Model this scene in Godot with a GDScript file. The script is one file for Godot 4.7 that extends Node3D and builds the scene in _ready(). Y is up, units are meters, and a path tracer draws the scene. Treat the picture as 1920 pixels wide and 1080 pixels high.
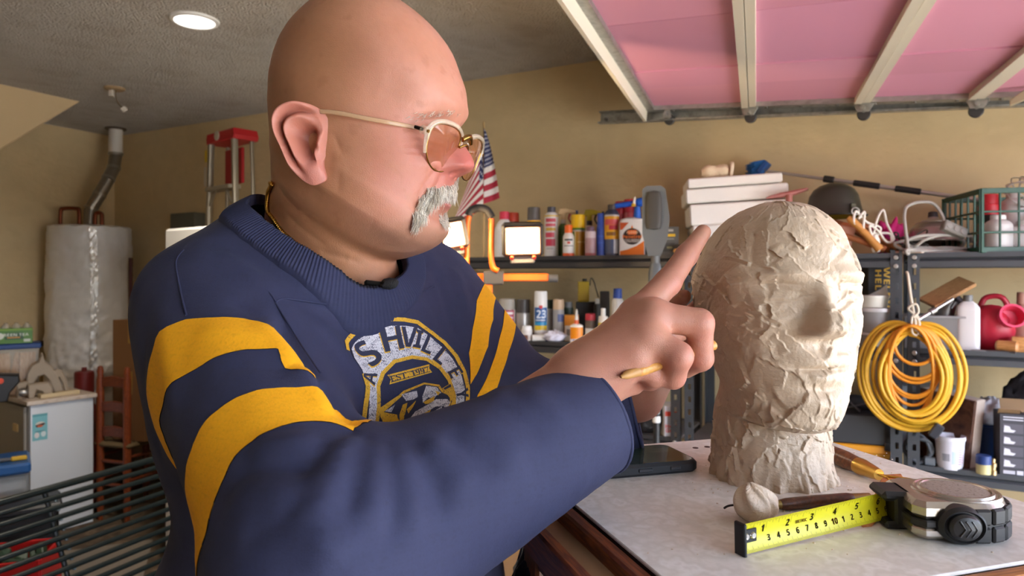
extends Node3D

const F := 1283.0          # focal length in pixels of a 1920 x 1080 frame
const EYE := 1.47          # camera height
const WN := Vector3(-0.469, 0, 0.883)   # normal of the back wall, into the room
const WD := Vector3(0.883, 0, 0.469)    # along the back wall, to the right
const CORNER := Vector3(-3.05, 0, -5.25)
const CEIL := 2.55

func at(u: float, v: float, d: float) -> Vector3:
	return Vector3((u - 960.0) / F * d, EYE + (520.0 - v) / F * d, -d)

func room(s: float, t: float, y := 0.0) -> Vector3:
	return CORNER + WD * s + WN * t + Vector3(0, y, 0)

func on_t(u: float, v: float, t: float) -> Vector3:
	var ray := Vector3((u - 960.0) / F, (520.0 - v) / F, -1.0)
	var eye := Vector3(0, EYE, 0)
	var k := (t + (CORNER - eye).dot(WN)) / ray.dot(WN)
	return eye + ray * k

func ground_of(p: Vector3) -> Vector3:
	return Vector3(p.x, 0, p.z)

var rb := Basis(WD, Vector3.UP, WN)      # axes of the room: x along the back wall, z out of it

class Mb:
	var v := PackedVector3Array()
	var n := PackedVector3Array()
	var uv := PackedVector2Array()
	var c := PackedColorArray()
	var ix := PackedInt32Array()
	var col := Color.WHITE

	func put(p: PackedVector3Array, f: PackedInt32Array, t := PackedVector2Array(), way := 0, cols := PackedColorArray()) -> void:
		var m := f.size()
		var nn := PackedVector3Array()
		nn.resize(p.size())
		var mid := Vector3.ZERO
		for q in p:
			mid += q
		mid /= maxf(1.0, p.size())
		var vol := 0.0
		var k := 0
		while k < m:
			var a := p[f[k]]
			var b := p[f[k + 1]]
			var d := p[f[k + 2]]
			var g := (d - a).cross(b - a)
			nn[f[k]] += g
			nn[f[k + 1]] += g
			nn[f[k + 2]] += g
			vol += (a - mid).dot(g)
			k += 3
		var flip := (way == 0 and vol < 0.0) or way == -1
		var base := v.size()
		v.append_array(p)
		for i in nn.size():
			var q := nn[i]
			nn[i] = q.normalized() * (-1.0 if flip else 1.0) if q.length_squared() > 1e-30 else Vector3.UP
		n.append_array(nn)
		if t.size() == p.size():
			uv.append_array(t)
		else:
			var tt := PackedVector2Array()
			tt.resize(p.size())
			uv.append_array(tt)
		if cols.size() == p.size():
			c.append_array(cols)
		else:
			var cc := PackedColorArray()
			cc.resize(p.size())
			cc.fill(col)
			c.append_array(cc)
		k = 0
		while k < m:
			ix.append(base + f[k])
			if flip:
				ix.append(base + f[k + 2])
				ix.append(base + f[k + 1])
			else:
				ix.append(base + f[k + 1])
				ix.append(base + f[k + 2])
			k += 3

	func poly(p: Array, from: Vector3, t := []) -> void:
		var g: Vector3 = (p[2] - p[0]).cross(p[1] - p[0])
		if p.size() > 3 and g.length_squared() < 1e-16:
			g = (p[3] - p[0]).cross(p[2] - p[0])
		if g.dot(p[0] - from) < 0.0:
			p = p.duplicate()
			p.reverse()
			t = t.duplicate()
			t.reverse()
			g = -g
		var base := v.size()
		g = g.normalized()
		for i in p.size():
			v.append(p[i])
			n.append(g)
			uv.append(t[i] if t.size() > i else Vector2.ZERO)
			c.append(col)
		for i in range(1, p.size() - 1):
			ix.append(base)
			ix.append(base + i)
			ix.append(base + i + 1)

	func box(x: Transform3D, size: Vector3, bev := 0.0) -> void:
		var h := size * 0.5
		var b := minf(bev, minf(h.x, minf(h.y, h.z)) * 0.95)
		var o := x.origin
		var pt := func(s: Vector3, axis: int) -> Vector3:
			var q := h - Vector3.ONE * b
			q[axis] = h[axis]
			return x * (s * q)
		for axis in 3:
			var i := (axis + 1) % 3
			var j := (axis + 2) % 3
			for sg in [-1.0, 1.0]:
				var q := []
				var t := []
				for e in [[-1.0, -1.0], [1.0, -1.0], [1.0, 1.0], [-1.0, 1.0]]:
					var s := Vector3.ZERO
					s[axis] = sg
					s[i] = e[0]
					s[j] = e[1]
					q.append(pt.call(s, axis))
					if axis == 0:
						t.append(Vector2(0.5 - 0.5 * s.z * sg, 0.5 - 0.5 * s.y))
					elif axis == 1:
						t.append(Vector2(0.5 + 0.5 * s.x, 0.5 + 0.5 * s.z))
					else:
						t.append(Vector2(0.5 + 0.5 * s.x * sg, 0.5 - 0.5 * s.y))
				poly(q, o, t)
		if b <= 0.0:
			return
		for axis in 3:
			var i := (axis + 1) % 3
			var j := (axis + 2) % 3
			for si in [-1.0, 1.0]:
				for sj in [-1.0, 1.0]:
					var s0 := Vector3.ZERO
					s0[axis] = -1.0
					s0[i] = si
					s0[j] = sj
					var s1 := s0
					s1[axis] = 1.0
					poly([pt.call(s0, i), pt.call(s1, i), pt.call(s1, j), pt.call(s0, j)], o)
		for sx in [-1.0, 1.0]:
			for sy in [-1.0, 1.0]:
				for sz in [-1.0, 1.0]:
					var s := Vector3(sx, sy, sz)
					poly([pt.call(s, 0), pt.call(s, 1), pt.call(s, 2)], o)

	func lathe(x: Transform3D, prof: Array, segs := 24, sx := 1.0, sz := 1.0, e := 1.0, arc := TAU, start := 0.0) -> void:
		var runs := [[prof[0]]]
		for i in range(1, prof.size()):
			runs[-1].append(prof[i])
			if i < prof.size() - 1:
				var a: Vector2 = prof[i] - prof[i - 1]
				var b: Vector2 = prof[i + 1] - prof[i]
				if a.length() > 1e-7 and b.length() > 1e-7 and absf(a.angle_to(b)) > 0.6:
					runs.append([prof[i]])
		var total := 0.0
		for i in range(1, prof.size()):
			total += (prof[i] - prof[i - 1]).length()
		var run_at := 0.0
		for r in runs:
			var p := PackedVector3Array()
			var t := PackedVector2Array()
			var f := PackedInt32Array()
			for i in r.size():
				if i:
					run_at += (r[i] - r[i - 1]).length()
				for k in segs + 1:
					var a: float = start + arc * k / segs
					var ca := cos(a)
					var sa := sin(a)
					if e != 1.0:
						ca = signf(ca) * pow(absf(ca), e)
						sa = signf(sa) * pow(absf(sa), e)
					p.append(x * Vector3(r[i].x * ca * sx, r[i].y, r[i].x * sa * sz))
					t.append(Vector2(float(k) / segs, 1.0 - run_at / maxf(total, 1e-6)))
			for i in r.size() - 1:
				for k in segs:
					var q: int = i * (segs + 1) + k
					f.append_array([q, q + 1, q + segs + 1, q + 1, q + segs + 2, q + segs + 1])
			put(p, f, t, 1 if x.basis.determinant() > 0.0 else -1)
			if arc > TAU - 0.001:   # weld the normals over the seam
				var base := v.size() - p.size()
				for i in r.size():
					var a: int = base + i * (segs + 1)
					var s := (n[a] + n[a + segs]).normalized()
					n[a] = s
					n[a + segs] = s

	func cyl(a: Vector3, b: Vector3, r: float, segs := 16, r2 := -1.0, bev := 0.0) -> void:
		if r2 < 0.0:
			r2 = r
		var y := (b - a)
		var l := y.length()
		y = y / l
		var xx := y.cross(Vector3(0, 0, 1) if absf(y.z) < 0.9 else Vector3(1, 0, 0)).normalized()
		var t := Transform3D(Basis(xx, y, xx.cross(y)), a)
		if bev > 0.0:
			lathe(t, [Vector2(0, 0), Vector2(r - bev, 0), Vector2(r, bev), Vector2(r2, l - bev), Vector2(r2 - bev, l), Vector2(0, l)], segs)
		else:
			lathe(t, [Vector2(0, 0), Vector2(r, 0), Vector2(r2, l), Vector2(0, l)], segs)

	func tube(pts: Array, rad, segs := 10, closed := false, flat := 1.0, up := Vector3.ZERO) -> void:
		var m := pts.size()
		var p := PackedVector3Array()
		var t := PackedVector2Array()
		var f := PackedInt32Array()
		var d0: Vector3 = (pts[1] - pts[0]).normalized()
		var side := d0.cross(Vector3.UP if absf(d0.y) < 0.9 else Vector3.RIGHT).normalized()
		if up != Vector3.ZERO:
			side = d0.cross(up).normalized()
		var along := 0.0
		for i in m:
			var a: Vector3 = pts[(i - 1 + m) % m] if closed or i > 0 else pts[0]
			var b: Vector3 = pts[(i + 1) % m] if closed or i < m - 1 else pts[m - 1]
			var d := (b - a).normalized()
			side = (side - d * side.dot(d)).normalized()
			if up != Vector3.ZERO:
				side = d.cross(up).normalized()
			var oth := d.cross(side)
			var r: float = rad[i] if rad is Array or rad is PackedFloat32Array else rad
			if i:
				along += (pts[i] - pts[i - 1]).length()
			for k in segs + 1:
				var g := TAU * k / segs
				p.append(pts[i] + side * (cos(g) * r) + oth * (sin(g) * r * flat))
				t.append(Vector2(along, float(k) / segs))
		var last := m if closed else m - 1
		for i in last:
			var i2 := (i + 1) % m
			for k in segs:
				var q := i * (segs + 1) + k
				var w := i2 * (segs + 1) + k
				f.append_array([q, w, q + 1, q + 1, w, w + 1])
		put(p, f, t, 1)
		var base := v.size() - p.size()
		for i in m:
			var a := base + i * (segs + 1)
			var s := (n[a] + n[a + segs]).normalized()
			n[a] = s
			n[a + segs] = s
		if not closed:
			for e in [0, m - 1]:
				var ring := []
				for k in segs:
					ring.append(p[e * (segs + 1) + k])
				var inside: Vector3 = pts[1] if e == 0 else pts[m - 2]
				if (pts[e] - inside).length() > 1e-9:
					poly(ring, inside)

	func prism(pol: PackedVector2Array, x: Transform3D, depth: float, bev := 0.0, soft := 0.5) -> void:
		var m := pol.size()
		if Geometry2D.is_polygon_clockwise(pol):
			pol = pol.duplicate()
			pol.reverse()
		var small := PackedVector2Array()
		for i in m:
			var d1 := (pol[i] - pol[(i - 1 + m) % m]).normalized()
			var d2 := (pol[(i + 1) % m] - pol[i]).normalized()
			var nn := Vector2(-d1.y - d2.y, d1.x + d2.x).normalized()
			small.append(pol[i] + nn * bev * minf(2.0, 1.0 / maxf(0.3, nn.dot(Vector2(-d1.y, d1.x)))))
		var f := Geometry2D.triangulate_polygon(small)
		if f.is_empty():
			f = Geometry2D.triangulate_polygon(pol)
		for sg in 2:
			var base := v.size()
			var g := (x.basis * Vector3(0, 0, -1.0 if sg == 0 else 1.0)).normalized()
			for q in small:
				v.append(x * Vector3(q.x, q.y, 0.0 if sg == 0 else depth))
				n.append(g)
				uv.append(q)
				c.append(col)
			var k := 0
			while k < f.size():
				var a := f[k]
				var b := f[k + 1]
				var d := f[k + 2]
				var turn := (v[base + d] - v[base + a]).cross(v[base + b] - v[base + a]).dot(g) > 0.0
				ix.append_array([base + a, base + b, base + d] if turn else [base + a, base + d, base + b])
				k += 3
		var levels := [[small, 0.0], [pol, bev], [pol, depth - bev], [small, depth]] if bev > 0.0 else [[pol, 0.0], [pol, depth]]
		for i in m:
			var j := (i + 1) % m
			var e0 := (pol[j] - pol[i]).normalized()
			var n0 := Vector2(e0.y, -e0.x)
			var ep := (pol[i] - pol[(i - 1 + m) % m]).normalized()
			var en := (pol[(j + 1) % m] - pol[j]).normalized()
			var na := (n0 + Vector2(ep.y, -ep.x)).normalized() if absf(ep.angle_to(e0)) < soft else n0
			var nb := (n0 + Vector2(en.y, -en.x)).normalized() if absf(e0.angle_to(en)) < soft else n0
			for l in levels.size() - 1:
				var lo = levels[l]
				var hi = levels[l + 1]
				var tilt := 0.0 if absf(hi[1] - lo[1] - bev) > 1e-6 or bev == 0.0 or levels.size() == 2 else (-0.7 if l == 0 else 0.7)
				var base := v.size()
				for q in [[lo, i, na], [lo, j, nb], [hi, j, nb], [hi, i, na]]:
					var w: Vector2 = q[0][0][q[1]]
					v.append(x * Vector3(w.x, w.y, q[0][1]))
					n.append((x.basis * Vector3(q[2].x, q[2].y, tilt)).normalized())
					uv.append(Vector2(w.x + w.y, q[0][1]))
					c.append(col)
				var turn := (v[base + 2] - v[base]).cross(v[base + 1] - v[base]).dot(n[base] + n[base + 1]) > 0.0
				ix.append_array([base, base + 1, base + 2, base, base + 2, base + 3] if turn else [base, base + 2, base + 1, base, base + 3, base + 2])

	func sheet(nu: int, nv: int, f: Callable, wrap := false, way := 0, tinted := false) -> void:
		var p := PackedVector3Array()
		var t := PackedVector2Array()
		var cc := PackedColorArray()
		var ff := PackedInt32Array()
		for j in nv + 1:
			for i in nu + 1:
				var r = f.call(float(i) / nu, float(j) / nv)
				if tinted:
					p.append(r[0])
					cc.append(r[1])
				else:
					p.append(r)
				t.append(Vector2(float(i) / nu, float(j) / nv))
		for j in nv:
			for i in nu:
				var q := j * (nu + 1) + i
				ff.append_array([q, q + 1, q + nu + 1, q + 1, q + nu + 2, q + nu + 1])
		put(p, ff, t, way, cc)
		if wrap:
			var base := v.size() - p.size()
			for j in nv + 1:
				var a := base + j * (nu + 1)
				var s := (n[a] + n[a + nu]).normalized()
				n[a] = s
				n[a + nu] = s

	func add(o: Mb, x := Transform3D()) -> void:
		var base := v.size()
		for i in o.v.size():
			v.append(x * o.v[i])
			n.append((x.basis * o.n[i]).normalized())
		uv.append_array(o.uv)
		c.append_array(o.c)
		for i in o.ix:
			ix.append(base + i)

	func mesh() -> ArrayMesh:
		var a := []
		a.resize(Mesh.ARRAY_MAX)
		a[Mesh.ARRAY_VERTEX] = v
		a[Mesh.ARRAY_NORMAL] = n
		a[Mesh.ARRAY_TEX_UV] = uv
		a[Mesh.ARRAY_COLOR] = c
		a[Mesh.ARRAY_INDEX] = ix
		var m := ArrayMesh.new()
		m.add_surface_from_arrays(Mesh.PRIMITIVE_TRIANGLES, a)
		return m

var used := {}
func numbered(called: String) -> String:
	var k: int = used.get(called, 0)
	used[called] = k + 1
	return called if k == 0 else "%s_%03d" % [called, k]

func tag(o: Node, label := "", category := "", group := "", kind := "") -> void:
	if label: o.set_meta("label", label)
	if category: o.set_meta("category", category)
	if group: o.set_meta("group", group)
	if kind: o.set_meta("kind", kind)

func thing(called: String, label: String, category: String, x := Transform3D(), group := "") -> Node3D:
	var o := Node3D.new()
	o.name = numbered(called)
	add_child(o)
	o.transform = x
	tag(o, label, category, group)
	return o

func part(called: String, b: Mb, m: Material, parent: Node3D, label := "") -> MeshInstance3D:
	var o := MeshInstance3D.new()
	o.name = called
	o.mesh = b.mesh()
	o.material_override = m
	o.cast_shadow = GeometryInstance3D.SHADOW_CASTING_SETTING_ON
	parent.add_child(o, true)
	if label: o.set_meta("label", label)
	return o

func solo(called: String, b: Mb, m: Material, label: String, category: String, x := Transform3D(), group := "", kind := "") -> MeshInstance3D:
	var o := MeshInstance3D.new()
	o.name = numbered(called)
	o.mesh = b.mesh()
	o.material_override = m
	add_child(o)
	o.transform = x
	tag(o, label, category, group, kind)
	return o

func setting(called: String, b: Mb, m: Material, x := Transform3D()) -> MeshInstance3D:
	return solo(called, b, m, "", "", x, "", "structure")

func copy(o: Node3D, x: Transform3D, label: String, group := "") -> Node3D:
	var c: Node3D = o.duplicate()
	c.name = numbered(String(o.name).rstrip("0123456789").trim_suffix("_"))
	add_child(c)
	c.transform = x
	c.set_meta("label", label)
	if group: c.set_meta("group", group)
	return c

var mats := {}
func mat(hex: String, rough := 0.6, metal := 0.0, spec := 0.5) -> StandardMaterial3D:
	var key := "%s|%s|%s|%s" % [hex, rough, metal, spec]
	if mats.has(key):
		return mats[key]
	var m := StandardMaterial3D.new()
	m.albedo_color = Color(hex)
	m.roughness = rough
	m.metallic = metal
	m.metallic_specular = spec
	mats[key] = m
	return m

func noise(freq: float, seed_: int, type := FastNoiseLite.TYPE_SIMPLEX_SMOOTH, oct := 4) -> FastNoiseLite:
	var n := FastNoiseLite.new()
	n.noise_type = type
	n.seed = seed_
	n.frequency = freq
	n.fractal_octaves = oct
	return n

func ntex(freq: float, seed_: int, ramp := [], size := 512, type := FastNoiseLite.TYPE_SIMPLEX_SMOOTH, oct := 4) -> NoiseTexture2D:
	var t := NoiseTexture2D.new()
	t.width = size
	t.height = size
	t.seamless = true
	t.noise = noise(freq, seed_, type, oct)
	if ramp.size():
		var g := Gradient.new()
		var offs := PackedFloat32Array()
		var cols := PackedColorArray()
		for i in ramp.size():
			offs.append(float(i) / (ramp.size() - 1))
			cols.append(Color(ramp[i]))
		g.offsets = offs
		g.colors = cols
		t.color_ramp = g
	return t

var fine_bump: Texture2D
var lump_bump: Texture2D
var mott: Texture2D
func rich(hex: String, rough: float, scale: float, bump_cm: float, bump_tex: Texture2D = null, tint_tex: Texture2D = null, metal := 0.0, world := false) -> StandardMaterial3D:
	var m := StandardMaterial3D.new()
	m.albedo_color = Color(hex)
	m.roughness = rough
	m.metallic = metal
	m.uv1_triplanar = true
	m.uv1_world_triplanar = world
	m.uv1_scale = Vector3.ONE * scale
	if tint_tex:
		m.albedo_texture = tint_tex
	if bump_cm != 0.0:
		m.heightmap_enabled = true
		m.heightmap_texture = bump_tex if bump_tex else fine_bump
		m.heightmap_scale = bump_cm
	return m

func glow(hex: String, energy: float) -> StandardMaterial3D:
	var m := StandardMaterial3D.new()
	m.albedo_color = Color(hex)
	m.emission_enabled = true
	m.emission = Color(hex)
	m.emission_energy_multiplier = energy
	return m

func glass(hex: String, alpha: float) -> StandardMaterial3D:
	var m := StandardMaterial3D.new()
	var c := Color(hex)
	c.a = alpha
	m.albedo_color = c
	m.roughness = 0.05
	m.transparency = BaseMaterial3D.TRANSPARENCY_ALPHA
	return m

func milky(hex: String, alpha: float, rough := 0.5) -> StandardMaterial3D:
	var m := StandardMaterial3D.new()
	var c := Color(hex)
	c.a = alpha
	m.albedo_color = c
	m.roughness = rough
	m.transparency = BaseMaterial3D.TRANSPARENCY_ALPHA
	return m

var fonts := {}
func font(bold := true, face := "Droid Sans") -> SystemFont:
	var key := face + str(bold)
	if not fonts.has(key):
		var f := SystemFont.new()
		f.font_names = PackedStringArray([face])
		f.font_weight = 700 if bold else 400
		fonts[key] = f
	return fonts[key]

func letters(s: String, height: float, depth := 0.0006, bold := true, face := "Droid Sans", stretch := 1.0) -> Mb:
	var t := TextMesh.new()
	t.text = s
	t.font = font(bold, face)
	t.font_size = 32
	t.pixel_size = 1.0
	t.depth = 1.0
	t.curve_step = 2.0
	var a := t.get_mesh_arrays()
	var b := Mb.new()
	var k := height / 23.0
	var vv: PackedVector3Array = a[Mesh.ARRAY_VERTEX]
	for q in vv:
		b.v.append(Vector3(q.x * k * stretch, q.y * k, q.z * depth))
	b.n = a[Mesh.ARRAY_NORMAL]
	b.uv.resize(vv.size())
	b.c.resize(vv.size())
	b.c.fill(Color.WHITE)
	var id = a[Mesh.ARRAY_INDEX]
	b.ix = id if id != null and id.size() else PackedInt32Array(range(vv.size()))
	return b

func wrapped(b: Mb, r: float, turn := 0.0) -> Mb:
	for i in b.v.size():
		var q := b.v[i]
		var a := q.x / r + turn
		b.v[i] = Vector3(sin(a) * (r + q.z), q.y, cos(a) * (r + q.z))
		b.n[i] = b.n[i].rotated(Vector3.UP, a)
	return b

func xf(p: Vector3, yaw := 0.0, pitch := 0.0, roll := 0.0) -> Transform3D:
	return Transform3D(Basis.from_euler(Vector3(pitch, yaw, roll)), p)

func bez(p: Array, n := 24, closed := false) -> Array:
	var o := []
	var m := p.size()
	var last := m if closed else m - 1
	var per := maxi(2, n / last)
	for i in last:
		var a = p[(i - 1 + m) % m] if closed or i > 0 else p[0]
		var b = p[i]
		var c = p[(i + 1) % m]
		var d = p[(i + 2) % m] if closed or i < m - 2 else p[m - 1]
		for k in per:
			o.append(b.cubic_interpolate(c, a, d, float(k) / per))
	if not closed:
		o.append(p[m - 1])
	return o

func lerp_table(t: Array, x: float) -> float:
	if x <= t[0][0]: return t[0][1]
	for i in range(1, t.size()):
		if x <= t[i][0]:
			var k: float = (x - t[i - 1][0]) / (t[i][0] - t[i - 1][0])
			var p0: float = t[maxi(0, i - 2)][1]
			var p3: float = t[mini(t.size() - 1, i + 1)][1]
			return cubic_interpolate(t[i - 1][1], t[i][1], p0, p3, k)
	return t[t.size() - 1][1]

func _ready() -> void:
	var cam := Camera3D.new()
	cam.name = "camera"
	add_child(cam)
	cam.position = Vector3(0, EYE, 0)
	var ca := CameraAttributesPhysical.new()
	ca.frustum_focal_length = 12.0 / (540.0 / F)
	ca.frustum_focus_distance = 0.66
	ca.frustum_near = 0.02
	ca.frustum_far = 200.0
	ca.exposure_aperture = 12.0
	cam.attributes = ca
	cam.projection = Camera3D.PROJECTION_FRUSTUM
	cam.near = 0.02
	cam.far = 200.0
	cam.size = 2.0 * 0.02 * 540.0 / F
	cam.frustum_offset = Vector2(0, -20.0 / F * 0.02)
	cam.current = true

	var we := WorldEnvironment.new()
	we.name = "world"
	var env := Environment.new()
	env.background_mode = Environment.BG_SKY
	var sm := ProceduralSkyMaterial.new()
	sm.sky_top_color = Color(0.76, 0.86, 1.0)
	sm.sky_horizon_color = Color(0.92, 0.955, 1.0)
	sm.ground_horizon_color = Color(0.62, 0.6, 0.56)
	sm.ground_bottom_color = Color(0.45, 0.43, 0.4)
	sm.sky_energy_multiplier = 1.0
	var sky := Sky.new()
	sky.sky_material = sm
	env.sky = sky
	env.background_energy_multiplier = SKY_E
	env.tonemap_mode = Environment.TONE_MAPPER_LINEAR
	env.tonemap_exposure = EXPOSURE
	env.sdfgi_enabled = true
	env.ssao_enabled = true
	env.ssil_enabled = true
	we.environment = env
	add_child(we)

	var sun := DirectionalLight3D.new()
	sun.name = "sun"
	var from := (WD * 0.50 + WN * 0.12 + Vector3.UP * 0.9).normalized()
	sun.basis = Basis.looking_at(-from, Vector3.UP)
	sun.light_energy = SUN_E
	sun.light_color = Color("fff6ec")
	sun.light_angular_distance = 3.0
	sun.sky_mode = DirectionalLight3D.SKY_MODE_LIGHT_ONLY
	sun.shadow_enabled = true
	add_child(sun)

	fine_bump = ntex(0.02, 3, [], 512, FastNoiseLite.TYPE_SIMPLEX_SMOOTH, 5)
	lump_bump = ntex(0.012, 7, [], 512, FastNoiseLite.TYPE_CELLULAR, 2)
	mott = ntex(0.008, 11, ["e2e2e2", "ffffff", "f2f2f2"], 512)

	build_room()
	build_door()
	build_shelves()
	build_table()
	build_sculpture()
	build_person()
	build_table_things()
	build_work_light()
	build_top_shelf_left()
	build_lower_shelf_left()
	build_top_shelf_right()
	build_lower_shelf_right()
	build_corner()
	build_bench()

const SKY_E := 6.0
const SUN_E := 5.0
const EXPOSURE := 2.0

func wall_slab(called: String, p: Vector3, ax: Basis, size: Vector3, m: Material, holes := []) -> void:
	var b := Mb.new()
	var xs := [0.0, size.x]
	var ys := [0.0, size.y]
	for h in holes:
		xs.append_array([h[0], h[2]])
		ys.append_array([h[1], h[3]])
	xs.sort()
	ys.sort()
	for i in xs.size() - 1:
		for j in ys.size() - 1:
			var cx: float = (xs[i] + xs[i + 1]) / 2
			var cy: float = (ys[j] + ys[j + 1]) / 2
			var open := false
			for h in holes:
				if cx > h[0] and cx < h[2] and cy > h[1] and cy < h[3]:
					open = true
			if not open and xs[i + 1] - xs[i] > 0.001 and ys[j + 1] - ys[j] > 0.001:
				b.box(Transform3D(ax, p + ax * Vector3(cx, cy, -size.z / 2)), Vector3(xs[i + 1] - xs[i], ys[j + 1] - ys[j], size.z))
	setting(called, b, m)

func build_room() -> void:
	var paint := rich("d6bd90", 0.7, 1.3, 0.25, ntex(0.03, 21, [], 512), ntex(0.004, 22, ["f4f4f4", "ffffff", "f0efee"]), 0.0, true)
	var popcorn := rich("d2ccc4", 0.9, 1.6, 1.2, ntex(0.035, 31, ["000000", "202020", "909090", "ffffff"], 1024, FastNoiseLite.TYPE_SIMPLEX, 5), ntex(0.004, 32, ["eeeae6", "ffffff", "f2efec"]), 0.0, true)
	var slab := rich("7a6c5c", 0.85, 0.7, 0.2, null, ntex(0.006, 33, ["6a5a48", "c8bdae", "9a8c7a", "e8ddd0", "7d6c58"], 1024), 0.0, true)
	var back := Basis(WD, Vector3.UP, WN)
	wall_slab("wall_back", room(-0.15, 0), back, Vector3(7.35, CEIL, 0.15), paint)
	wall_slab("wall_left", room(0, 7.0), Basis(-WN, Vector3.UP, WD), Vector3(7.0, CEIL, 0.15), paint)
	wall_slab("wall_front", room(7.2, 7.0), Basis(-WD, Vector3.UP, -WN), Vector3(7.35, CEIL, 0.15), paint)
	wall_slab("wall_right", room(7.05, 0), Basis(WN, Vector3.UP, -WD), Vector3(7.0, CEIL, 0.15), paint, [[0.55, -0.01, 4.3, 2.15]])
	var fl := Mb.new()
	fl.box(Transform3D(back, room(3.5, 3.5, -0.06)), Vector3(7.6, 0.12, 7.4))
	setting("floor", fl, slab)
	var ce := Mb.new()
	ce.box(Transform3D(back, room(3.5, 3.5, CEIL + 0.06)), Vector3(7.6, 0.12, 7.4))
	setting("ceiling", ce, popcorn)
	var dr := Mb.new()
	dr.box(Transform3D(back, room(13.4, 3.5, -0.1)), Vector3(12.0, 0.12, 16.0))
	setting("driveway", dr, mat("b9b4aa", 0.9))
	var so := Mb.new()
	so.prism(PackedVector2Array([Vector2(0.736, CEIL + 0.02), Vector2(0.736, CEIL), Vector2(3.4, CEIL - 0.84 * 2.664), Vector2(3.4, CEIL + 0.02)]), Transform3D(Basis(WN, Vector3.UP, -WD), room(0.84, 0)), 0.86, 0.004)
	setting("trim_1", so, rich("d4b98e", 0.7, 1.3, 0.2, null, null, 0.0, true))
	var rl := Mb.new()
	var r0 := on_left(-40, 645)
	var r1 := on_left(205, 641)
	rl.box(Transform3D(Basis(-WN, Vector3.UP, WD), (r0 + r1) / 2 + WD * 0.012), Vector3((r1 - r0).length(), 0.035, 0.024), 0.004)
	setting("trim_2", rl, mat("4a3a2c", 0.5))
	var bbd := Mb.new()
	bbd.box(Transform3D(back, room(3.5, 0.008, 0.05)), Vector3(7.0, 0.1, 0.016), 0.004)
	setting("baseboard_back", bbd, mat("a58a62", 0.6))

	var lp := at(365, 37, 2.87)
	lp.y = CEIL
	var t := thing("ceiling_lamp", "round white recessed lamp glowing in the grey ceiling", "lamp", xf(lp))
	var ring := Mb.new()
	ring.lathe(xf(Vector3(0, -0.012, 0)), [Vector2(0.078, 0.004), Vector2(0.082, 0), Vector2(0.095, 0.004), Vector2(0.098, 0.012)], 48)
	part("trim_ring", ring, mat("f2f0ec", 0.5), t)
	var disc := Mb.new()
	disc.lathe(xf(Vector3(0, -0.010, 0)), [Vector2(0, -0.001), Vector2(0.06, 0), Vector2(0.08, 0.003)], 48)
	part("diffuser", disc, glow("fffaf4", 2.5), t)
	var o := SpotLight3D.new()
	o.name = "ceiling_lamp_light"
	o.position = lp + Vector3(0, -0.05, 0)
	o.rotation = Vector3(-PI / 2, 0, 0)
	o.spot_angle = 80.0
	o.spot_range = 8.0
	o.spot_attenuation = 2.0
	o.light_energy = 1.6
	o.light_size = 0.08
	o.light_color = Color("fff2e2")
	o.shadow_enabled = true
	add_child(o)

	var sp := at(215, 213, 3.9)
	sp.y = CEIL
	var sa := thing("alarm_bracket", "beige ceiling bracket with a loose wire and plug hanging down", "bracket", xf(sp))
	var pl := Mb.new()
	pl.lathe(xf(Vector3(0, -0.016, 0)), [Vector2(0, 0), Vector2(0.04, 0), Vector2(0.052, 0.006), Vector2(0.055, 0.016)], 28)
	part("mounting_plate", pl, mat("a58b66", 0.6), sa)
	var sk := Mb.new()
	sk.box(xf(Vector3(-0.012, -0.03, 0.01)), Vector3(0.026, 0.045, 0.026), 0.004)
	part("socket", sk, mat("cfc4b4", 0.5), sa)
	var wr := Mb.new()
	wr.tube(bez([Vector3(0.012, -0.012, 0.01), Vector3(0.014, -0.06, 0.012), Vector3(0.03, -0.095, 0.012), Vector3(0.052, -0.115, 0.012)], 20), 0.0032, 8)
	part("wire", wr, mat("6d5a3e", 0.6), sa)
	var pg := Mb.new()
	pg.box(xf(Vector3(0.06, -0.125, 0.012), 0, 0, 0.6), Vector3(0.03, 0.026, 0.018), 0.003)
	part("plug", pg, mat("e6ded2", 0.5), sa)

func on_left(u: float, v: float, off := 0.0) -> Vector3:
	var ray := Vector3((u - 960.0) / F, (520.0 - v) / F, -1.0)
	var eye := Vector3(0, EYE, 0)
	return eye + ray * ((CORNER + WD * off - eye).dot(WD) / ray.dot(WD))

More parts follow.
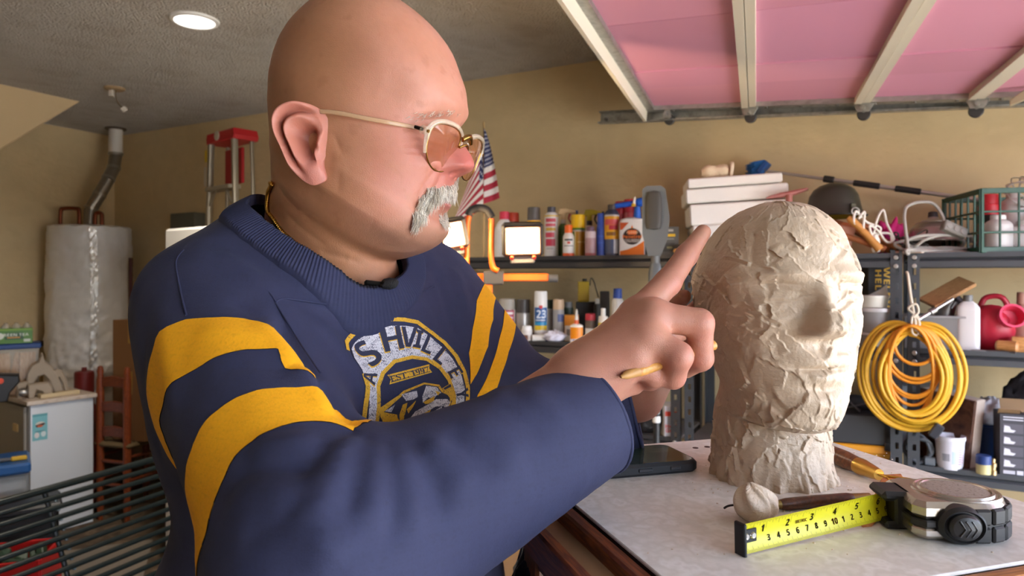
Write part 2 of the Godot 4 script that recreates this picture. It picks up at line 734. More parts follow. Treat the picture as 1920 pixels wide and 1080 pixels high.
func build_door() -> void:
	var steel := rich("b4b4ae", 0.42, 3.0, 0.05, null, ntex(0.01, 41, ["c8c8c4", "ffffff", "dcdcd8"]), 0.75)
	var white_steel := mat("dfd6c0", 0.55)
	var a := at(1125, 222, 3.2)
	var b := at(1990, 183, 2.36)
	var d := (b - a).normalized()
	var up := Vector3.UP
	var side := d.cross(up).normalized()      # towards the lens
	up = side.cross(d).normalized()
	var len := (b - a).length()
	var tr := thing("door_track", "galvanised horizontal garage door track along the back wall", "track", Transform3D(Basis(d, up, side), a))
	var m := Mb.new()
	m.prism(PackedVector2Array([Vector2(-0.012, -0.026), Vector2(0.022, -0.026), Vector2(0.024, -0.02), Vector2(-0.008, -0.022), Vector2(-0.008, 0.022), Vector2(0.02, 0.026), Vector2(0.018, 0.03), Vector2(-0.012, 0.028)]), Transform3D(Basis(Vector3(0, 0, 1), Vector3(0, 1, 0), Vector3(-1, 0, 0)), Vector3(len, 0, 0)), len)
	part("channel", m, steel, tr)
	var fl := Mb.new()
	fl.box(xf(Vector3(len / 2, -0.026, 0.012)), Vector3(len, 0.003, 0.03), 0.001)
	part("lower_lip", fl, steel, tr)
	var bh := Mb.new()
	bh.cyl(Vector3(0.03, -0.006, -0.004), Vector3(0.03, -0.006, 0.004), 0.008, 10)
	part("bolt", bh, mat("777777", 0.4, 0.8), tr)

	var o := at(1212, 204, 3.02)
	var q := (at(1065, 0, 1.2) - o)
	q = Vector3(-0.357, -0.0165 + 0.02, 1.0).normalized()
	var dd := (at(1905, 178, 2.33) - o).normalized()
	var nrm := q.cross(dd).normalized()
	if nrm.y < 0: nrm = -nrm
	var W := 2.6
	var L := 1.75
	var door := thing("garage_door", "raised garage door with pink foam panels and pale steel stiles", "garage door", xf(o))
	var P := func(x: float, y: float, z: float) -> Vector3: return dd * x + q * y + nrm * z
	var slab := func(bb: Mb, x0: float, x1: float, y0: float, y1: float, z0: float, z1: float):
		var c := []
		for i in 8:
			c.append(P.call(x1 if i & 1 else x0, y1 if i & 2 else y0, z1 if i & 4 else z0))
		var mid = (c[0] + c[7]) / 2
		for f in [[0, 1, 3, 2], [4, 5, 7, 6], [0, 1, 5, 4], [2, 3, 7, 6], [0, 2, 6, 4], [1, 3, 7, 5]]:
			bb.poly([c[f[0]], c[f[1]], c[f[2]], c[f[3]]], mid)
	var find := func(u: float, v: float) -> Vector2:
		var eye := Vector3(0, EYE, 0)
		var ray := Vector3((u - 960.0) / F, (520.0 - v) / F, -1.0)
		var k: float = (o - eye).dot(nrm) / ray.dot(nrm)
		var w: Vector3 = eye + ray * k - o
		var g := dd.dot(q)
		var wd := w.dot(dd)
		var wq := w.dot(q)
		return Vector2((wd - g * wq) / (1 - g * g), (wq - g * wd) / (1 - g * g))
	var stiles := []
	for s in [[1403, 178, 0.028], [1631, 166, 0.028], [1852, 164, 0.024]]:
		stiles.append([find.call(s[0], s[1]).x, s[2]])
	var edge := [0.03]
	for s in stiles: edge.append(s[0])
	edge.append(W)
	var pinks := [mat("e6a0b8", 0.55), mat("dd98b0", 0.55), mat("e29cb8", 0.55)]
	var seams := [0.0, 0.30, 0.52, 1.0, L]
	for i in edge.size() - 1:
		for j in seams.size() - 1:
			var pb := Mb.new()
			var dz: float = 0.004 if j == 1 else 0.0
			slab.call(pb, edge[i] + 0.002, edge[i + 1] - 0.002, seams[j] + 0.0015, seams[j + 1] - 0.0015, 0.012 - dz, 0.04)
			part("foam_panel", pb, pinks[(i + j * 2) % 3], door)
	var skin := Mb.new()
	slab.call(skin, -0.01, W + 0.02, -0.02, L + 0.02, 0.041, 0.052)
	part("outer_skin", skin, mat("c9c6bf", 0.6), door)
	for s in stiles:
		for h in [-1, 1]:
			var sb := Mb.new()
			var x0: float = s[0] + (-s[1] if h < 0 else 0.0015)
			slab.call(sb, x0, x0 + s[1] - 0.0015, -0.005, L, -0.012 if h < 0 else -0.008, 0.012)
			part("stile", sb, white_steel, door)
	var er := Mb.new()
	slab.call(er, 0.0, 0.034, -0.03, L, -0.004, 0.05)
	part("end_rail", er, steel, door)
	var lip := Mb.new()
	slab.call(lip, -0.014, 0.0, -0.03, L, -0.05, 0.05)
	part("weather_seal", lip, mat("efe6d0", 0.5), door)
	var br := Mb.new()
	slab.call(br, 0.0, W, -0.05, 0.0, -0.006, 0.04)
	part("side_rail", br, steel, door)
	for u in [[1246, 196], [1405, 188], [1628, 181], [1846, 176]]:
		var hb := Mb.new()
		var c2: Vector2 = find.call(u[0], u[1] - 3)
		var pp: Vector3 = P.call(c2.x, -0.02, -0.008)
		var big: bool = u[0] > 1300
		var hx := Transform3D(Basis(dd, nrm, dd.cross(nrm)), pp)
		hb.prism(PackedVector2Array([Vector2(-0.04 if big else -0.012, 0.012), Vector2(0.04 if big else 0.012, 0.012), Vector2(0.02, -0.03), Vector2(-0.02, -0.03)]), hx, 0.004, 0.001)
		hb.cyl(hx * Vector3(0, -0.018, -0.03), hx * Vector3(0, -0.018, 0.03), 0.008, 12)
		var hp := part("hinge", hb, steel, door)
		var wb := Mb.new()
		wb.cyl(hx * Vector3(0, -0.03, -0.045), hx * Vector3(0, -0.03, -0.03), 0.024, 20, -1.0, 0.003)
		part("roller", wb, mat("3c3a38", 0.5), hp)
	for i in 14:
		var wb := Mb.new()
		var pp: Vector3 = P.call(0.12 + i * 0.13, -0.025, -0.006)
		wb.cyl(pp, pp - nrm * 0.004, 0.007, 8)
		part("screw", wb, mat("7d7972", 0.4, 0.6), door)
	var sb := Mb.new()
	var s0 := at(1893, 190, 2.3)
	var ax := Basis(Vector3(0.80, 0, 0.6), Vector3.UP, Vector3(-0.6, 0, 0.8))
	sb.prism(PackedVector2Array([Vector2(0, 0.0), Vector2(0.0, -0.02), Vector2(0.35, 0.12), Vector2(0.35, 0.20), Vector2(0.04, 0.03)]), Transform3D(ax, s0), 0.02, 0.002)
	solo("track_brace", sb, mat("a5977a", 0.5, 0.2), "tan steel brace angling up from the far right end of the door track", "brace")

const SH_T := 0.47       # shelf front edge, metres out from the wall
const SH_B := 0.07
var shelf_y := {}        # unit -> heights of its shelf tops

func build_shelves() -> void:
	var frame := rich("4a4c4f", 0.5, 4.0, 0.02, null, null, 0.35)
	var frame_b := rich("3c3a3a", 0.5, 4.0, 0.02, null, null, 0.3)
	var board := mat("6f6760", 0.7)
	var s_of := func(u: float, v: float) -> float: return (on_t(u, v, SH_T) - CORNER).dot(WD)
	var uL1: float = s_of.call(1275, 480)
	var uL0: float = uL1 - 1.3
	var uR1: float = s_of.call(1693, 500)
	var uR0: float = uR1 - 1.22
	var uX0: float = s_of.call(1703, 500)
	var yl1: float = on_t(1150, 480, SH_T).y
	var yl2: float = on_t(1000, 641, SH_T).y
	var yr1: float = on_t(1750, 475.5, SH_T).y
	var yr2: float = on_t(1760, 657, SH_T).y
	var yr3: float = on_t(1880, 892, SH_T).y
	shelf_y = {"l1": yl1, "l2": yl2, "r1": yr1, "r2": yr2, "r3": yr3}
	var units := [
		[uL0, uL1, [yl1, yl2, 0.82, 0.35], frame_b, "dark steel shelving unit behind the man's fists, holding cans and bottles", yl1 + 0.012],
		[uL1 + 0.02, uR1, [yr1, yr2, yr3, 0.35], frame, "grey steel shelving unit behind the clay head, left of the two bolted posts", yr1 + 0.014],
		[uX0, uX0 + 1.22, [yr1, yr2, yr3, 0.35], frame, "grey steel shelving unit under the green crate, right of the two bolted posts", yr1 + 0.014]]
	for un in units:
		var o := thing("shelving_unit", un[4], "shelving", Transform3D(rb, room(un[0], 0)), "steel shelving units")
		var w: float = un[1] - un[0]
		for yy in un[2]:
			var b := Mb.new()
			b.box(xf(Vector3(w / 2, yy - 0.006, (SH_B + SH_T) / 2)), Vector3(w - 0.01, 0.012, SH_T - SH_B - 0.01), 0.002)
			var sh := part("shelf_board", b, board, o)
			for z in [SH_B + 0.008, SH_T - 0.008]:
				var r := Mb.new()
				r.prism(PackedVector2Array([Vector2(0.008, 0.004), Vector2(0.008, -0.012), Vector2(-0.002, -0.018), Vector2(0.008, -0.026), Vector2(0.008, -0.046), Vector2(-0.008, -0.046), Vector2(-0.008, 0.004)]), Transform3D(Basis(Vector3(0, 0, 1), Vector3(0, 1, 0), Vector3(-1, 0, 0)), Vector3(w, yy, z)), w, 0.001)
				part("beam", r, un[3], sh)
		for x in [0.0, w]:
			for z in [SH_B, SH_T]:
				var b := Mb.new()
				var pw := 0.036
				var sx := -1.0 if x > 0.1 else 1.0
				var n := int(un[5] / 0.05)
				if z == SH_T:
					post_plate(b, Vector3(x if sx > 0 else x - pw, 0, z + 0.001), pw, un[5], n)
				else:
					b.box(xf(Vector3(x + sx * pw / 2, un[5] / 2, z)), Vector3(pw, un[5], 0.003))
				b.box(xf(Vector3(x + sx * 0.001, un[5] / 2, z - 0.016 if z > 0.2 else z + 0.016)), Vector3(0.003, un[5], 0.034))
				var pp := part("post", b, un[3], o)
				if z == SH_T:
					for yy in un[2]:
						if yy < 0.7: continue
						for k in 2:
							var bo := Mb.new()
							bo.cyl(Vector3(x + sx * pw * 0.55, yy - 0.012 - k * 0.03, z + 0.002), Vector3(x + sx * pw * 0.55, yy - 0.012 - k * 0.03, z + 0.007), 0.0075, 10, -1.0, 0.001)
							part("bolt", bo, mat("d8d6d2", 0.3, 0.8), pp)

func post_plate(b: Mb, p: Vector3, w: float, h: float, n: int) -> void:
	var x0 := 0.0
	var hw := 0.011
	var cx := w * 0.55
	var t := 0.0016
	b.box(xf(p + Vector3((cx - hw / 2) / 2, h / 2, 0)), Vector3(cx - hw / 2, h, t * 2))
	b.box(xf(p + Vector3((cx + hw / 2 + w) / 2, h / 2, 0)), Vector3(w - cx - hw / 2, h, t * 2))
	var st := h / n
	for i in n:
		var hh := 0.022
		b.box(xf(p + Vector3(cx, (i + 0.5) * st + (hh / 2 - st / 2) , 0) - Vector3(0, hh / 2 - 0.0, 0)), Vector3(hw, st - hh, t * 2))

const TOP := 1.265
var tab := Basis(Vector3(0.956, 0, -0.292), Vector3.UP, Vector3(0.292, 0, 0.956))
const TX0 := 0.235
const TX1 := 0.63
const TZ0 := -0.757
const TZ1 := -0.365

func on_table(u: float, v: float, up := 0.0) -> Vector3:
	var d := (EYE - TOP - up) * F / (v - 520.0)
	return at(u, v, d)

func wood(dark: String, light: String, seed_: int, scale := Vector3(2, 30, 30), rough := 0.45) -> StandardMaterial3D:
	var key := "wood%s%s%s%s" % [dark, light, seed_, scale]
	if mats.has(key): return mats[key]
	var m := StandardMaterial3D.new()
	m.albedo_texture = ntex(0.012, seed_, [dark, light, dark, light, light], 256, FastNoiseLite.TYPE_SIMPLEX_SMOOTH, 4)
	m.uv1_triplanar = true
	m.uv1_scale = scale
	m.roughness = rough
	mats[key] = m
	return m

func build_table() -> void:
	var o := thing("modelling_table", "tall wooden modelling table with a pale grey laminate top under the clay head", "table", Transform3D(tab, Vector3.ZERO))
	var lam := rich("eeebe8", 0.42, 5.0, 0.01, null, ntex(0.012, 51, ["e2dfdc", "ffffff", "eceae6", "faf8f6", "e4e0dc"], 512))
	var red := wood("5a2c14", "8a4a22", 52, Vector3(40, 40, 3), 0.4)
	var redx := wood("8a5226", "b87a40", 53, Vector3(3, 40, 40), 0.4)
	var cx := (TX0 + TX1) / 2
	var cz := (TZ0 + TZ1) / 2
	var w := TX1 - TX0
	var l := TZ1 - TZ0
	var b := Mb.new()
	b.box(xf(Vector3(cx, TOP - 0.0015, cz)), Vector3(w, 0.003, l), 0.0008)
	part("laminate_top", b, lam, o)
	b = Mb.new()
	b.box(xf(Vector3(cx, TOP - 0.014, cz)), Vector3(w - 0.002, 0.022, l - 0.002))
	part("core_board", b, mat("3a2a20", 0.7), o)
	b = Mb.new()
	b.box(xf(Vector3(TX0 - 0.0075, TOP - 0.014, cz)), Vector3(0.013, 0.022, l), 0.002)
	part("edge_strip", b, red, o)
	b = Mb.new()
	b.box(xf(Vector3(cx, TOP - 0.014, TZ1 + 0.0075)), Vector3(w + 0.028, 0.024, 0.014), 0.002)
	part("edge_strip", b, redx, o)
	b = Mb.new()
	b.box(xf(Vector3(TX0 - 0.026, TOP - 0.020, cz)), Vector3(0.026, 0.008, l), 0.001)
	part("side_tray", b, mat("b08c66", 0.6), o)
	b = Mb.new()
	b.box(xf(Vector3(TX0 - 0.044, TOP - 0.020, cz)), Vector3(0.012, 0.028, l), 0.002)
	part("tray_rail", b, red, o)
	b = Mb.new()
	b.box(xf(Vector3(cx, TOP - 0.07, cz)), Vector3(w - 0.02, 0.09, l - 0.02), 0.002)
	part("apron", b, wood("4a2612", "6e3c1c", 54, Vector3(3, 40, 40)), o)
	for x in [TX0 + 0.03, TX1 - 0.03]:
		for z in [TZ0 + 0.03, TZ1 - 0.03]:
			b = Mb.new()
			b.box(xf(Vector3(x, (TOP - 0.02) / 2, z)), Vector3(0.045, TOP - 0.02, 0.045), 0.004)
			part("leg", b, wood("4a2612", "6e3c1c", 55, Vector3(40, 3, 40)), o)

const SC_PX := 1455.0
const SC_D := 0.70
var strokes := PackedFloat32Array()
const SW := 720
const SHH := 560

func paint_strokes() -> void:
	strokes.resize(SW * SHH)
	var low := noise(0.02, 61)
	for j in SHH:
		for i in SW:
			var a := TAU * i / SW
			strokes[j * SW + i] = low.get_noise_3d(cos(a) * 60.0, sin(a) * 60.0, j * 0.5) * 0.0016
	var rng := RandomNumberGenerator.new()
	rng.seed = 62
	for k in 540:
		var big := k < 330
		var cx := rng.randf() * SW
		var cy := rng.randf() * SHH
		var L := rng.randf_range(26, 62) if big else rng.randf_range(10, 26)
		var Wd := rng.randf_range(10, 24) if big else rng.randf_range(4, 9)
		var ang := PI / 2 + rng.randfn(0.0, 0.7)
		var A := rng.randf_range(0.0005, 0.0015) * (1.0 if big else 0.8)
		var bend := rng.randf_range(-0.6, 0.6)
		var burr := rng.randf_range(0.0, 0.0011)
		var ca := cos(ang)
		var sa := sin(ang)
		var hc := strokes[clampi(int(cy), 0, SHH - 1) * SW + posmod(int(cx), SW)] * 0.8
		var flip := 1.0 if rng.randf() < 0.6 else -1.0
		var R := int(sqrt(L * L + Wd * Wd)) + 3
		var wob := rng.randf() * 100.0
		for dy in range(-R, R + 1):
			var y := int(cy) + dy
			if y < 0 or y >= SHH: continue
			for dx in range(-R, R + 1):
				var a := (dx * ca + dy * sa) / L
				if a < -1.0 or a > 1.0: continue
				var b := flip * (-dx * sa + dy * ca) / Wd + bend * (a * a - 0.3)
				if b < -1.15 or b > 1.12: continue
				var ragged := 0.06 * sin(a * 9.0 + wob) + 0.05 * sin(a * 23.0 + wob * 2.0)
				var e := 1.0 + ragged - b
				if e < 0.0: continue
				var m := clampf((b + 1.15) / 0.8, 0.0, 1.0) * clampf(e / 0.07, 0.0, 1.0) * clampf((1.0 - absf(a)) / 0.12, 0.0, 1.0)
				m = m * m * (3.0 - 2.0 * m)
				var val := hc + A * (b + 0.3) + burr * exp(-e * e / 0.02) + 0.0005 * exp(-pow((a - 0.85) / 0.09, 2.0))
				var at_ := y * SW + posmod(int(cx) + dx, SW)
				strokes[at_] += (val - strokes[at_]) * m

func stroke_at(u: float, v: float) -> float:
	var x := u * SW
	var y := clampf(v, 0.0, 1.0) * (SHH - 1)
	var x0 := int(floorf(x))
	var y0 := mini(int(y), SHH - 2)
	var fx := x - x0
	var fy := y - y0
	x0 = posmod(x0, SW)
	var x1 := (x0 + 1) % SW
	var a := lerpf(strokes[y0 * SW + x0], strokes[y0 * SW + x1], fx)
	var b := lerpf(strokes[(y0 + 1) * SW + x0], strokes[(y0 + 1) * SW + x1], fx)
	return lerpf(a, b, fy)

func gauss(x: float, s: float) -> float:
	return exp(-x * x / (s * s))

func build_sculpture() -> void:
	paint_strokes()
	var clay := rich("c9b49c", 0.5, 22.0, 0.05, fine_bump, ntex(0.006, 63, ["f2ece6", "ffffff", "f8f4f0"]))
	var fa := deg_to_rad(7.0)
	var f := Vector3(sin(fa), 0, cos(fa))
	var lat := Vector3(cos(fa), 0, -sin(fa))
	var c := at(SC_PX, 520, SC_D)
	c.y = TOP
	var tf := [[0.0, 0.052], [0.03, 0.046], [0.06, 0.042], [0.072, 0.043], [0.080, 0.064], [0.088, 0.070], [0.10, 0.076], [0.118, 0.079], [0.14, 0.080], [0.165, 0.079], [0.19, 0.078], [0.21, 0.078], [0.225, 0.078], [0.245, 0.076], [0.265, 0.070], [0.280, 0.059], [0.291, 0.046], [0.297, 0.029], [0.300, 0.0]]
	var tb := [[0.0, -0.070], [0.03, -0.066], [0.06, -0.063], [0.08, -0.063], [0.10, -0.068], [0.12, -0.078], [0.15, -0.092], [0.18, -0.099], [0.21, -0.100], [0.24, -0.092], [0.262, -0.081], [0.280, -0.065], [0.291, -0.048], [0.297, -0.029], [0.300, 0.0]]
	var tw := [[0.0, 0.061], [0.03, 0.058], [0.06, 0.0565], [0.08, 0.054], [0.095, 0.053], [0.115, 0.059], [0.14, 0.066], [0.17, 0.072], [0.20, 0.0745], [0.225, 0.075], [0.25, 0.066], [0.27, 0.056], [0.284, 0.043], [0.293, 0.029], [0.298, 0.015], [0.300, 0.0]]
	var nose := [[0.154, 0.0], [0.159, 0.004], [0.163, 0.021], [0.169, 0.030], [0.178, 0.029], [0.190, 0.0195], [0.203, 0.012], [0.213, 0.005], [0.225, 0.001], [0.235, 0.0]]
	var nosew := [[0.154, 0.017], [0.163, 0.0165], [0.172, 0.0155], [0.182, 0.011], [0.19, 0.0085], [0.21, 0.0095], [0.235, 0.012]]
	var b := Mb.new()
	var nu := 520
	var nv := 420
	b.sheet(nu, nv, func(u: float, v: float) -> Vector3:
		var h0 := 0.3 * (1.0 - pow(1.0 - v, 1.25)) if v < 1.0 else 0.3
		var a := TAU * u
		var xf_ := lerp_table(tf, h0)
		var xb := lerp_table(tb, h0)
		var w := maxf(0.0, lerp_table(tw, h0))
		var ca := cos(a)
		var sa := sin(a)
		var front := maxf(0.0, ca)
		var mid := (xf_ + xb) / 2
		var hl := (xf_ - xb) / 2
		var face := smoothstep(0.095, 0.16, h0) * (1.0 - smoothstep(0.2, 0.26, h0))
		var e := 1.0 - 0.22 * face * front
		var x := mid + hl * signf(ca) * pow(absf(ca), e)
		var l := w * signf(sa) * pow(absf(sa), 1.0 - 0.12 * face)
		var h := h0
		h -= 0.032 * (x / 0.09) * gauss(h0 - 0.10, 0.035) * smoothstep(0.02, 0.07, h0)
		var add := 0.0
		if ca > 0.05:
			var g := smoothstep(0.05, 0.4, ca)
			var nw := lerp_table(nosew, h)
			var nl := absf(l) / nw
			add += lerp_table(nose, h) * (1.0 / (1.0 + pow(nl, lerpf(5.0, 2.2, smoothstep(0.176, 0.20, h)))))
			var al := absf(l)
			add -= 0.0095 * gauss(h - 0.2060, 0.0085) * gauss(al - 0.038, 0.016)
			add -= 0.0022 * gauss(h - 0.2135 + absf(al - 0.034) * 0.12, 0.0016) * gauss(al - 0.034, 0.016)
			add -= 0.0016 * gauss(h - 0.1955, 0.0016) * gauss(al - 0.034, 0.013)
			add += 0.0060 * gauss(h - 0.2030, 0.0075) * gauss(al - 0.036, 0.013)
			add += 0.0055 * gauss(h - 0.2235 + al * 0.06, 0.0075) * gauss(al - 0.028, 0.024)
			add += 0.004 * gauss(h - 0.176, 0.014) * gauss(al - 0.045, 0.015)
			add -= 0.003 * gauss(h - 0.15, 0.012) * gauss(al - 0.036, 0.009)
			add += 0.0055 * gauss(h - 0.138, 0.008) * gauss(al, 0.021)
			add += 0.0045 * gauss(h - 0.121, 0.0065) * gauss(al, 0.019)
			add -= 0.0055 * gauss(h - 0.1295, 0.0022) * gauss(al, 0.023)
			add -= 0.003 * gauss(h - 0.110, 0.006) * gauss(al, 0.02)
			add += 0.006 * gauss(h - 0.096, 0.010) * gauss(al, 0.019)
			add -= 0.0025 * gauss(h - 0.15, 0.006) * gauss(al, 0.004)
			add *= g
		x += add
		var ear := gauss(h - 0.17, 0.022) * gauss(x + 0.006, 0.012)
		var sideways := 0.004 * ear
		var st := stroke_at(u, h0 / 0.3)
		var r := Vector2(ca / maxf(hl, 0.01), sa / maxf(w, 0.01)).normalized()
		var taper := smoothstep(0.3, 0.285, h0)
		var foot := gauss(h0, 0.012)
		st += foot * 0.003 * (sin(a * 9.0) * 0.5 + sin(a * 17.0 + 1.0) * 0.5 + sin(a * 31.0) * 0.4)
		var up := st * 0.9 * (1.0 - taper)
		st *= 1.0 if h0 < 0.285 else maxf(taper, 0.15)
		return c + f * (x + r.x * st) + lat * (l + r.y * (st - sideways)) + Vector3(0, (h + up) * 0.938 - 0.0015 * foot, 0)
	, true)
	var o := thing("clay_sculpture", "large unfinished beige clay head with rough knife marks on the table", "sculpture", xf(c))
	for i in b.v.size():
		b.v[i] -= c
	part("modelled_head", b, clay, o)

class Field:
	var a := PackedVector3Array()
	var ba := PackedVector3Array()
	var inv := PackedFloat32Array()
	var ra := PackedFloat32Array()
	var dr := PackedFloat32Array()
	var kk := PackedFloat32Array()
	var all := PackedInt32Array()
	var mv := PackedVector3Array()
	var mf := PackedInt32Array()

	func bone(p: Vector3, q: Vector3, r: float, s: float, k: float) -> void:
		all.append(a.size())
		a.append(p)
		ba.append(q - p)
		inv.append(1.0 / maxf((q - p).length_squared(), 1e-12))
		ra.append(r)
		dr.append(s - r)
		kk.append(k)

	func one(i: int, p: Vector3) -> float:
		var pa := p - a[i]
		var h := clampf(pa.dot(ba[i]) * inv[i], 0.0, 1.0)
		return (pa - ba[i] * h).length() - ra[i] - dr[i] * h

	func val(p: Vector3, list: PackedInt32Array) -> float:
		var d := 1e3
		for i in list:
			var pa := p - a[i]
			var h := clampf(pa.dot(ba[i]) * inv[i], 0.0, 1.0)
			var q := (pa - ba[i] * h).length() - ra[i] - dr[i] * h
			var k := kk[i]
			var e := maxf(k - absf(d - q), 0.0)
			d = minf(d, q) - e * e * 0.25 / k
		return d

	func grad(p: Vector3, list: PackedInt32Array) -> Vector3:
		var e := 0.0008
		return Vector3(val(p + Vector3(e, 0, 0), list) - val(p - Vector3(e, 0, 0), list), val(p + Vector3(0, e, 0), list) - val(p - Vector3(0, e, 0), list), val(p + Vector3(0, 0, e), list) - val(p - Vector3(0, 0, e), list)).normalized()

	func hit(o: Vector3, d: Vector3) -> Vector3:
		var t := 0.0
		for i in 90:
			var q := val(o + d * t, all)
			if q < 0.0003: return o + d * t
			t += q * 0.9
			if t > 3.0: break
		return Vector3.ZERO

	func nets(cell: float, lo: Vector3, hi: Vector3) -> void:
		var bs := 6
		var nb := Vector3i(((hi - lo) / (cell * bs)).ceil())
		var nx := nb.x * bs + 1
		var ny := nb.y * bs + 1
		var nz := nb.z * bs + 1
		var vals := PackedFloat32Array()
		vals.resize(nx * ny * nz)
		vals.fill(9.0)
		var ids := PackedInt32Array()
		ids.resize(nx * ny * nz)
		ids.fill(-1)
		var act := []
		var half := cell * bs * 0.5
		var diag := half * 1.7321
		for bz in nb.z:
			for by in nb.y:
				for bx in nb.x:
					var c := lo + (Vector3(bx, by, bz) * bs * cell) + Vector3.ONE * half
					var list := PackedInt32Array()
					for i in all:
						if one(i, c) < diag * 1.05 + kk[i]:
							list.append(i)
					if list.is_empty(): continue
					var d := val(c, list)
					if absf(d) > diag * 1.25 + 0.004:
						if d < 0.0:
							for z in range(bz * bs, bz * bs + bs + 1):
								for y in range(by * bs, by * bs + bs + 1):
									for x in range(bx * bs, bx * bs + bs + 1):
										if vals[(z * ny + y) * nx + x] > 8.0: vals[(z * ny + y) * nx + x] = -1.0
						continue
					act.append(Vector3i(bx, by, bz))
					for z in range(bz * bs, bz * bs + bs + 1):
						for y in range(by * bs, by * bs + bs + 1):
							var row := (z * ny + y) * nx
							for x in range(bx * bs, bx * bs + bs + 1):
								var o := vals[row + x]
								if o > 8.0 or o == -1.0:
									vals[row + x] = val(lo + Vector3(x, y, z) * cell, list)
		var step := [1, nx, nx * ny]
		var corner := []
		for k in 8:
			corner.append((k & 1) + ((k >> 1) & 1) * nx + ((k >> 2) & 1) * nx * ny)
		var edges := [[0, 1], [2, 3], [4, 5], [6, 7], [0, 2], [1, 3], [4, 6], [5, 7], [0, 4], [1, 5], [2, 6], [3, 7]]
		var offs := []
		for k in 8:
			offs.append(Vector3(k & 1, (k >> 1) & 1, (k >> 2) & 1))
		var cells := PackedInt32Array()
		for bk in act:
			for z in range(bk.z * bs, bk.z * bs + bs):
				for y in range(bk.y * bs, bk.y * bs + bs):
					for x in range(bk.x * bs, bk.x * bs + bs):
						var at_: int = (z * ny + y) * nx + x
						var neg := 0
						for k in 8:
							if vals[at_ + corner[k]] < 0.0: neg += 1
						if neg == 0 or neg == 8: continue
						var s := Vector3.ZERO
						var m := 0
						for e in edges:
							var v0 := vals[at_ + corner[e[0]]]
							var v1 := vals[at_ + corner[e[1]]]
							if (v0 < 0.0) != (v1 < 0.0):
								s += offs[e[0]].lerp(offs[e[1]], v0 / (v0 - v1))
								m += 1
						ids[at_] = mv.size()
						cells.append(at_)
						mv.append(lo + (Vector3(x, y, z) + s / m) * cell)
		for at_ in cells:
			for ax in 3:
				var v0 := vals[at_]
				var v1: float = vals[at_ + step[ax]]
				if (v0 < 0.0) == (v1 < 0.0): continue
				var s1: int = step[(ax + 1) % 3]
				var s2: int = step[(ax + 2) % 3]
				var q := [at_, at_ - s1, at_ - s1 - s2, at_ - s2]
				if q.min() < 0: continue
				var i0 := ids[q[0]]
				var i1 := ids[q[1]]
				var i2 := ids[q[2]]
				var i3 := ids[q[3]]
				if i0 < 0 or i1 < 0 or i2 < 0 or i3 < 0: continue
				if v0 < 0.0:
					mf.append_array([i0, i2, i1, i0, i3, i2])
				else:
					mf.append_array([i0, i1, i2, i0, i2, i3])

func normals_of(p: PackedVector3Array, f: PackedInt32Array) -> PackedVector3Array:
	var n := PackedVector3Array()
	n.resize(p.size())
	var k := 0
	while k < f.size():
		var a := p[f[k]]
		var g := (p[f[k + 2]] - a).cross(p[f[k + 1]] - a)
		n[f[k]] += g
		n[f[k + 1]] += g
		n[f[k + 2]] += g
		k += 3
	for i in n.size():
		n[i] = n[i].normalized()
	return n

func fold(p: PackedVector3Array, n: PackedVector3Array, lines: Array) -> void:
	for l in lines:
		var a: Vector3 = l[0]
		var ba: Vector3 = l[1] - a
		var inv := 1.0 / maxf(ba.length_squared(), 1e-9)
		var w: float = l[3]
		var lim := w * 2.6
		var lim2 := lim * lim
		var amp: float = l[2]
		var box := AABB(a, Vector3.ZERO).expand(l[1]).grow(lim)
		for i in p.size():
			if not box.has_point(p[i]): continue
			var pa := p[i] - a
			var t := clampf(pa.dot(ba) * inv, 0.0, 1.0)
			var d2 := (pa - ba * t).length_squared()
			if d2 < lim2:
				p[i] += n[i] * (amp * (exp(-d2 / (w * w)) if amp > 0.0 else exp(-sqrt(d2) / (w * 0.62))) * (1.0 - pow(absf(2.0 * t - 1.0), 4.0) * 0.8))

func cut(p: PackedVector3Array, f: PackedInt32Array, s: PackedFloat32Array, more: Array) -> Array:
	var lo := PackedInt32Array()
	var hi := PackedInt32Array()
	var memo := {}
	var mid := func(i: int, j: int) -> int:
		var key := (mini(i, j) << 32) | maxi(i, j)
		if memo.has(key): return memo[key]
		var t := s[i] / (s[i] - s[j])
		var id := p.size()
		p.append(p[i].lerp(p[j], t))
		s.append(0.0)
		for m in more:
			m.append(lerpf(m[i], m[j], t))
		memo[key] = id
		return id
	var k := 0
	var m0 := f.size()
	while k < m0:
		var t := [f[k], f[k + 1], f[k + 2]]
		k += 3
		var neg := [s[t[0]] < 0.0, s[t[1]] < 0.0, s[t[2]] < 0.0]
		var c := int(neg[0]) + int(neg[1]) + int(neg[2])
		if c == 0:
			hi.append_array(t)
			continue
		if c == 3:
			lo.append_array(t)
			continue
		var odd := 0
		for q in 3:
			if neg[q] == (c == 1): odd = q
		var a: int = t[odd]
		var b: int = t[(odd + 1) % 3]
		var d: int = t[(odd + 2) % 3]
		var ab: int = mid.call(a, b)
		var ad: int = mid.call(a, d)
		var one := PackedInt32Array([a, ab, ad])
		var two := PackedInt32Array([ab, b, d, ab, d, ad])
		if c == 1:
			lo.append_array(one)
			hi.append_array(two)
		else:
			hi.append_array(one)
			lo.append_array(two)
	return [lo, hi, p, s, more]

func take(p: PackedVector3Array, n: PackedVector3Array, f: PackedInt32Array, uvs := PackedVector2Array()) -> Mb:
	var b := Mb.new()
	var map_ := {}
	for i in f:
		if not map_.has(i):
			map_[i] = b.v.size()
			b.v.append(p[i])
			b.n.append(n[i])
			b.uv.append(uvs[i] if uvs.size() else Vector2.ZERO)
			b.c.append(Color.WHITE)
		b.ix.append(map_[i])
	return b

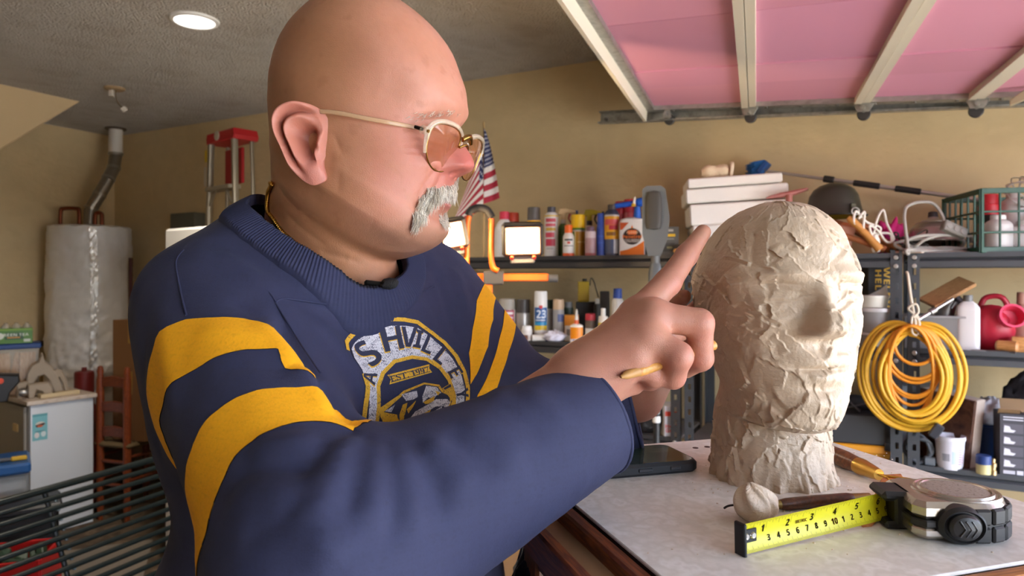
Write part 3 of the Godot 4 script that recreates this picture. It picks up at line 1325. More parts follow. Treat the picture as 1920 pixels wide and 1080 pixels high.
class Finder:
	var bins := {}
	var p: PackedVector3Array
	func _init(pts: PackedVector3Array, eye: float, f: float) -> void:
		p = pts
		for i in p.size():
			var q := p[i]
			var k := Vector2i(int(floorf((960.0 + q.x / -q.z * f) / 8.0)), int(floorf((520.0 - (q.y - eye) / -q.z * f) / 8.0)))
			if not bins.has(k): bins[k] = PackedInt32Array()
			bins[k].append(i)
	func find(u: float, v: float, eye: float, f: float) -> int:
		var best := -1
		var bd := 1e9
		var k := Vector2i(int(floorf(u / 8.0)), int(floorf(v / 8.0)))
		for r in [1, 4, 9]:
			for dx in range(-r, r + 1):
				for dy in range(-r, r + 1):
					var kk := k + Vector2i(dx, dy)
					if not bins.has(kk): continue
					for i in bins[kk]:
						var q := p[i]
						var du := 960.0 + q.x / -q.z * f - u
						var dv := 520.0 - (q.y - eye) / -q.z * f - v
						var sc := (du * du + dv * dv) * 0.02 - q.z * 60.0
						if sc < bd:
							bd = sc
							best = i
			if best >= 0: break
		return best

var hc: Vector3
var hf: Vector3
var hl: Vector3
func hp(x: float, h: float, l: float) -> Vector3:
	return hc + hf * x + hl * l + Vector3(0, h, 0)

const HEAD_D := 0.70
const HEAD_YAW := 11.0

func build_person() -> void:
	var who := thing("person", "bald man in a navy jersey with yellow stripes touching the clay head", "person", xf(ground_of(at(600, 900, 0.8))))
	var shift := who.position
	var skin := StandardMaterial3D.new()
	skin.vertex_color_use_as_albedo = true
	skin.roughness = 0.48
	skin.metallic_specular = 0.45
	skin.subsurf_scatter_enabled = true
	skin.subsurf_scatter_strength = 0.12
	skin.uv1_triplanar = true
	skin.uv1_scale = Vector3.ONE * 55.0
	skin.heightmap_enabled = true
	skin.heightmap_texture = fine_bump
	skin.heightmap_scale = 0.016
	var body := Mb.new()
	make_head(body)
	make_hands(body)
	make_inner_body(body)
	for i in body.v.size():
		body.v[i] -= shift
	part("body", body, skin, who)
	make_face_hair(who, shift)
	make_jersey(who, shift)
	make_glasses()
	make_chain()

var head_find: Finder
var head_p: PackedVector3Array
var head_n: PackedVector3Array

func on_head(u: float, v: float) -> Vector3:
	return head_p[head_find.find(u, v, EYE, F)]

func skin_col(hex: String) -> Color:
	return Color(hex).srgb_to_linear() * 0.72

func make_head(body: Mb) -> void:
	hc = at(690, 250, HEAD_D)
	var ya := deg_to_rad(HEAD_YAW)
	hf = Vector3(cos(ya), 0, sin(ya))
	hl = Vector3(sin(ya), 0, -cos(ya))
	var K := 1.0 / (F / HEAD_D)
	var kx := K * 1.01
	var rows := [
		[660, 640, 520, 520, 0.050, 0.9], [700, 600, 480, 455, 0.066, 0.95], [722, 552, 464, 402, 0.071, 1.0], [722, 512, 484, 362, 0.0725, 1.0],
		[722, 490, 499, 330, 0.073, 1.0], [752, 484, 506, 305, 0.075, 1.0], [790, 474, 510, 280, 0.076, 0.95], [817, 462, 511, 262, 0.0765, 0.9],
		[833, 446, 511, 245, 0.077, 0.85], [838, 428, 510, 228, 0.078, 0.82], [834, 410, 509, 212, 0.0785, 0.80], [838, 388, 508, 198, 0.079, 0.80],
		[848, 360, 507, 184, 0.0795, 0.80], [851, 330, 508, 166, 0.080, 0.80], [848, 300, 509, 150, 0.0805, 0.80], [846, 272, 511, 134, 0.081, 0.78],
		[855, 248, 514, 118, 0.081, 0.74], [867, 230, 518, 104, 0.081, 0.76], [874, 211, 524, 90, 0.081, 0.80], [874, 190, 530, 78, 0.081, 0.82],
		[871, 168, 538, 67, 0.0805, 0.88], [862, 142, 552, 50, 0.079, 0.94], [849, 107, 575, 30, 0.075, 1.0], [831, 78, 597, 15, 0.069, 1.0],
		[806, 50, 622, 3, 0.060, 1.0], [775, 24, 652, -5, 0.045, 1.0], [745, 6, 683, -9, 0.028, 1.0], [727, -3, 703, -10, 0.013, 1.0], [716, -8, 714, -9, 0.0, 1.0]]
	var cols := [[], [], [], [], [], []]
	for i in rows.size():
		for k in 6:
			cols[k].append(rows[i][k])
	var R := rows.size() - 1
	var cr := func(c: Array, t: float) -> float:
		var i := mini(int(t), R - 1)
		return cubic_interpolate(c[i], c[i + 1], c[maxi(i - 1, 0)], c[mini(i + 2, R)], t - i)
	var nose := [[225, 0.0], [236, 2.0], [248, 8.0], [262, 17.0], [278, 28.0], [292, 36.5], [304, 41.5], [314, 42.5], [322, 38.0], [329, 25.0], [335, 9.0], [341, 1.0], [345, 0.0]]
	var nosew := [[225, 0.012], [250, 0.0095], [275, 0.0110], [295, 0.0145], [308, 0.0180], [324, 0.0190], [345, 0.018]]
	var sk := skin_col("d18f74")
	var pale := skin_col("dd9c84")
	var pink := skin_col("cf7a6a")
	var rosy := skin_col("d6756c")
	var tanned := skin_col("c78e64")
	var grey := skin_col("b08a70")
	var n1 := noise(9.0, 71)
	var n2 := noise(40.0, 72)
	var n3 := noise(120.0, 73)
	var nu := 330
	var nv := 300
	var P := PackedVector3Array()
	var C := PackedColorArray()
	var T := PackedInt32Array()
	for j in nv + 1:
		var vv := float(j) / nv
		var t := R * vv
		var fu: float = cr.call(cols[0], t)
		var fv: float = cr.call(cols[1], t)
		var bu: float = cr.call(cols[2], t)
		var bv: float = cr.call(cols[3], t)
		var w: float = maxf(0.0, cr.call(cols[4], t))
		var sq: float = cr.call(cols[5], t)
		var fx := (fu - 690.0) * kx
		var fh := (250.0 - fv) * K
		var bx := (bu - 690.0) * kx
		var bh := (250.0 - bv) * K
		for i in nu:
			var a := TAU * i / nu
			var ca := cos(a)
			var sa := sin(a)
			var e := sq if ca > 0.0 else 1.0
			var s := signf(ca) * pow(absf(ca), e)
			var l := w * signf(sa) * pow(absf(sa), 0.94)
			var x := lerpf(bx, fx, 0.5 + 0.5 * s)
			var h := lerpf(bh, fh, 0.5 + 0.5 * s)
			var pv := 250.0 - h / K      # picture row
			var al := absf(l)
			if ca > 0.0 and t > 4.0:
				var g := smoothstep(0.0, 0.35, ca)
				var nw := lerp_table(nosew, pv)
				var nl := al / nw
				var add := lerp_table(nose, pv) * K / (1.0 + pow(nl, 3.0))
				add += 0.0052 * gauss(pv - 320, 9.0) * gauss(al - 0.0170, 0.005)
				add -= 0.0042 * gauss(pv - 318, 14.0) * gauss(al - 0.0265, 0.005)
				add -= 0.0065 * gauss(pv - 332, 4.0) * gauss(al - 0.0085, 0.0045)
				add -= 0.0090 * gauss(pv - 258, 19.0) * gauss(al - 0.033, 0.0165)
				add += 0.0075 * gauss(pv - 258, 12.0) * gauss(al - 0.034, 0.011)
				add -= 0.0016 * gauss(pv - 262, 2.5) * gauss(al - 0.034, 0.011)
				add += 0.0018 * gauss(pv - 214, 12.0) * gauss(al - 0.028, 0.02)
				add -= 0.0020 * gauss(pv - 282, 5.0) * gauss(al - 0.036, 0.014)
				add += 0.0040 * gauss(pv - 320, 22.0) * gauss(al - 0.046, 0.017)
				add += 0.0020 * gauss(pv - 375, 22.0) * gauss(al - 0.052, 0.016)
				var fl := 0.021 + 0.014 * smoothstep(325, 400, pv)
				add -= 0.0026 * gauss(al - fl, 0.0045) * smoothstep(318, 335, pv) * (1.0 - smoothstep(395, 425, pv))
				add += 0.0035 * gauss(pv - 371, 6.0) * gauss(al, 0.020)
				add += 0.0060 * gauss(pv - 388, 7.0) * gauss(al, 0.019)
				add -= 0.0050 * gauss(pv - 379.5, 3.0) * gauss(al, 0.024)
				add -= 0.0035 * gauss(pv - 406, 8.0) * gauss(al, 0.02)
				add += 0.0035 * gauss(pv - 438, 14.0) * gauss(al, 0.018)
				add -= 0.0010 * gauss(al, 0.003) * gauss(pv - 440, 10.0)
				x += add * g
			var side := smoothstep(0.5, 0.95, absf(sa))
			l -= signf(l) * 0.0045 * side * gauss(pv - 215, 40.0) * gauss(x - 0.055, 0.03)
			l += signf(l) * 0.0035 * side * gauss(pv - 385, 50.0) * gauss(x - 0.02, 0.04)
			P.append(hp(x, h, l + 0.055 * pow(1.0 - clampf(t / 7.0, 0.0, 1.0), 1.3)))
			var q := P[P.size() - 1]
			var m := n1.get_noise_3dv(q * 1.5)
			var c := sk.lerp(pale, clampf(0.5 + m, 0.0, 1.0))
			var front := smoothstep(-0.02, 0.07, x)
			c = c.lerp(tanned, (1.0 - front) * 0.75)
			c = c.lerp(pink, clampf(0.95 * gauss(pv - 335, 62.0) * smoothstep(0.02, 0.06, x) * (0.7 + m), 0.0, 1.0))
			c = c.lerp(rosy, 0.8 * gauss(pv - 306, 26.0) * gauss(al, 0.024) * smoothstep(0.05, 0.09, x))
			c = c.lerp(rosy, 0.45 * gauss(pv - 385, 11.0) * gauss(al, 0.018) * front)
			c = c.lerp(skin_col("c8746c"), 0.8 * gauss(pv - 386, 7.5) * gauss(al, 0.020) * smoothstep(0.06, 0.075, x))
			c = c.lerp(grey, 0.5 * smoothstep(405, 450, pv) * (1.0 - smoothstep(470, 500, pv)) * smoothstep(0.0, 0.05, x))
			c = c.lerp(skin_col("a5623f"), 0.22 * smoothstep(0.33, 0.55, n2.get_noise_3dv(q)))
			c = c * (1.0 + 0.05 * n3.get_noise_3dv(q))
			C.append(c)
	for j in nv:
		for i in nu:
			var i2 := (i + 1) % nu
			var q0 := j * nu + i
			var q1 := j * nu + i2
			T.append_array([q0, q1, q0 + nu, q1, q1 + nu, q0 + nu])
	var N := normals_of(P, T)
	var mid := nu * (nv / 2)
	if N[mid].dot(hf) < 0.0:
		for k in range(0, T.size(), 3):
			var s := T[k + 1]
			T[k + 1] = T[k + 2]
			T[k + 2] = s
		for k in N.size(): N[k] = -N[k]
	head_p = P
	head_find = Finder.new(P, EYE, F)
	var lines := []
	for w in [
		[752, 262, 800, 256, -0.0014, 0.0022], [750, 272, 798, 272, -0.0014, 0.0022], [755, 284, 800, 290, -0.0014, 0.0022], [764, 296, 798, 306, -0.0014, 0.0022],
		[756, 240, 790, 244, -0.0014, 0.0022], [752, 228, 778, 236, -0.0005, 0.002], [795, 128, 852, 108, -0.0010, 0.003], [790, 142, 858, 126, -0.0010, 0.003], [800, 156, 862, 146, -0.0009, 0.003],
		[772, 210, 860, 205, 0.0012, 0.005], [806, 316, 830, 322, -0.001, 0.003], [822, 318, 798, 345, -0.0018, 0.004], [798, 345, 780, 395, -0.0016, 0.005], [780, 395, 776, 430, -0.0014, 0.005],
		[600, 470, 655, 487, -0.0022, 0.005], [655, 487, 720, 492, -0.0025, 0.005], [540, 405, 610, 460, -0.0014, 0.005], [520, 350, 560, 395, -0.0012, 0.006], [620, 500, 700, 515, -0.0015, 0.005],
		[640, 300, 632, 360, -0.0010, 0.005], [632, 280, 640, 330, 0.0010, 0.006], [628, 250, 640, 290, -0.0012, 0.005], [700, 465, 780, 472, 0.0010, 0.007],
		[790, 245, 805, 236, -0.0012, 0.003], [780, 225, 840, 222, -0.001, 0.003], [704, 186, 722, 140, 0.0004, 0.005], [556, 330, 600, 360, -0.0008, 0.006], [800, 300, 822, 326, -0.0012, 0.003], [838, 326, 868, 330, -0.0022, 0.0035], [700, 420, 770, 440, 0.0010, 0.012]]:
		lines.append([on_head(w[0], w[1]), on_head(w[2], w[3]), w[4], w[5]])
	fold(P, N, lines)
	head_p = P
	head_find = Finder.new(P, EYE, F)
	body.put(P, T, PackedVector2Array(), 1, C)
	head_n = normals_of(P, T)
	for side in [-1.0, 1.0]:
		make_ear(body, side)

func make_ear(body: Mb, side: float) -> void:
	var ring := [Vector2(22, 38), Vector2(27, 62), Vector2(20, 71), Vector2(6, 74), Vector2(-10, 64), Vector2(-24, 44), Vector2(-36, 14), Vector2(-45, -10), Vector2(-46, -32), Vector2(-36, -50), Vector2(-16, -60), Vector2(6, -58), Vector2(22, -48), Vector2(31, -30), Vector2(30, -6), Vector2(26, 16)]
	var K := HEAD_D / F
	var c0 := on_head(586, 266)
	var loc := Vector3((c0 - hc).dot(hf), (c0 - hc).y, (c0 - hc).dot(hl))
	var out := -hl if side < 0 else hl
	var pink := skin_col("cf8672")
	var lobe := skin_col("d48878")
	var deep := skin_col("a85a46")
	body.sheet(120, 60, func(u: float, v: float) -> Array:
		var t := u * ring.size()
		var i := int(t) % ring.size()
		var m := ring.size()
		var p: Vector2 = ring[i].cubic_interpolate(ring[(i + 1) % m], ring[(i - 1 + m) % m], ring[(i + 2) % m], t - floorf(t))
		var ang := fposmod(rad_to_deg(atan2(-p.y, p.x)), 360.0)   # 0 forward, 90 up, 180 back
		var r := minf(1.0, v / 0.72)
		var q := p * r
		var back := smoothstep(60.0, 110.0, ang) * (1.0 - smoothstep(235.0, 275.0, ang))   # upper and rear part
		var low := gauss(wrapf(ang - 285.0, -180.0, 180.0), 28.0)
		var fwd := 1.0 - smoothstep(15.0, 55.0, absf(wrapf(ang, -180.0, 180.0)))
		var lift := 0.010 + 0.010 * clampf(-q.x / 45.0, -0.6, 1.0) + 0.004 * clampf(-q.y / 60.0, 0.0, 1.0)
		var z := lift
		z -= 0.0125 * exp(-pow(r / 0.40, 4.0))                       # hollow
		z += 0.0052 * back * gauss(r - 0.60, 0.11)                   # inner ridge
		z -= 0.0058 * back * gauss(r - 0.79, 0.07)                  # furrow
		z += 0.0052 * maxf(back, 0.5 * smoothstep(30.0, 70.0, ang) * (1.0 - smoothstep(90.0, 130.0, ang))) * gauss(r - 0.96, 0.09)    # rim
		z += 0.0045 * low * gauss(r - 0.66, 0.26)                    # lobe
		z += 0.0050 * fwd * gauss(r - 0.70, 0.2) * smoothstep(-30.0, 10.0, q.y)      # flap before the hole
		z -= 0.0060 * (1.0 - back) * (1.0 - low) * smoothstep(0.75, 1.0, r)
		if v > 0.72:
			var k := (v - 0.72) / 0.28
			z = lerpf(z, -0.012, k * k * (3.0 - 2.0 * k))
			q = p * (1.0 + 0.06 * sin(PI * minf(1.0, k * 1.6)) - 0.24 * k)
		var c := pink.lerp(deep, clampf(0.9 * exp(-pow(r / 0.42, 4.0)) + 0.5 * back * gauss(r - 0.79, 0.07), 0.0, 1.0)).lerp(lobe, low)
		var l := loc.z * (1.0 if side < 0 else -1.0)
		return [hc + hf * (loc.x + q.x * K * 1.02) + Vector3(0, loc.y - q.y * K, 0) + hl * l + out * z, c]
	, true, 1 if side < 0 else -1, true)

func make_hands(body: Mb) -> void:
	var f := Field.new()
	var W := at(1096, 706, 0.598)
	var fore := at(1010, 770, 0.592)
	var mI := at(1196, 588, 0.612)
	var mM := at(1226, 592, 0.596)
	var mR := at(1216, 634, 0.584)
	var mP := at(1190, 672, 0.582)
	f.bone(fore, W, 0.030, 0.0265, 0.02)
	f.bone(W, mI.lerp(W, 0.12), 0.0240, 0.0150, 0.014)
	f.bone(W, mM.lerp(W, 0.06), 0.0250, 0.0150, 0.014)
	f.bone(W, mR.lerp(W, 0.06), 0.0245, 0.0150, 0.014)
	f.bone(at(1108, 716, 0.598), mP, 0.0220, 0.0140, 0.014)
	f.bone(mI, mI, 0.0142, 0.0142, 0.01)
	f.bone(mM, mM, 0.0140, 0.0140, 0.01)
	f.bone(mR, mR, 0.0138, 0.0138, 0.01)
	f.bone(at(1130, 722, 0.604), at(1185, 716, 0.612), 0.0150, 0.0120, 0.016)
	var pM := at(1311, 606, 0.594)
	f.bone(mM, pM, 0.0136, 0.0126, 0.006)
	f.bone(pM, at(1314, 672, 0.606), 0.0122, 0.0108, 0.004)
	f.bone(at(1314, 672, 0.606), at(1285, 690, 0.624), 0.0106, 0.0094, 0.004)
	var pR := at(1272, 668, 0.574)
	f.bone(mR, pR, 0.0130, 0.0122, 0.006)
	f.bone(pR, at(1262, 706, 0.588), 0.0116, 0.0104, 0.004)
	f.bone(at(1262, 706, 0.588), at(1232, 706, 0.604), 0.0102, 0.0092, 0.004)
	var pP := at(1226, 704, 0.590)
	f.bone(mP, pP, 0.0110, 0.0104, 0.006)
	f.bone(pP, at(1218, 712, 0.604), 0.0098, 0.0090, 0.004)
	f.bone(at(1218, 712, 0.604), at(1196, 704, 0.614), 0.0088, 0.0080, 0.004)
	var k1 := at(1252, 530, 0.634)
	var k2 := at(1288, 478, 0.652)
	f.bone(mI, k1, 0.0138, 0.0122, 0.006)
	f.bone(k1, k2, 0.0120, 0.0104, 0.004)
	f.bone(k2, at(1318, 436, 0.664), 0.0102, 0.0078, 0.004)
	var t1 := at(1178, 672, 0.636)
	f.bone(at(1120, 700, 0.612), t1, 0.0180, 0.0150, 0.012)
	f.bone(t1, at(1246, 632, 0.652), 0.0140, 0.0125, 0.005)
	f.bone(at(1246, 632, 0.652), at(1296, 608, 0.664), 0.0122, 0.0098, 0.004)
	hand_skin(body, f, [
		[mI, at(1196, 640, 0.60), 0.0010, 0.006], [at(1235, 610, 0.59), at(1275, 600, 0.585), 0.0012, 0.006], [at(1252, 640, 0.585), at(1280, 628, 0.585), -0.0012, 0.004],
		[at(1215, 655, 0.575), at(1222, 690, 0.575), -0.0012, 0.003], [at(1228, 655, 0.57), at(1232, 684, 0.57), -0.0010, 0.0025],
		[at(1132, 715, 0.58), at(1168, 742, 0.59), -0.0014, 0.003], [at(1120, 722, 0.58), at(1150, 748, 0.59), -0.0012, 0.003], [at(1146, 708, 0.58), at(1182, 730, 0.59), -0.0012, 0.003],
		[W, mM, 0.0008, 0.005], [W, mR, 0.0008, 0.005], [at(1180, 570, 0.60), at(1240, 568, 0.59), 0.0010, 0.008]])
	var g := Field.new()
	var W2 := at(1196, 742, 0.80)
	g.bone(at(1120, 770, 0.83), W2, 0.030, 0.026, 0.02)
	var base := [at(1226, 640, 0.775), at(1240, 652, 0.79), at(1250, 668, 0.805), at(1256, 690, 0.815)]
	var tips := [at(1282, 556, 0.735), at(1330, 566, 0.78), at(1352, 600, 0.80), at(1352, 650, 0.81)]
	for i in 4:
		g.bone(W2, base[i], 0.022, 0.0142, 0.014)
		var m1: Vector3 = base[i].lerp(tips[i], 0.45) + Vector3(0.002, 0.008, -0.008)
		var m2: Vector3 = base[i].lerp(tips[i], 0.75) + Vector3(0.002, 0.005, -0.006)
		g.bone(base[i], m1, 0.0118, 0.0106, 0.005)
		g.bone(m1, m2, 0.0106, 0.0096, 0.004)
		g.bone(m2, tips[i], 0.0096, 0.0078, 0.004)
	g.bone(at(1200, 722, 0.785), at(1238, 672, 0.752), 0.018, 0.0135, 0.012)
	g.bone(at(1238, 672, 0.752), at(1288, 640, 0.742), 0.0128, 0.0096, 0.005)
	hand_skin(body, g, [])

func hand_skin(body: Mb, f: Field, lines: Array) -> void:
	var lo := f.a[0]
	var hi := f.a[0]
	for i in f.a.size():
		for q in [f.a[i], f.a[i] + f.ba[i]]:
			lo = lo.min(q)
			hi = hi.max(q)
	f.nets(0.0026, lo - Vector3.ONE * 0.035, hi + Vector3.ONE * 0.035)
	for i in f.mv.size():
		f.mv[i] -= f.grad(f.mv[i], f.all) * f.val(f.mv[i], f.all)
	var n := normals_of(f.mv, f.mf)
	fold(f.mv, n, lines)
	var c := PackedColorArray()
	var base := skin_col("d29a80")
	var red := skin_col("cf8272")
	var nn := noise(30.0, 75)
	var n2 := noise(9.0, 76)
	for p in f.mv:
		var kn := 0.0
		for i in range(5, f.a.size()):
			if f.ba[i].length_squared() > 1e-8 and f.ra[i] < 0.0135:
				kn = maxf(kn, exp(-(p - f.a[i]).length_squared() / 0.00022))
		c.append(base.lerp(red, clampf(0.25 + 0.5 * kn + 0.35 * n2.get_noise_3dv(p * 3.0), 0.0, 1.0)) * (1.0 + 0.06 * nn.get_noise_3dv(p * 3.0)))
	body.put(f.mv, f.mf, PackedVector2Array(), 1, c)

var jo := {}
func joints() -> void:
	if jo.size(): return
	jo = {
		"sn": at(386, 578, 0.67), "en": at(612, 1046, 0.47), "wn": at(1108, 786, 0.597),
		"sf": at(800, 552, 0.87), "ef": at(985, 792, 0.80), "wf": at(1185, 752, 0.78)}
	var L: Vector3 = jo.sf - jo.sn
	L.y = 0
	L = L.normalized()
	jo.L = L
	jo.N = Vector3(-L.z, 0, L.x)        # the way the chest faces
	if jo.N.x < 0: jo.N = -jo.N
	jo.M = (jo.sn + jo.sf) / 2

func make_inner_body(body: Mb) -> void:
	joints()
	body.col = skin_col("cf9a7c")
	body.tube([jo.sn, jo.en, jo.wn.lerp(jo.en, 0.12)], [0.045, 0.038, 0.030], 12)
	body.tube([jo.sf, jo.ef, jo.wf.lerp(jo.ef, 0.1)], [0.045, 0.038, 0.030], 12)
	var m: Vector3 = jo.M
	body.tube([m + Vector3(0, -0.02, 0), m + Vector3(0, -0.25, 0) + jo.N * 0.02, m + Vector3(0, -0.5, 0)], [0.09, 0.11, 0.11], 16)
	for s in [-1.0, 1.0]:
		var h: Vector3 = m + jo.L * s * 0.09
		body.tube([Vector3(h.x, 0.97, h.z), Vector3(h.x, 0.5, h.z) + jo.N * 0.03, Vector3(h.x, 0.06, h.z)], [0.08, 0.055, 0.04], 12)
	body.col = Color.WHITE

func make_face_hair(who: Node3D, shift: Vector3) -> void:
	var rng := RandomNumberGenerator.new()
	rng.seed = 81
	var grey_hair := StandardMaterial3D.new()
	grey_hair.vertex_color_use_as_albedo = true
	grey_hair.roughness = 0.5
	grey_hair.backlight_enabled = true
	grey_hair.backlight = Color(0.5, 0.47, 0.42)
	var shades := [Color("dcc8a8"), Color("bba484"), Color("80705c"), Color("ecdcc0"), Color("a08c70")]
	var groups := {
		"moustache": [
			[Vector2(802, 350), Vector2(868, 342), Vector2(872, 358), Vector2(806, 370), Vector2(-5, 22), 0.0125, 760],
			[Vector2(786, 372), Vector2(812, 352), Vector2(822, 372), Vector2(794, 396), Vector2(-7, 20), 0.0125, 520],
			[Vector2(776, 398), Vector2(796, 380), Vector2(798, 400), Vector2(779, 424), Vector2(-6, 20), 0.012, 420]],
		"chin_tuft": [[Vector2(824, 402), Vector2(846, 400), Vector2(842, 414), Vector2(826, 416), Vector2(3, 18), 0.010, 240]],
		"eyebrow": [[Vector2(768, 214), Vector2(862, 205), Vector2(868, 212), Vector2(772, 224), Vector2(-12, 2), 0.0045, 70]]}
	for g in groups:
		var b := Mb.new()
		for q in groups[g]:
			for k in q[6]:
				var s := rng.randf()
				var t := rng.randf()
				var px: Vector2 = q[0].lerp(q[1], s).lerp(q[3].lerp(q[2], s), t)
				var i := head_find.find(px.x, px.y, EYE, F)
				if i < 0: continue
				var p := head_p[i]
				var n := head_n[i]
				var d: Vector3 = Vector3(q[4].x + rng.randfn(0, 3.5), -q[4].y + rng.randfn(0, 2.5), rng.randfn(0, 2.5)).normalized()
				d = (d - n * d.dot(n) * 0.7).normalized()
				p += (hl * rng.randfn(0, 0.0012) + Vector3(0, rng.randfn(0, 0.0006), 0))
				var L: float = q[5] * rng.randf_range(0.6, 1.25)
				var lift := rng.randf_range(0.25, 0.6)
				b.col = shades[rng.randi() % 5] * rng.randf_range(0.85, 1.1)
				b.tube([p - n * 0.001, p + n * L * lift * 0.5 + d * L * 0.45, p + n * L * lift * 0.45 + d * L], [0.00026, 0.00024, 0.00008], 3)
		for i in b.v.size():
			b.v[i] -= shift
		var o := part(g, b, grey_hair, who)
		o.set_meta("kind", "stuff")

var jersey: Field
func on_jersey(u: float, v: float) -> Vector3:
	var o := Vector3(0, EYE, 0)
	return jersey.hit(o, (at(u, v, 1.0) - o).normalized())

func make_jersey(who: Node3D, shift: Vector3) -> void:
	joints()
	var f := Field.new()
	jersey = f
	var M: Vector3 = jo.M
	var L: Vector3 = jo.L
	var N: Vector3 = jo.N
	var U := Vector3.UP
	f.bone(jo.sn + L * 0.035 + U * 0.008, M - L * 0.06 + U * 0.045 - N * 0.01, 0.052, 0.052, 0.05)
	f.bone(M - L * 0.06 + U * 0.045 - N * 0.01, M + L * 0.06 + U * 0.04 - N * 0.01, 0.052, 0.052, 0.05)
	f.bone(M + L * 0.06 + U * 0.04 - N * 0.01, jo.sf - L * 0.03 + U * 0.005, 0.052, 0.060, 0.05)
	f.bone(M - L * 0.08 - U * 0.10 + N * 0.035, M + L * 0.085 - U * 0.10 + N * 0.035, 0.118, 0.118, 0.08)
	f.bone(M - L * 0.08 - U * 0.34 + N * 0.025, M + L * 0.07 - U * 0.34 + N * 0.025, 0.13, 0.13, 0.12)
	f.bone(M - L * 0.07 - U * 0.55, M + L * 0.06 - U * 0.55, 0.12, 0.12, 0.10)
	f.bone(at(454, 462, 0.750), at(520, 486, 0.705), 0.022, 0.028, 0.05)
	f.bone(at(520, 486, 0.705), at(600, 548, 0.680), 0.028, 0.033, 0.05)
	f.bone(at(600, 545, 0.680), at(705, 592, 0.715), 0.034, 0.030, 0.05)
	f.bone(at(705, 592, 0.715), at(775, 560, 0.79), 0.030, 0.032, 0.05)
	var trunk := f.all.duplicate()
	f.bone(jo.sn, jo.en, 0.063, 0.071, 0.05)
	f.bone(jo.en, jo.wn, 0.072, 0.050, 0.03)
	var near := PackedInt32Array([trunk.size(), trunk.size() + 1])
	f.bone(jo.sf, jo.ef, 0.060, 0.062, 0.04)
	f.bone(jo.ef, jo.wf, 0.062, 0.052, 0.03)
	var far := PackedInt32Array([trunk.size() + 2, trunk.size() + 3])
	f.nets(0.0052, Vector3(-0.52, 0.86, -1.16), Vector3(0.16, 1.55, -0.34))
	var P := f.mv
	var T := f.mf
	for i in P.size():
		var n := f.grad(P[i], f.all)
		P[i] -= n * f.val(P[i], f.all)
	var n0 := normals_of(P, T)
	var lines := []
	for w in JERSEY_FOLDS:
		var a := on_jersey(w[0], w[1])
		var b := on_jersey(w[2], w[3])
		if a == Vector3.ZERO or b == Vector3.ZERO: continue
		lines.append([a, b, w[4], w[5]])
	fold(P, n0, lines)
	var nz := noise(6.0, 91)
	var nz2 := noise(22.0, 92)
	for i in P.size():
		P[i] += n0[i] * (0.0022 * nz.get_noise_3dv(P[i]) + 0.0008 * nz2.get_noise_3dv(P[i]))
	var arm := PackedFloat32Array()       # < 0 on the near sleeve
	var arm2 := PackedFloat32Array()
	var t1 := PackedFloat32Array()        # metres down the near upper arm
	var t2 := PackedFloat32Array()
	var cuff := PackedFloat32Array()
	var neck := PackedFloat32Array()
	var fore := PackedFloat32Array()
	var ax1: Vector3 = (jo.en - jo.sn).normalized()
	var ax2: Vector3 = (jo.ef - jo.sf).normalized()
	var w1: Vector3 = (jo.wn - jo.en).normalized()
	var w2: Vector3 = (jo.wf - jo.ef).normalized()
	var nb: Vector3 = at(606, 490, 0.735)
	var na := (U * 0.93 + N * 0.36).normalized()
	var nN := (N - na * N.dot(na)).normalized()
	set_neck(nb, L, nN)
	var seam1 := through(SEAM_NEAR)
	var seam2 := through(SEAM_FAR)
	var fit1 := through(MARKS_NEAR)
	var fit2 := through(MARKS_FAR)
	for p in P:
		var dt := 1e3
		for i in trunk: dt = minf(dt, f.one(i, p))
		var dn := minf(f.one(near[0], p), f.one(near[1], p))
		var df := minf(f.one(far[0], p), f.one(far[1], p))
		var s1: float = (p - jo.sn).dot(ax1)
		var b1 := maxf(along(p, seam1) if dn < 0.1 else 0.1, dn - dt - 0.03)
		if f.one(near[1], p) < f.one(near[0], p) and dn < dt and (p - jo.en).dot(w1) > 0.05: b1 = minf(b1, dn - dt)
		arm.append(b1)
		arm2.append(maxf(along(p, seam2) if df < 0.1 else 0.1, df - dt - 0.07))
		var past: float = (p - jo.en).dot(w1)
		var dfo := f.one(near[1], p) - f.one(near[0], p)
		var tq := 0.3
		if dn < 0.10 and (past < 0.06 or dfo > 0.0): tq = along(p, fit1)
		t1.append(maxf(tq, 0.14 + past * 2.0 - 0.04) if past > 0.02 and dfo < 0.0 else tq)
		t2.append(along(p, fit2) if df < 0.10 and (p - jo.ef).dot(w2) < 0.06 else 0.3)
		cuff.append(-(p - jo.wn).dot(w1) if dn < df and (p - jo.en).dot(w1) > 0.1 else (-(p - jo.wf).dot(w2) if df < dn and df < dt and (p - jo.ef).dot(w2) > 0.05 else 1.0))
		fore.append(f.one(near[1], p) - f.one(near[0], p))
		var q := p - nb
		neck.append(neck_edge(q.dot(L), q.dot(nN)) if p.y > M.y - 0.12 and p.distance_to(nb) < 0.25 else 1.0)
	var rest := [arm, arm2, t1, t2, fore]
	var r := cut(P, T, cuff, [arm, arm2, t1, t2, neck, fore])
	T = r[1]
	P = r[2]
	var m = r[4]
	r = cut(P, T, m[4], [m[0], m[1], m[2], m[3], m[5]])
	T = r[1]
	P = r[2]
	m = r[4]
	r = cut(P, T, m[0], [m[1], m[2], m[3], m[4]])
	var sleeve: PackedInt32Array = r[0]
	var trunk_f: PackedInt32Array = r[1]
	P = r[2]
	m = r[4]
	var bits := {"jersey_body": [], "near": [], "far": []}
	r = cut(P, trunk_f, m[0], [m[1], m[2], m[3]])
	var sleeve2: PackedInt32Array = r[0]
	trunk_f = r[1]
	P = r[2]
	m = r[4]
	var bands := []
	var plain := []
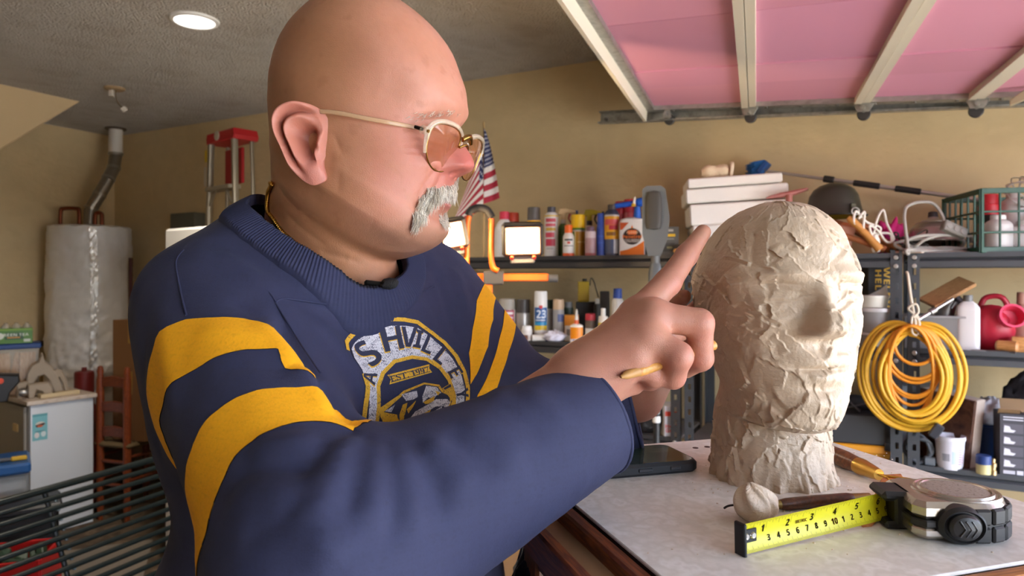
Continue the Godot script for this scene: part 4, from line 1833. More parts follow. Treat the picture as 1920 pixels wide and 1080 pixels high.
	for e in [[sleeve, 0, STRIPES], [sleeve2, 1, STRIPES]]:
		var left: PackedInt32Array = e[0]
		for c in e[2]:
			var s: PackedFloat32Array = m[e[1]].duplicate()
			for i in s.size(): s[i] -= c
			var keep := [m[0], m[1], m[2]]
			r = cut(P, left, s, keep)
			(bands if (plain.size() + bands.size()) % 5 in [1, 3] else plain).append(r[0])
			left = r[1]
			P = r[2]
			m = r[4]
		plain.append(left)
	var allf := PackedInt32Array()
	for x in [trunk_f] + bands + plain: allf.append_array(x)
	var n := normals_of(P, allf)
	var navy := cloth("292d4c", 101)
	var gold := cloth("fbb000", 102)
	for i in P.size(): P[i] -= shift
	var jb := part("jersey", take(P, n, trunk_f), navy, who, "navy jersey body")
	for i in plain.size():
		if plain[i].size(): part("sleeve_panel", take(P, n, plain[i]), navy, jb)
	for i in bands.size():
		var bb := take(P, n, bands[i])
		for k in bb.v.size(): bb.v[k] += bb.n[k] * 0.0006
		part("sleeve_stripe", bb, gold, jb, "golden yellow sleeve stripe")
	for e in [[jo.wn, w1, near, 0.05], [jo.wf, w2, far, 0.052]]:
		var ring := []
		var sx: Vector3 = e[1].cross(U).normalized()
		var sy: Vector3 = sx.cross(e[1])
		for k in 48:
			var a := TAU * k / 48
			var d := sx * cos(a) + sy * sin(a)
			var o: Vector3 = e[0]
			var rr := 0.02
			for it in 30:
				rr -= f.val(o + d * rr, f.all) * 0.8
			ring.append(o + d * (rr - 0.001))
		var hb := Mb.new()
		hb.tube(ring, 0.0022, 8, true)
		var inner := []
		var b2 := Mb.new()
		b2.sheet(48, 4, func(u: float, v: float) -> Vector3:
			var k := int(u * 48) % 48
			return ring[k].lerp(e[0], 0.04 + 0.45 * v) - e[1] * (0.09 * v)
		, true, 1)
		for x in hb.v.size(): hb.v[x] -= shift
		for x in b2.v.size(): b2.v[x] -= shift
		part("cuff_hem", hb, navy, jb)
		part("cuff_lining", b2, navy, jb)
	for sm in [[[517, 567], [533, 561], [580, 566], [640, 574], [700, 572], [755, 560], [813, 538]], [[350, 592], [338, 540], [331, 492], [345, 470]], [[517, 567], [500, 545], [440, 500], [395, 470]], [[517, 569], [560, 640], [600, 700]]]:
		var sp := []
		for q in sm:
			var h := on_jersey(q[0], q[1])
			if h != Vector3.ZERO: sp.append(h + f.grad(h, f.all) * 0.0006 - shift)
		var sb := Mb.new()
		sb.tube(bez(sp, 60), 0.0009, 6)
		part("seam", sb, navy, jb)
	make_collar(f, nb, na, L, nN, navy, jb, shift)
	make_emblem(P, n, trunk_f, jb, shift)

const STRIPES := [0.0, 0.05, 0.09, 0.14]
const MARKS_NEAR := [[290, 653, 0.0], [310, 625, 0.0], [347, 600, 0.0], [400, 597, 0.0], [460, 597, 0.0], [520, 627, 0.0], [575, 690, 0.0], [533, 660, 0.05], [460, 657, 0.05], [380, 687, 0.05], [320, 747, 0.05], [300, 793, 0.05],
	[362, 845, 0.09], [407, 773, 0.09], [467, 740, 0.09], [540, 729, 0.09], [605, 738, 0.09], [640, 762, 0.09], [625, 793, 0.14], [573, 793, 0.14], [493, 820, 0.14], [440, 860, 0.14], [407, 927, 0.14], [386, 1005, 0.14],
	[330, 470, -0.10], [365, 445, -0.14], [400, 490, -0.10], [480, 545, -0.08], [300, 540, -0.06], [560, 900, 0.2], [500, 960, 0.2], [640, 860, 0.19]]
const MARKS_FAR := [[893, 564, 0.0], [885, 620, 0.0], [880, 660, 0.0], [925, 600, 0.05], [915, 650, 0.05], [895, 700, 0.05], [935, 640, 0.09], [920, 690, 0.09], [895, 740, 0.09], [953, 660, 0.14], [940, 700, 0.14], [915, 750, 0.14], [860, 540, -0.06], [990, 690, 0.22]]

const SEAM_NEAR := [[338, 470, 0.0], [400, 500, 0.0], [460, 560, 0.0], [525, 618, 0.0], [562, 662, 0.0], [582, 698, 0.0], [606, 728, 0.004], [634, 756, 0.0], [660, 790, 0.0], [602, 700, 0.02], [618, 722, 0.02], [400, 640, -0.06], [300, 600, -0.06], [480, 720, -0.05], [480, 800, -0.07], [330, 800, -0.07], [420, 960, -0.1], [560, 850, -0.07],
	[760, 880, -0.1], [900, 860, -0.12], [560, 560, 0.06], [620, 640, 0.06], [680, 720, 0.05], [500, 500, 0.05], [420, 430, 0.05], [740, 700, 0.1]]
const SEAM_FAR := [[866, 540, 0.0], [874, 600, 0.0], [878, 660, 0.0], [880, 720, 0.0], [840, 560, 0.05], [845, 640, 0.05], [850, 720, 0.05], [930, 630, -0.05], [960, 690, -0.08], [915, 740, -0.05], [1000, 720, -0.1], [800, 520, 0.08]]

func through(marks: Array) -> Array:
	var pts := PackedVector3Array()
	var val := []
	for m in marks:
		var h := on_jersey(m[0], m[1])
		if h == Vector3.ZERO: continue
		pts.append(h)
		val.append(m[2])
	var n := pts.size()
	var N := n + 4
	var A := []
	for i in N:
		var row := PackedFloat64Array()
		row.resize(N + 1)
		if i < n:
			for j in n: row[j] = (pts[i] - pts[j]).length()
			row[i] -= 0.0015
			row[n] = 1.0
			row[n + 1] = pts[i].x
			row[n + 2] = pts[i].y
			row[n + 3] = pts[i].z
			row[N] = val[i]
		else:
			for j in n: row[j] = 1.0 if i == n else pts[j][i - n - 1]
		A.append(row)
	for c in N:
		var best := c
		for r in range(c, N):
			if absf(A[r][c]) > absf(A[best][c]): best = r
		var tmp = A[c]
		A[c] = A[best]
		A[best] = tmp
		for r in N:
			if r == c or absf(A[r][c]) < 1e-14: continue
			var k: float = A[r][c] / A[c][c]
			for q in range(c, N + 1): A[r][q] -= k * A[c][q]
	var w := PackedFloat32Array()
	for i in N: w.append(A[i][N] / A[i][i])
	return [pts, w]

func along(p: Vector3, fit: Array) -> float:
	var pts: PackedVector3Array = fit[0]
	var w: PackedFloat32Array = fit[1]
	var n := pts.size()
	var t := w[n] + w[n + 1] * p.x + w[n + 2] * p.y + w[n + 3] * p.z
	for i in n: t += w[i] * (p - pts[i]).length()
	return t
const JERSEY_FOLDS := [
	[430, 560, 560, 650, -0.004, 0.010], [350, 470, 520, 545, 0.003, 0.010], [380, 450, 560, 540, -0.0025, 0.009], [470, 440, 640, 560, 0.003, 0.011], [410, 470, 560, 600, 0.0025, 0.008],
	[520, 600, 600, 710, -0.010, 0.010], [600, 710, 668, 795, -0.012, 0.011], [490, 590, 560, 690, 0.006, 0.011], [560, 690, 625, 775, 0.006, 0.011], [590, 600, 690, 760, 0.005, 0.012], [640, 590, 700, 700, -0.003, 0.010],
	[668, 800, 560, 900, -0.006, 0.010], [660, 815, 600, 960, 0.006, 0.012], [690, 815, 650, 960, -0.007, 0.011], [700, 830, 690, 1000, 0.006, 0.012], [725, 835, 730, 1010, -0.007, 0.011], [745, 840, 770, 1000, 0.005, 0.012], [770, 835, 830, 960, -0.005, 0.011],
	[790, 830, 880, 920, 0.0045, 0.012], [830, 815, 930, 890, -0.0035, 0.011], [870, 790, 980, 860, 0.003, 0.012], [930, 760, 1020, 830, -0.0025, 0.010], [985, 730, 1060, 800, 0.0025, 0.010],
	[470, 850, 600, 830, 0.004, 0.012], [440, 890, 580, 880, -0.005, 0.012], [430, 930, 560, 930, 0.004, 0.013], [450, 1000, 600, 1000, -0.004, 0.015], [560, 950, 640, 1060, 0.005, 0.015], [800, 980, 1000, 900, 0.003, 0.018], [900, 930, 1070, 860, -0.002, 0.015],
	[300, 560, 330, 780, 0.003, 0.012], [270, 640, 300, 860, -0.004, 0.013], [420, 690, 560, 700, -0.003, 0.010], [370, 620, 500, 640, 0.002, 0.010],
	[760, 560, 720, 640, 0.002, 0.010], [820, 520, 860, 640, -0.003, 0.010], [850, 500, 880, 600, 0.003, 0.010], [900, 600, 900, 700, 0.003, 0.008], [920, 640, 915, 730, -0.003, 0.008], [960, 670, 930, 760, 0.003, 0.009],
	[1072, 690, 1108, 790, -0.0014, 0.0028], [1108, 790, 1102, 920, -0.0014, 0.0028]]


var neck_table := []
func neck_edge(a: float, b: float) -> float:
	var t := atan2(a, b)
	var m := neck_table.size()
	for i in m:
		var e = neck_table[i]
		var g = neck_table[(i + 1) % m]
		var t1: float = g[0] if i < m - 1 else g[0] + TAU
		var tt := t if t >= e[0] or i < m - 1 else t + TAU
		if tt >= e[0] and tt <= t1:
			return Vector2(a, b).length() - lerpf(e[1], g[1], (tt - e[0]) / (t1 - e[0]))
	return Vector2(a, b).length() - 0.08

func set_neck(nb: Vector3, L: Vector3, nN: Vector3) -> void:
	for q in [[464, 391], [484, 408], [511, 430], [541, 451], [573, 471], [613, 498], [650, 526], [676, 541], [697, 546], [720, 540], [738, 528]]:
		var h := on_jersey(q[0], q[1]) - nb
		neck_table.append([atan2(h.dot(L), h.dot(nN)), Vector2(h.dot(L), h.dot(nN)).length()])
	neck_table.sort_custom(func(x, y): return x[0] < y[0])
	var a1: float = neck_table[-1][0]
	var a0: float = neck_table[0][0]
	var r1: float = neck_table[-1][1]
	var r0: float = neck_table[0][1]
	var gap := TAU - (a1 - a0)
	for k in range(1, 12):
		var t := k / 12.0
		var w := sin(PI * t)
		var a := a1 + gap * t
		neck_table.append([a, lerpf(lerpf(r1, r0, t), 0.080, minf(1.0, w * 1.6))])
	for e in neck_table: e[0] = wrapf(e[0], -PI, PI)
	neck_table.sort_custom(func(x, y): return x[0] < y[0])


func make_collar(f: Field, nb: Vector3, na: Vector3, L: Vector3, nN: Vector3, m: Material, jb: Node3D, shift: Vector3) -> void:
	var edge := []
	for k in 96:
		var t := TAU * k / 96
		var d := Vector2(sin(t), cos(t))
		var r := 0.02
		while neck_edge(d.x * r, d.y * r) < 0.0 and r < 0.3: r += 0.0008
		edge.append(d * r)
	var b := Mb.new()
	var drop := func(q: Vector2, up: float) -> Vector3:
		var o: Vector3 = nb + L * q.x + nN * q.y + na * 0.25
		var h := f.hit(o, -na)
		if h == Vector3.ZERO: h = nb + L * q.x + nN * q.y
		return h + f.grad(h, f.all) * up
	var inner := []
	var outer := []
	for q in edge:
		inner.append(drop.call(q, 0.0))
		outer.append(drop.call(q * (1.0 + 0.024 / q.length()), 0.0))
	var prof := [[0.0, -0.006], [-0.02, 0.0045], [0.12, 0.0058], [0.5, 0.0058], [0.9, 0.0050], [1.0, 0.0026], [1.03, -0.002]]
	b.sheet(1152, prof.size() - 1, func(u: float, v: float) -> Vector3:
		var x := u * 96.0
		var i := int(x) % 96
		var k := x - floorf(x)
		var j: int = roundi(v * (prof.size() - 1))
		var pi: Vector3 = inner[i].lerp(inner[(i + 1) % 96], k)
		var po: Vector3 = outer[i].lerp(outer[(i + 1) % 96], k)
		var up := na * 0.9 + (po - pi).normalized() * 0.15
		return pi.lerp(po, prof[j][0]) + up.normalized() * (prof[j][1] + (0.0005 * sin(u * TAU * 190.0) if j > 0 and j < 5 else 0.0)) - shift
	, true, 1)
	for i in b.n.size():
		if b.n[i].dot(na) < -0.2: pass
	part("ribbed_collar", b, m, jb)

func cloth(hex: String, seed_: int) -> StandardMaterial3D:
	var m := rich(hex, 0.85, 60.0, 0.012, fine_bump, ntex(0.01, seed_, ["f0f0f0", "ffffff", "e6e6e6"], 256))
	m.rim_enabled = true
	m.rim = 0.1
	m.rim_tint = 0.6
	return m


class Paint:
	var im: Image
	func _init(w: int, h: int, back: Color) -> void:
		im = Image.create_empty(w, h, false, Image.FORMAT_RGBA8)
		im.fill(back)
	func rect(x: float, y: float, w: float, h: float, c: Color) -> void:
		im.fill_rect(Rect2i(roundi(x), roundi(y), maxi(1, roundi(w)), maxi(1, roundi(h))), c)
	func poly(p: Array, c: Color) -> void:
		var lo := 1e9
		var hi := -1e9
		for q in p:
			lo = minf(lo, q.y)
			hi = maxf(hi, q.y)
		for y in range(maxi(0, int(lo)), mini(im.get_height() - 1, int(hi) + 1) + 1):
			var yy := y + 0.5
			var xs := []
			for i in p.size():
				var a: Vector2 = p[i]
				var b: Vector2 = p[(i + 1) % p.size()]
				if (a.y <= yy) != (b.y <= yy):
					xs.append(a.x + (b.x - a.x) * (yy - a.y) / (b.y - a.y))
			xs.sort()
			for k in range(0, xs.size() - 1, 2):
				var x0 := roundi(xs[k])
				var x1 := roundi(xs[k + 1])
				if x1 > x0: im.fill_rect(Rect2i(x0, y, x1 - x0, 1), c)
	func line(p: Array, w: float, c: Color) -> void:
		for i in p.size() - 1:
			var d: Vector2 = (p[i + 1] - p[i]).normalized()
			var s := Vector2(-d.y, d.x) * w / 2
			poly([p[i] + s - d * w * 0.2, p[i + 1] + s + d * w * 0.2, p[i + 1] - s + d * w * 0.2, p[i] - s - d * w * 0.2], c)
	func oval(x: float, y: float, rx: float, ry: float, c: Color) -> void:
		var p := []
		for k in 40: p.append(Vector2(x + cos(TAU * k / 40) * rx, y + sin(TAU * k / 40) * ry))
		poly(p, c)
	func text(b: Mb, c: Color, f: Callable) -> void:
		for k in range(0, b.ix.size(), 3):
			if absf(b.n[b.ix[k]].z) < 0.5 or b.n[b.ix[k]].z < 0.0: continue
			var t := []
			for q in 3: t.append(f.call(b.v[b.ix[k + q]]))
			poly(t, c)
	func words(b: Mb, x: float, y: float, h: float, c: Color, turn := 0.0, stretch := 1.0) -> void:
		text(b, c, func(q: Vector3) -> Vector2: return Vector2(x, y) + Vector2(q.x * h * stretch, -q.y * h).rotated(turn))
	func tex() -> ImageTexture:
		im.generate_mipmaps()
		return ImageTexture.create_from_image(im)

func printed(p: Paint, rough := 0.5) -> StandardMaterial3D:
	var m := StandardMaterial3D.new()
	m.albedo_texture = p.tex()
	m.roughness = rough
	return m

func make_emblem(P: PackedVector3Array, n: PackedVector3Array, faces: PackedInt32Array, jb: Node3D, shift: Vector3) -> void:
	var S := 0.75
	var none := Color(0.2, 0.22, 0.32, 0.0)
	var p := Paint.new(int(1080 * S), int(1080 * S), none)
	var gold := Color("d9a62a")
	var pale := Color("d2cfd6")
	var navy := Color("262a44")
	var V := func(a: Array) -> Array:
		var o := []
		for q in a: o.append(Vector2(q[0], q[1]) * S)
		return o
	var outer := [[118, 350], [135, 290], [200, 222], [285, 165], [390, 128], [490, 128], [585, 142], [700, 215], [790, 290], [860, 400], [905, 520], [932, 650], [940, 800], [930, 1000]]
	var inner := [[318, 1000], [312, 720], [306, 600], [340, 512], [420, 432], [540, 402], [640, 420], [730, 490], [790, 580], [830, 700], [842, 850], [835, 1000]]
	var band := [[150, 400], [150, 340], [215, 265], [300, 205], [400, 170], [500, 168], [590, 182], [690, 248], [770, 325], [835, 420], [885, 540], [912, 660], [918, 1000]]
	var bi := inner.duplicate()
	bi.reverse()
	p.poly(V.call(band + bi + [[250, 1000], [240, 700], [210, 640], [195, 490]]), pale)
	p.line(V.call(outer), 30 * S, gold)
	p.line(V.call([[205, 520], [222, 600], [212, 700], [208, 850], [235, 950], [250, 1000]]), 38 * S, gold)
	p.line(V.call(inner), 26 * S, gold)
	p.line(V.call(band), 9 * S, navy)
	var word := "NASHVILLE"
	var spots := [[275, 640, -1.55], [245, 545, -1.25], [268, 372, -0.72], [408, 275, -0.22], [520, 262, 0.06], [585, 275, 0.22], [655, 315, 0.45], [745, 400, 0.75], [835, 530, 1.12]]
	var hs := [80, 90, 165, 150, 130, 120, 120, 120, 95]
	for i in range(1, word.length()):
		var b := letters(word[i], 1.0)
		p.words(b, spots[i][0] * S, spots[i][1] * S + 2, hs[i] * S * 1.15, gold, spots[i][2], 0.95)
		p.words(b, spots[i][0] * S + 2, spots[i][1] * S - 4, hs[i] * S * 1.12, navy, spots[i][2], 0.95)
	p.words(letters("Y", 1.0), 890 * S, 690 * S, 90 * S, navy, 1.4)
	p.poly(V.call([[366, 526], [655, 458], [650, 490], [668, 520], [378, 592], [386, 555]]), gold)
	p.line(V.call([[378, 540], [648, 475]]), 4 * S, navy)
	p.line(V.call([[388, 577], [655, 512]]), 4 * S, navy)
	p.words(letters("EST. 1997", 1.0, 0.001, true, "Droid Serif"), 516 * S, 527 * S, 40 * S, navy, -0.23, 1.05)
	p.poly(V.call([[322, 745], [440, 668], [470, 640], [610, 590], [718, 612], [748, 655], [805, 690], [812, 752], [786, 806], [720, 870], [640, 960], [420, 960], [330, 800]]), gold)
	p.poly(V.call([[350, 775], [445, 690], [480, 655], [612, 604], [706, 624], [738, 668], [796, 700], [802, 748], [778, 800], [700, 860], [640, 940], [480, 940], [440, 800]]), navy)
	p.poly(V.call([[455, 665], [560, 645], [570, 690], [540, 705], [490, 712]]), pale)
	p.poly(V.call([[625, 615], [700, 628], [735, 672], [700, 690], [690, 705], [640, 700], [606, 735], [600, 690]]), pale)
	p.poly(V.call([[608, 730], [690, 690], [682, 740], [625, 745]]), gold)
	p.poly(V.call([[690, 655], [728, 668], [712, 690]]), gold)
	p.poly(V.call([[640, 750], [700, 715], [780, 720], [806, 745], [780, 798], [760, 770], [700, 768], [640, 800], [560, 830], [530, 900], [520, 850], [560, 790]]), pale)
	p.poly(V.call([[470, 735], [500, 725], [490, 830], [510, 940], [480, 940], [455, 800]]), gold)
	p.poly(V.call([[500, 770], [560, 712], [545, 750], [515, 800]]), gold)
	p.poly(V.call([[560, 840], [670, 785], [640, 860], [560, 930], [540, 890]]), gold)
	p.poly(V.call([[690, 800], [745, 770], [750, 800], [720, 860], [640, 930], [650, 880]]), pale)
	p.poly(V.call([[580, 880], [640, 850], [620, 880], [590, 900]]), navy)
	p.poly(V.call([[345, 800], [430, 800], [480, 870], [490, 950], [420, 950]]), gold)
	p.poly(V.call([[355, 770], [420, 730], [400, 780]]), pale)
	p.poly(V.call([[740, 640], [810, 600], [836, 690], [838, 790], [780, 840], [740, 870], [800, 800], [818, 740]]), gold)
	p.poly(V.call([[748, 640], [800, 612], [806, 632], [758, 652]]), navy)
	p.poly(V.call([[755, 830], [835, 795], [836, 815], [750, 855]]), navy)
	var w1 := noise(0.11, 111)
	var w2 := noise(0.02, 112)
	for y in p.im.get_height():
		for x in p.im.get_width():
			var c := p.im.get_pixel(x, y)
			if c.a < 0.5: continue
			var k := w1.get_noise_2d(x * 2.6, y * 0.7) + 0.35 * w2.get_noise_2d(x, y)
			if k > (0.27 if c.b > 0.5 else 0.42):
				p.im.set_pixel(x, y, Color(0.16, 0.175, 0.27, 1.0))
	var m := printed(p, 0.8)
	m.transparency = BaseMaterial3D.TRANSPARENCY_ALPHA_SCISSOR
	m.alpha_scissor_threshold = 0.5
	m.texture_repeat = false
	var c0 := on_jersey(765, 715)
	var g := jersey.grad(c0, jersey.all)
	var ex := Vector3.UP.cross(g).normalized()
	var ey := g.cross(ex)
	var pr := func(u: float, v: float) -> Vector2:
		var o := Vector3(0, EYE, 0)
		var d := (at(u, v, 1.0) - o).normalized()
		var h := o + d * ((c0 - o).dot(g) / d.dot(g))
		return Vector2((h - c0).dot(ex), (h - c0).dot(ey))
	var a0: Vector2 = pr.call(690, 640)
	var ax: Vector2 = pr.call(840, 640) - a0
	var ay: Vector2 = pr.call(690, 790) - a0
	var inv := Transform2D(ax / 0.5, ay / 0.5, a0 - ax * (70.0 / 150.0) - ay * (80.0 / 150.0)).affine_inverse()
	var b := Mb.new()
	var map_ := {}
	for k in range(0, faces.size(), 3):
		var ok := true
		var mid := (P[faces[k]] + P[faces[k + 1]] + P[faces[k + 2]]) / 3.0 + shift
		if (mid - c0).length() > 0.2 or n[faces[k]].dot(g) < 0.1: continue
		var uv: Vector2 = inv * Vector2((mid - c0).dot(ex), (mid - c0).dot(ey))
		if uv.x < 0.06 or uv.x > 0.92 or uv.y < 0.06 or uv.y > 0.95: continue
		for q in 3:
			var i := faces[k + q]
			if not map_.has(i):
				map_[i] = b.v.size()
				b.v.append(P[i] + n[i] * 0.0007)
				b.n.append(n[i])
				var w := P[i] + shift - c0
				b.uv.append(inv * Vector2(w.dot(ex), w.dot(ey)))
				b.c.append(Color.WHITE)
			b.ix.append(map_[i])
	part("chest_crest", b, m, jb, "worn white and gold crest print")

func make_glasses() -> void:
	var o := thing("eyeglasses", "clear framed browline eyeglasses with amber tinted lenses on the man's nose", "eyeglasses", xf(on_lateral(833, 276, -0.034)))
	var org := o.position
	var clear := milky("f0e2c8", 0.30, 0.12)
	clear.metallic_specular = 0.9
	var gold := mat("a88446", 0.25, 1.0)
	var tint := glass("9a5226", 0.42)
	var ga := deg_to_rad(HEAD_YAW + 9.0)
	var gf := Vector3(cos(ga), 0, sin(ga))
	var gl := Vector3(sin(ga), 0, -cos(ga))
	var upl := (Vector3.UP * cos(0.36) + gf * sin(0.36)).normalized()
	for s in [-1.0, 1.0]:
		var cpos := on_lateral(833, 276, -0.034)
		if s > 0:
			cpos += gl * 0.068
		var wrap := deg_to_rad(8.0)
		var a: Vector3 = (gl * cos(wrap) - gf * s * sin(wrap)).normalized()
		var nrm := a.cross(upl).normalized()
		if nrm.dot(gf) < 0: nrm = -nrm
		var ring := []
		for k in 56:
			var t := TAU * k / 56
			var ct := cos(t)
			var st := sin(t)
			var q := Vector2(signf(ct) * pow(absf(ct), 0.82) * 0.0255, signf(st) * pow(absf(st), 0.86 if st < 0.0 else 0.7) * (0.0235 if st < 0.0 else 0.021))
			q.x *= 1.0 + 0.17 * st        # wider at the top
			q.x += s * 0.002 * st
			ring.append(cpos + a * q.x + upl * q.y - nrm * (q.x * q.x * 3.0))
		var lens := Mb.new()
		lens.sheet(56, 8, func(u: float, v: float) -> Vector3:
			var e: Vector3 = ring[int(round(u * 56)) % 56]
			return cpos.lerp(e, v) + nrm * 0.0022 * (1.0 - v * v) - org
		, true, 1)
		part("lens", lens, tint, o)
		var rim := Mb.new()
		rim.tube(ring, 0.0009, 8, true)
		for i in rim.v.size(): rim.v[i] -= org
		part("rim", rim, gold, o)
		var br := Mb.new()
		var pts := []
		var rad := []
		for k in range(-3, 32):
			var e: Vector3 = ring[(k + 56) % 56]
			pts.append(e + (e - cpos).normalized() * 0.0022)
			rad.append(0.0027 if k > 0 and k < 28 else 0.0016)
		br.tube(pts, rad, 10, false, 0.8)
		for i in br.v.size(): br.v[i] -= org
		part("brow_piece", br, clear, o)
		var hinge: Vector3 = ring[3 if s > 0 else 25] + a * s * 0.005
		var hb := Mb.new()
		hb.box(Transform3D(Basis(a, upl, nrm), hinge - nrm * 0.003 - org), Vector3(0.006, 0.008, 0.009), 0.002)
		part("hinge_block", hb, clear, o)
		var stud := Mb.new()
		stud.cyl(hinge + nrm * 0.001 - org, hinge + nrm * 0.0026 - org, 0.0016, 10)
		part("rivet", stud, gold, o)
		var tp := []
		for q in [[788, 243], [740, 234], [690, 223], [640, 213], [604, 210]]:
			var h := on_head(q[0], q[1])
			var l := (h - hc).dot(hl)
			h += hl * (-0.0045)
			if s > 0:
				h -= hl * (2.0 * (h - hc).dot(hl))
			tp.append(h)
		tp.push_front(hinge - nrm * 0.006)
		var tm := Mb.new()
		tm.tube(bez(tp, 40), 0.0021, 8, false, 0.45, -hl)
		for i in tm.v.size(): tm.v[i] -= org
		part("temple", tm, milky("d9b48c", 0.5, 0.2), o)
		var core := Mb.new()
		core.tube([hinge - nrm * 0.005 - org, hinge - nrm * 0.013 - a * s * -0.001 - org], 0.0018, 8)
		part("hinge", core, mat("2c2826", 0.3, 0.9), o)
	var cn := on_lateral(833, 276, -0.034)
	var brg := Mb.new()
	var m := cn + gl * 0.034 + gf * 0.0035
	brg.tube(bez([m - gl * 0.010 + upl * 0.012, m + upl * 0.0165 + gf * 0.002, m + gl * 0.010 + upl * 0.012], 14), 0.0028, 10)
	brg.tube(bez([m - gl * 0.010 + upl * 0.004, m + upl * 0.008 + gf * 0.002, m + gl * 0.010 + upl * 0.004], 14), 0.0012, 8)
	for i in brg.v.size(): brg.v[i] -= org
	part("bridge", brg, gold, o)
	for s in [-1.0, 1.0]:
		var pad := Mb.new()
		var x := xf(m + gl * s * 0.010 - gf * 0.004 - upl * 0.004 - org)
		x.basis = x.basis.scaled(Vector3(0.6, 1.4, 0.6))
		pad.lathe(x, [Vector2(0, -0.003), Vector2(0.002, -0.002), Vector2(0.003, 0), Vector2(0.002, 0.002), Vector2(0, 0.003)], 10)
		part("nose_pad", pad, clear, o)

func on_lateral(u: float, v: float, l: float) -> Vector3:
	var e := Vector3(0, EYE, 0)
	var d := (at(u, v, 1.0) - e).normalized()
	return e + d * ((hc + hl * l - e).dot(hl) / d.dot(hl))

func make_chain() -> void:
	var pts := []
	for q in [[510, 346], [502, 360], [500, 376], [504, 394], [514, 412], [530, 430], [552, 450], [582, 474]]:
		var h := on_head(q[0], q[1])
		var i := head_find.find(q[0], q[1], EYE, F)
		pts.append(h + head_n[i] * 0.0022)
	var back := []
	for k in 5:
		var l := -0.055 + 0.0275 * k
		var b0: Vector3 = pts[0]
		back.append(hp((b0 - hc).dot(hf) - 0.012 * cos(l * 20.0), (b0 - hc).y + 0.002, l + 0.02))
	back.reverse()
	var path := bez(back + pts, 240)
	var org: Vector3 = pts[4]
	var o := thing("necklace", "thin twisted gold rope chain round the man's neck above the collar", "necklace", xf(org))
	for s in 2:
		var b := Mb.new()
		var hel := []
		for i in path.size() * 2 - 2:
			var p: Vector3 = path[i / 2] if i % 2 == 0 else (path[i / 2] + path[i / 2 + 1]) / 2
			var d: Vector3 = (path[mini(i / 2 + 1, path.size() - 1)] - path[maxi(i / 2 - 1, 0)]).normalized()
			var e1 := d.cross(Vector3.UP).normalized()
			var e2 := d.cross(e1)
			var a := i * 0.55 + PI * s
			hel.append(p + (e1 * cos(a) + e2 * sin(a)) * 0.0011 - org)
		b.tube(hel, 0.00125, 6)
		part("strand", b, mat("b98a3a", 0.3, 1.0), o)
	var mp := on_jersey(716, 540)
	var g := jersey.grad(mp, jersey.all)
	mp += g * 0.010
	var t := thing("microphone", "small black clip-on microphone at the point of the jersey collar", "microphone", xf(mp))
	var side := (at(740, 545, 1.0) - at(700, 540, 1.0)).normalized()
	var mb := Mb.new()
	var bx := Transform3D(Basis(g.cross(side).normalized(), side, -g), Vector3.ZERO)
	mb.lathe(bx, [Vector2(0, -0.006), Vector2(0.0045, -0.005), Vector2(0.0062, -0.001), Vector2(0.0062, 0.005), Vector2(0.004, 0.009), Vector2(0, 0.010)], 20)
	part("capsule", mb, rich("1c1b1c", 0.8, 60, 0.05), t)
	var cb := Mb.new()
	cb.box(Transform3D(Basis(side, Vector3.UP, g), -side * 0.012 - g * 0.004), Vector3(0.016, 0.005, 0.004), 0.001)
	part("clip", cb, mat("161616", 0.35), t)

func stand(u: float, t: float, y: float, turn := 0.0) -> Transform3D:
	var p := on_t(u, 500.0, t)
	p.y = y
	return xf(p, atan2(-p.x, -p.z) + turn)

func px(x: Transform3D) -> float:      # metres per pixel there
	return -x.origin.z / F

func top_of(x: Transform3D, v: float) -> float:   # height over the base of picture row v
	return EYE + (520.0 - v) * px(x) - x.origin.y

func label_sheet(r: float, y0: float, y1: float, arc := 2.8, sz := 1.0) -> Mb:
	var b := Mb.new()
	b.sheet(20, 1, func(u: float, v: float) -> Vector3:
		var a := (u - 0.5) * arc
		return Vector3(sin(a) * r, lerpf(y1, y0, v), cos(a) * r * sz)
	, false, 1)
	if b.n[10].z < 0:
		for i in b.n.size(): b.n[i] = -b.n[i]
		for k in range(0, b.ix.size(), 3):
			var s := b.ix[k + 1]
			b.ix[k + 1] = b.ix[k + 2]
			b.ix[k + 2] = s
	return b

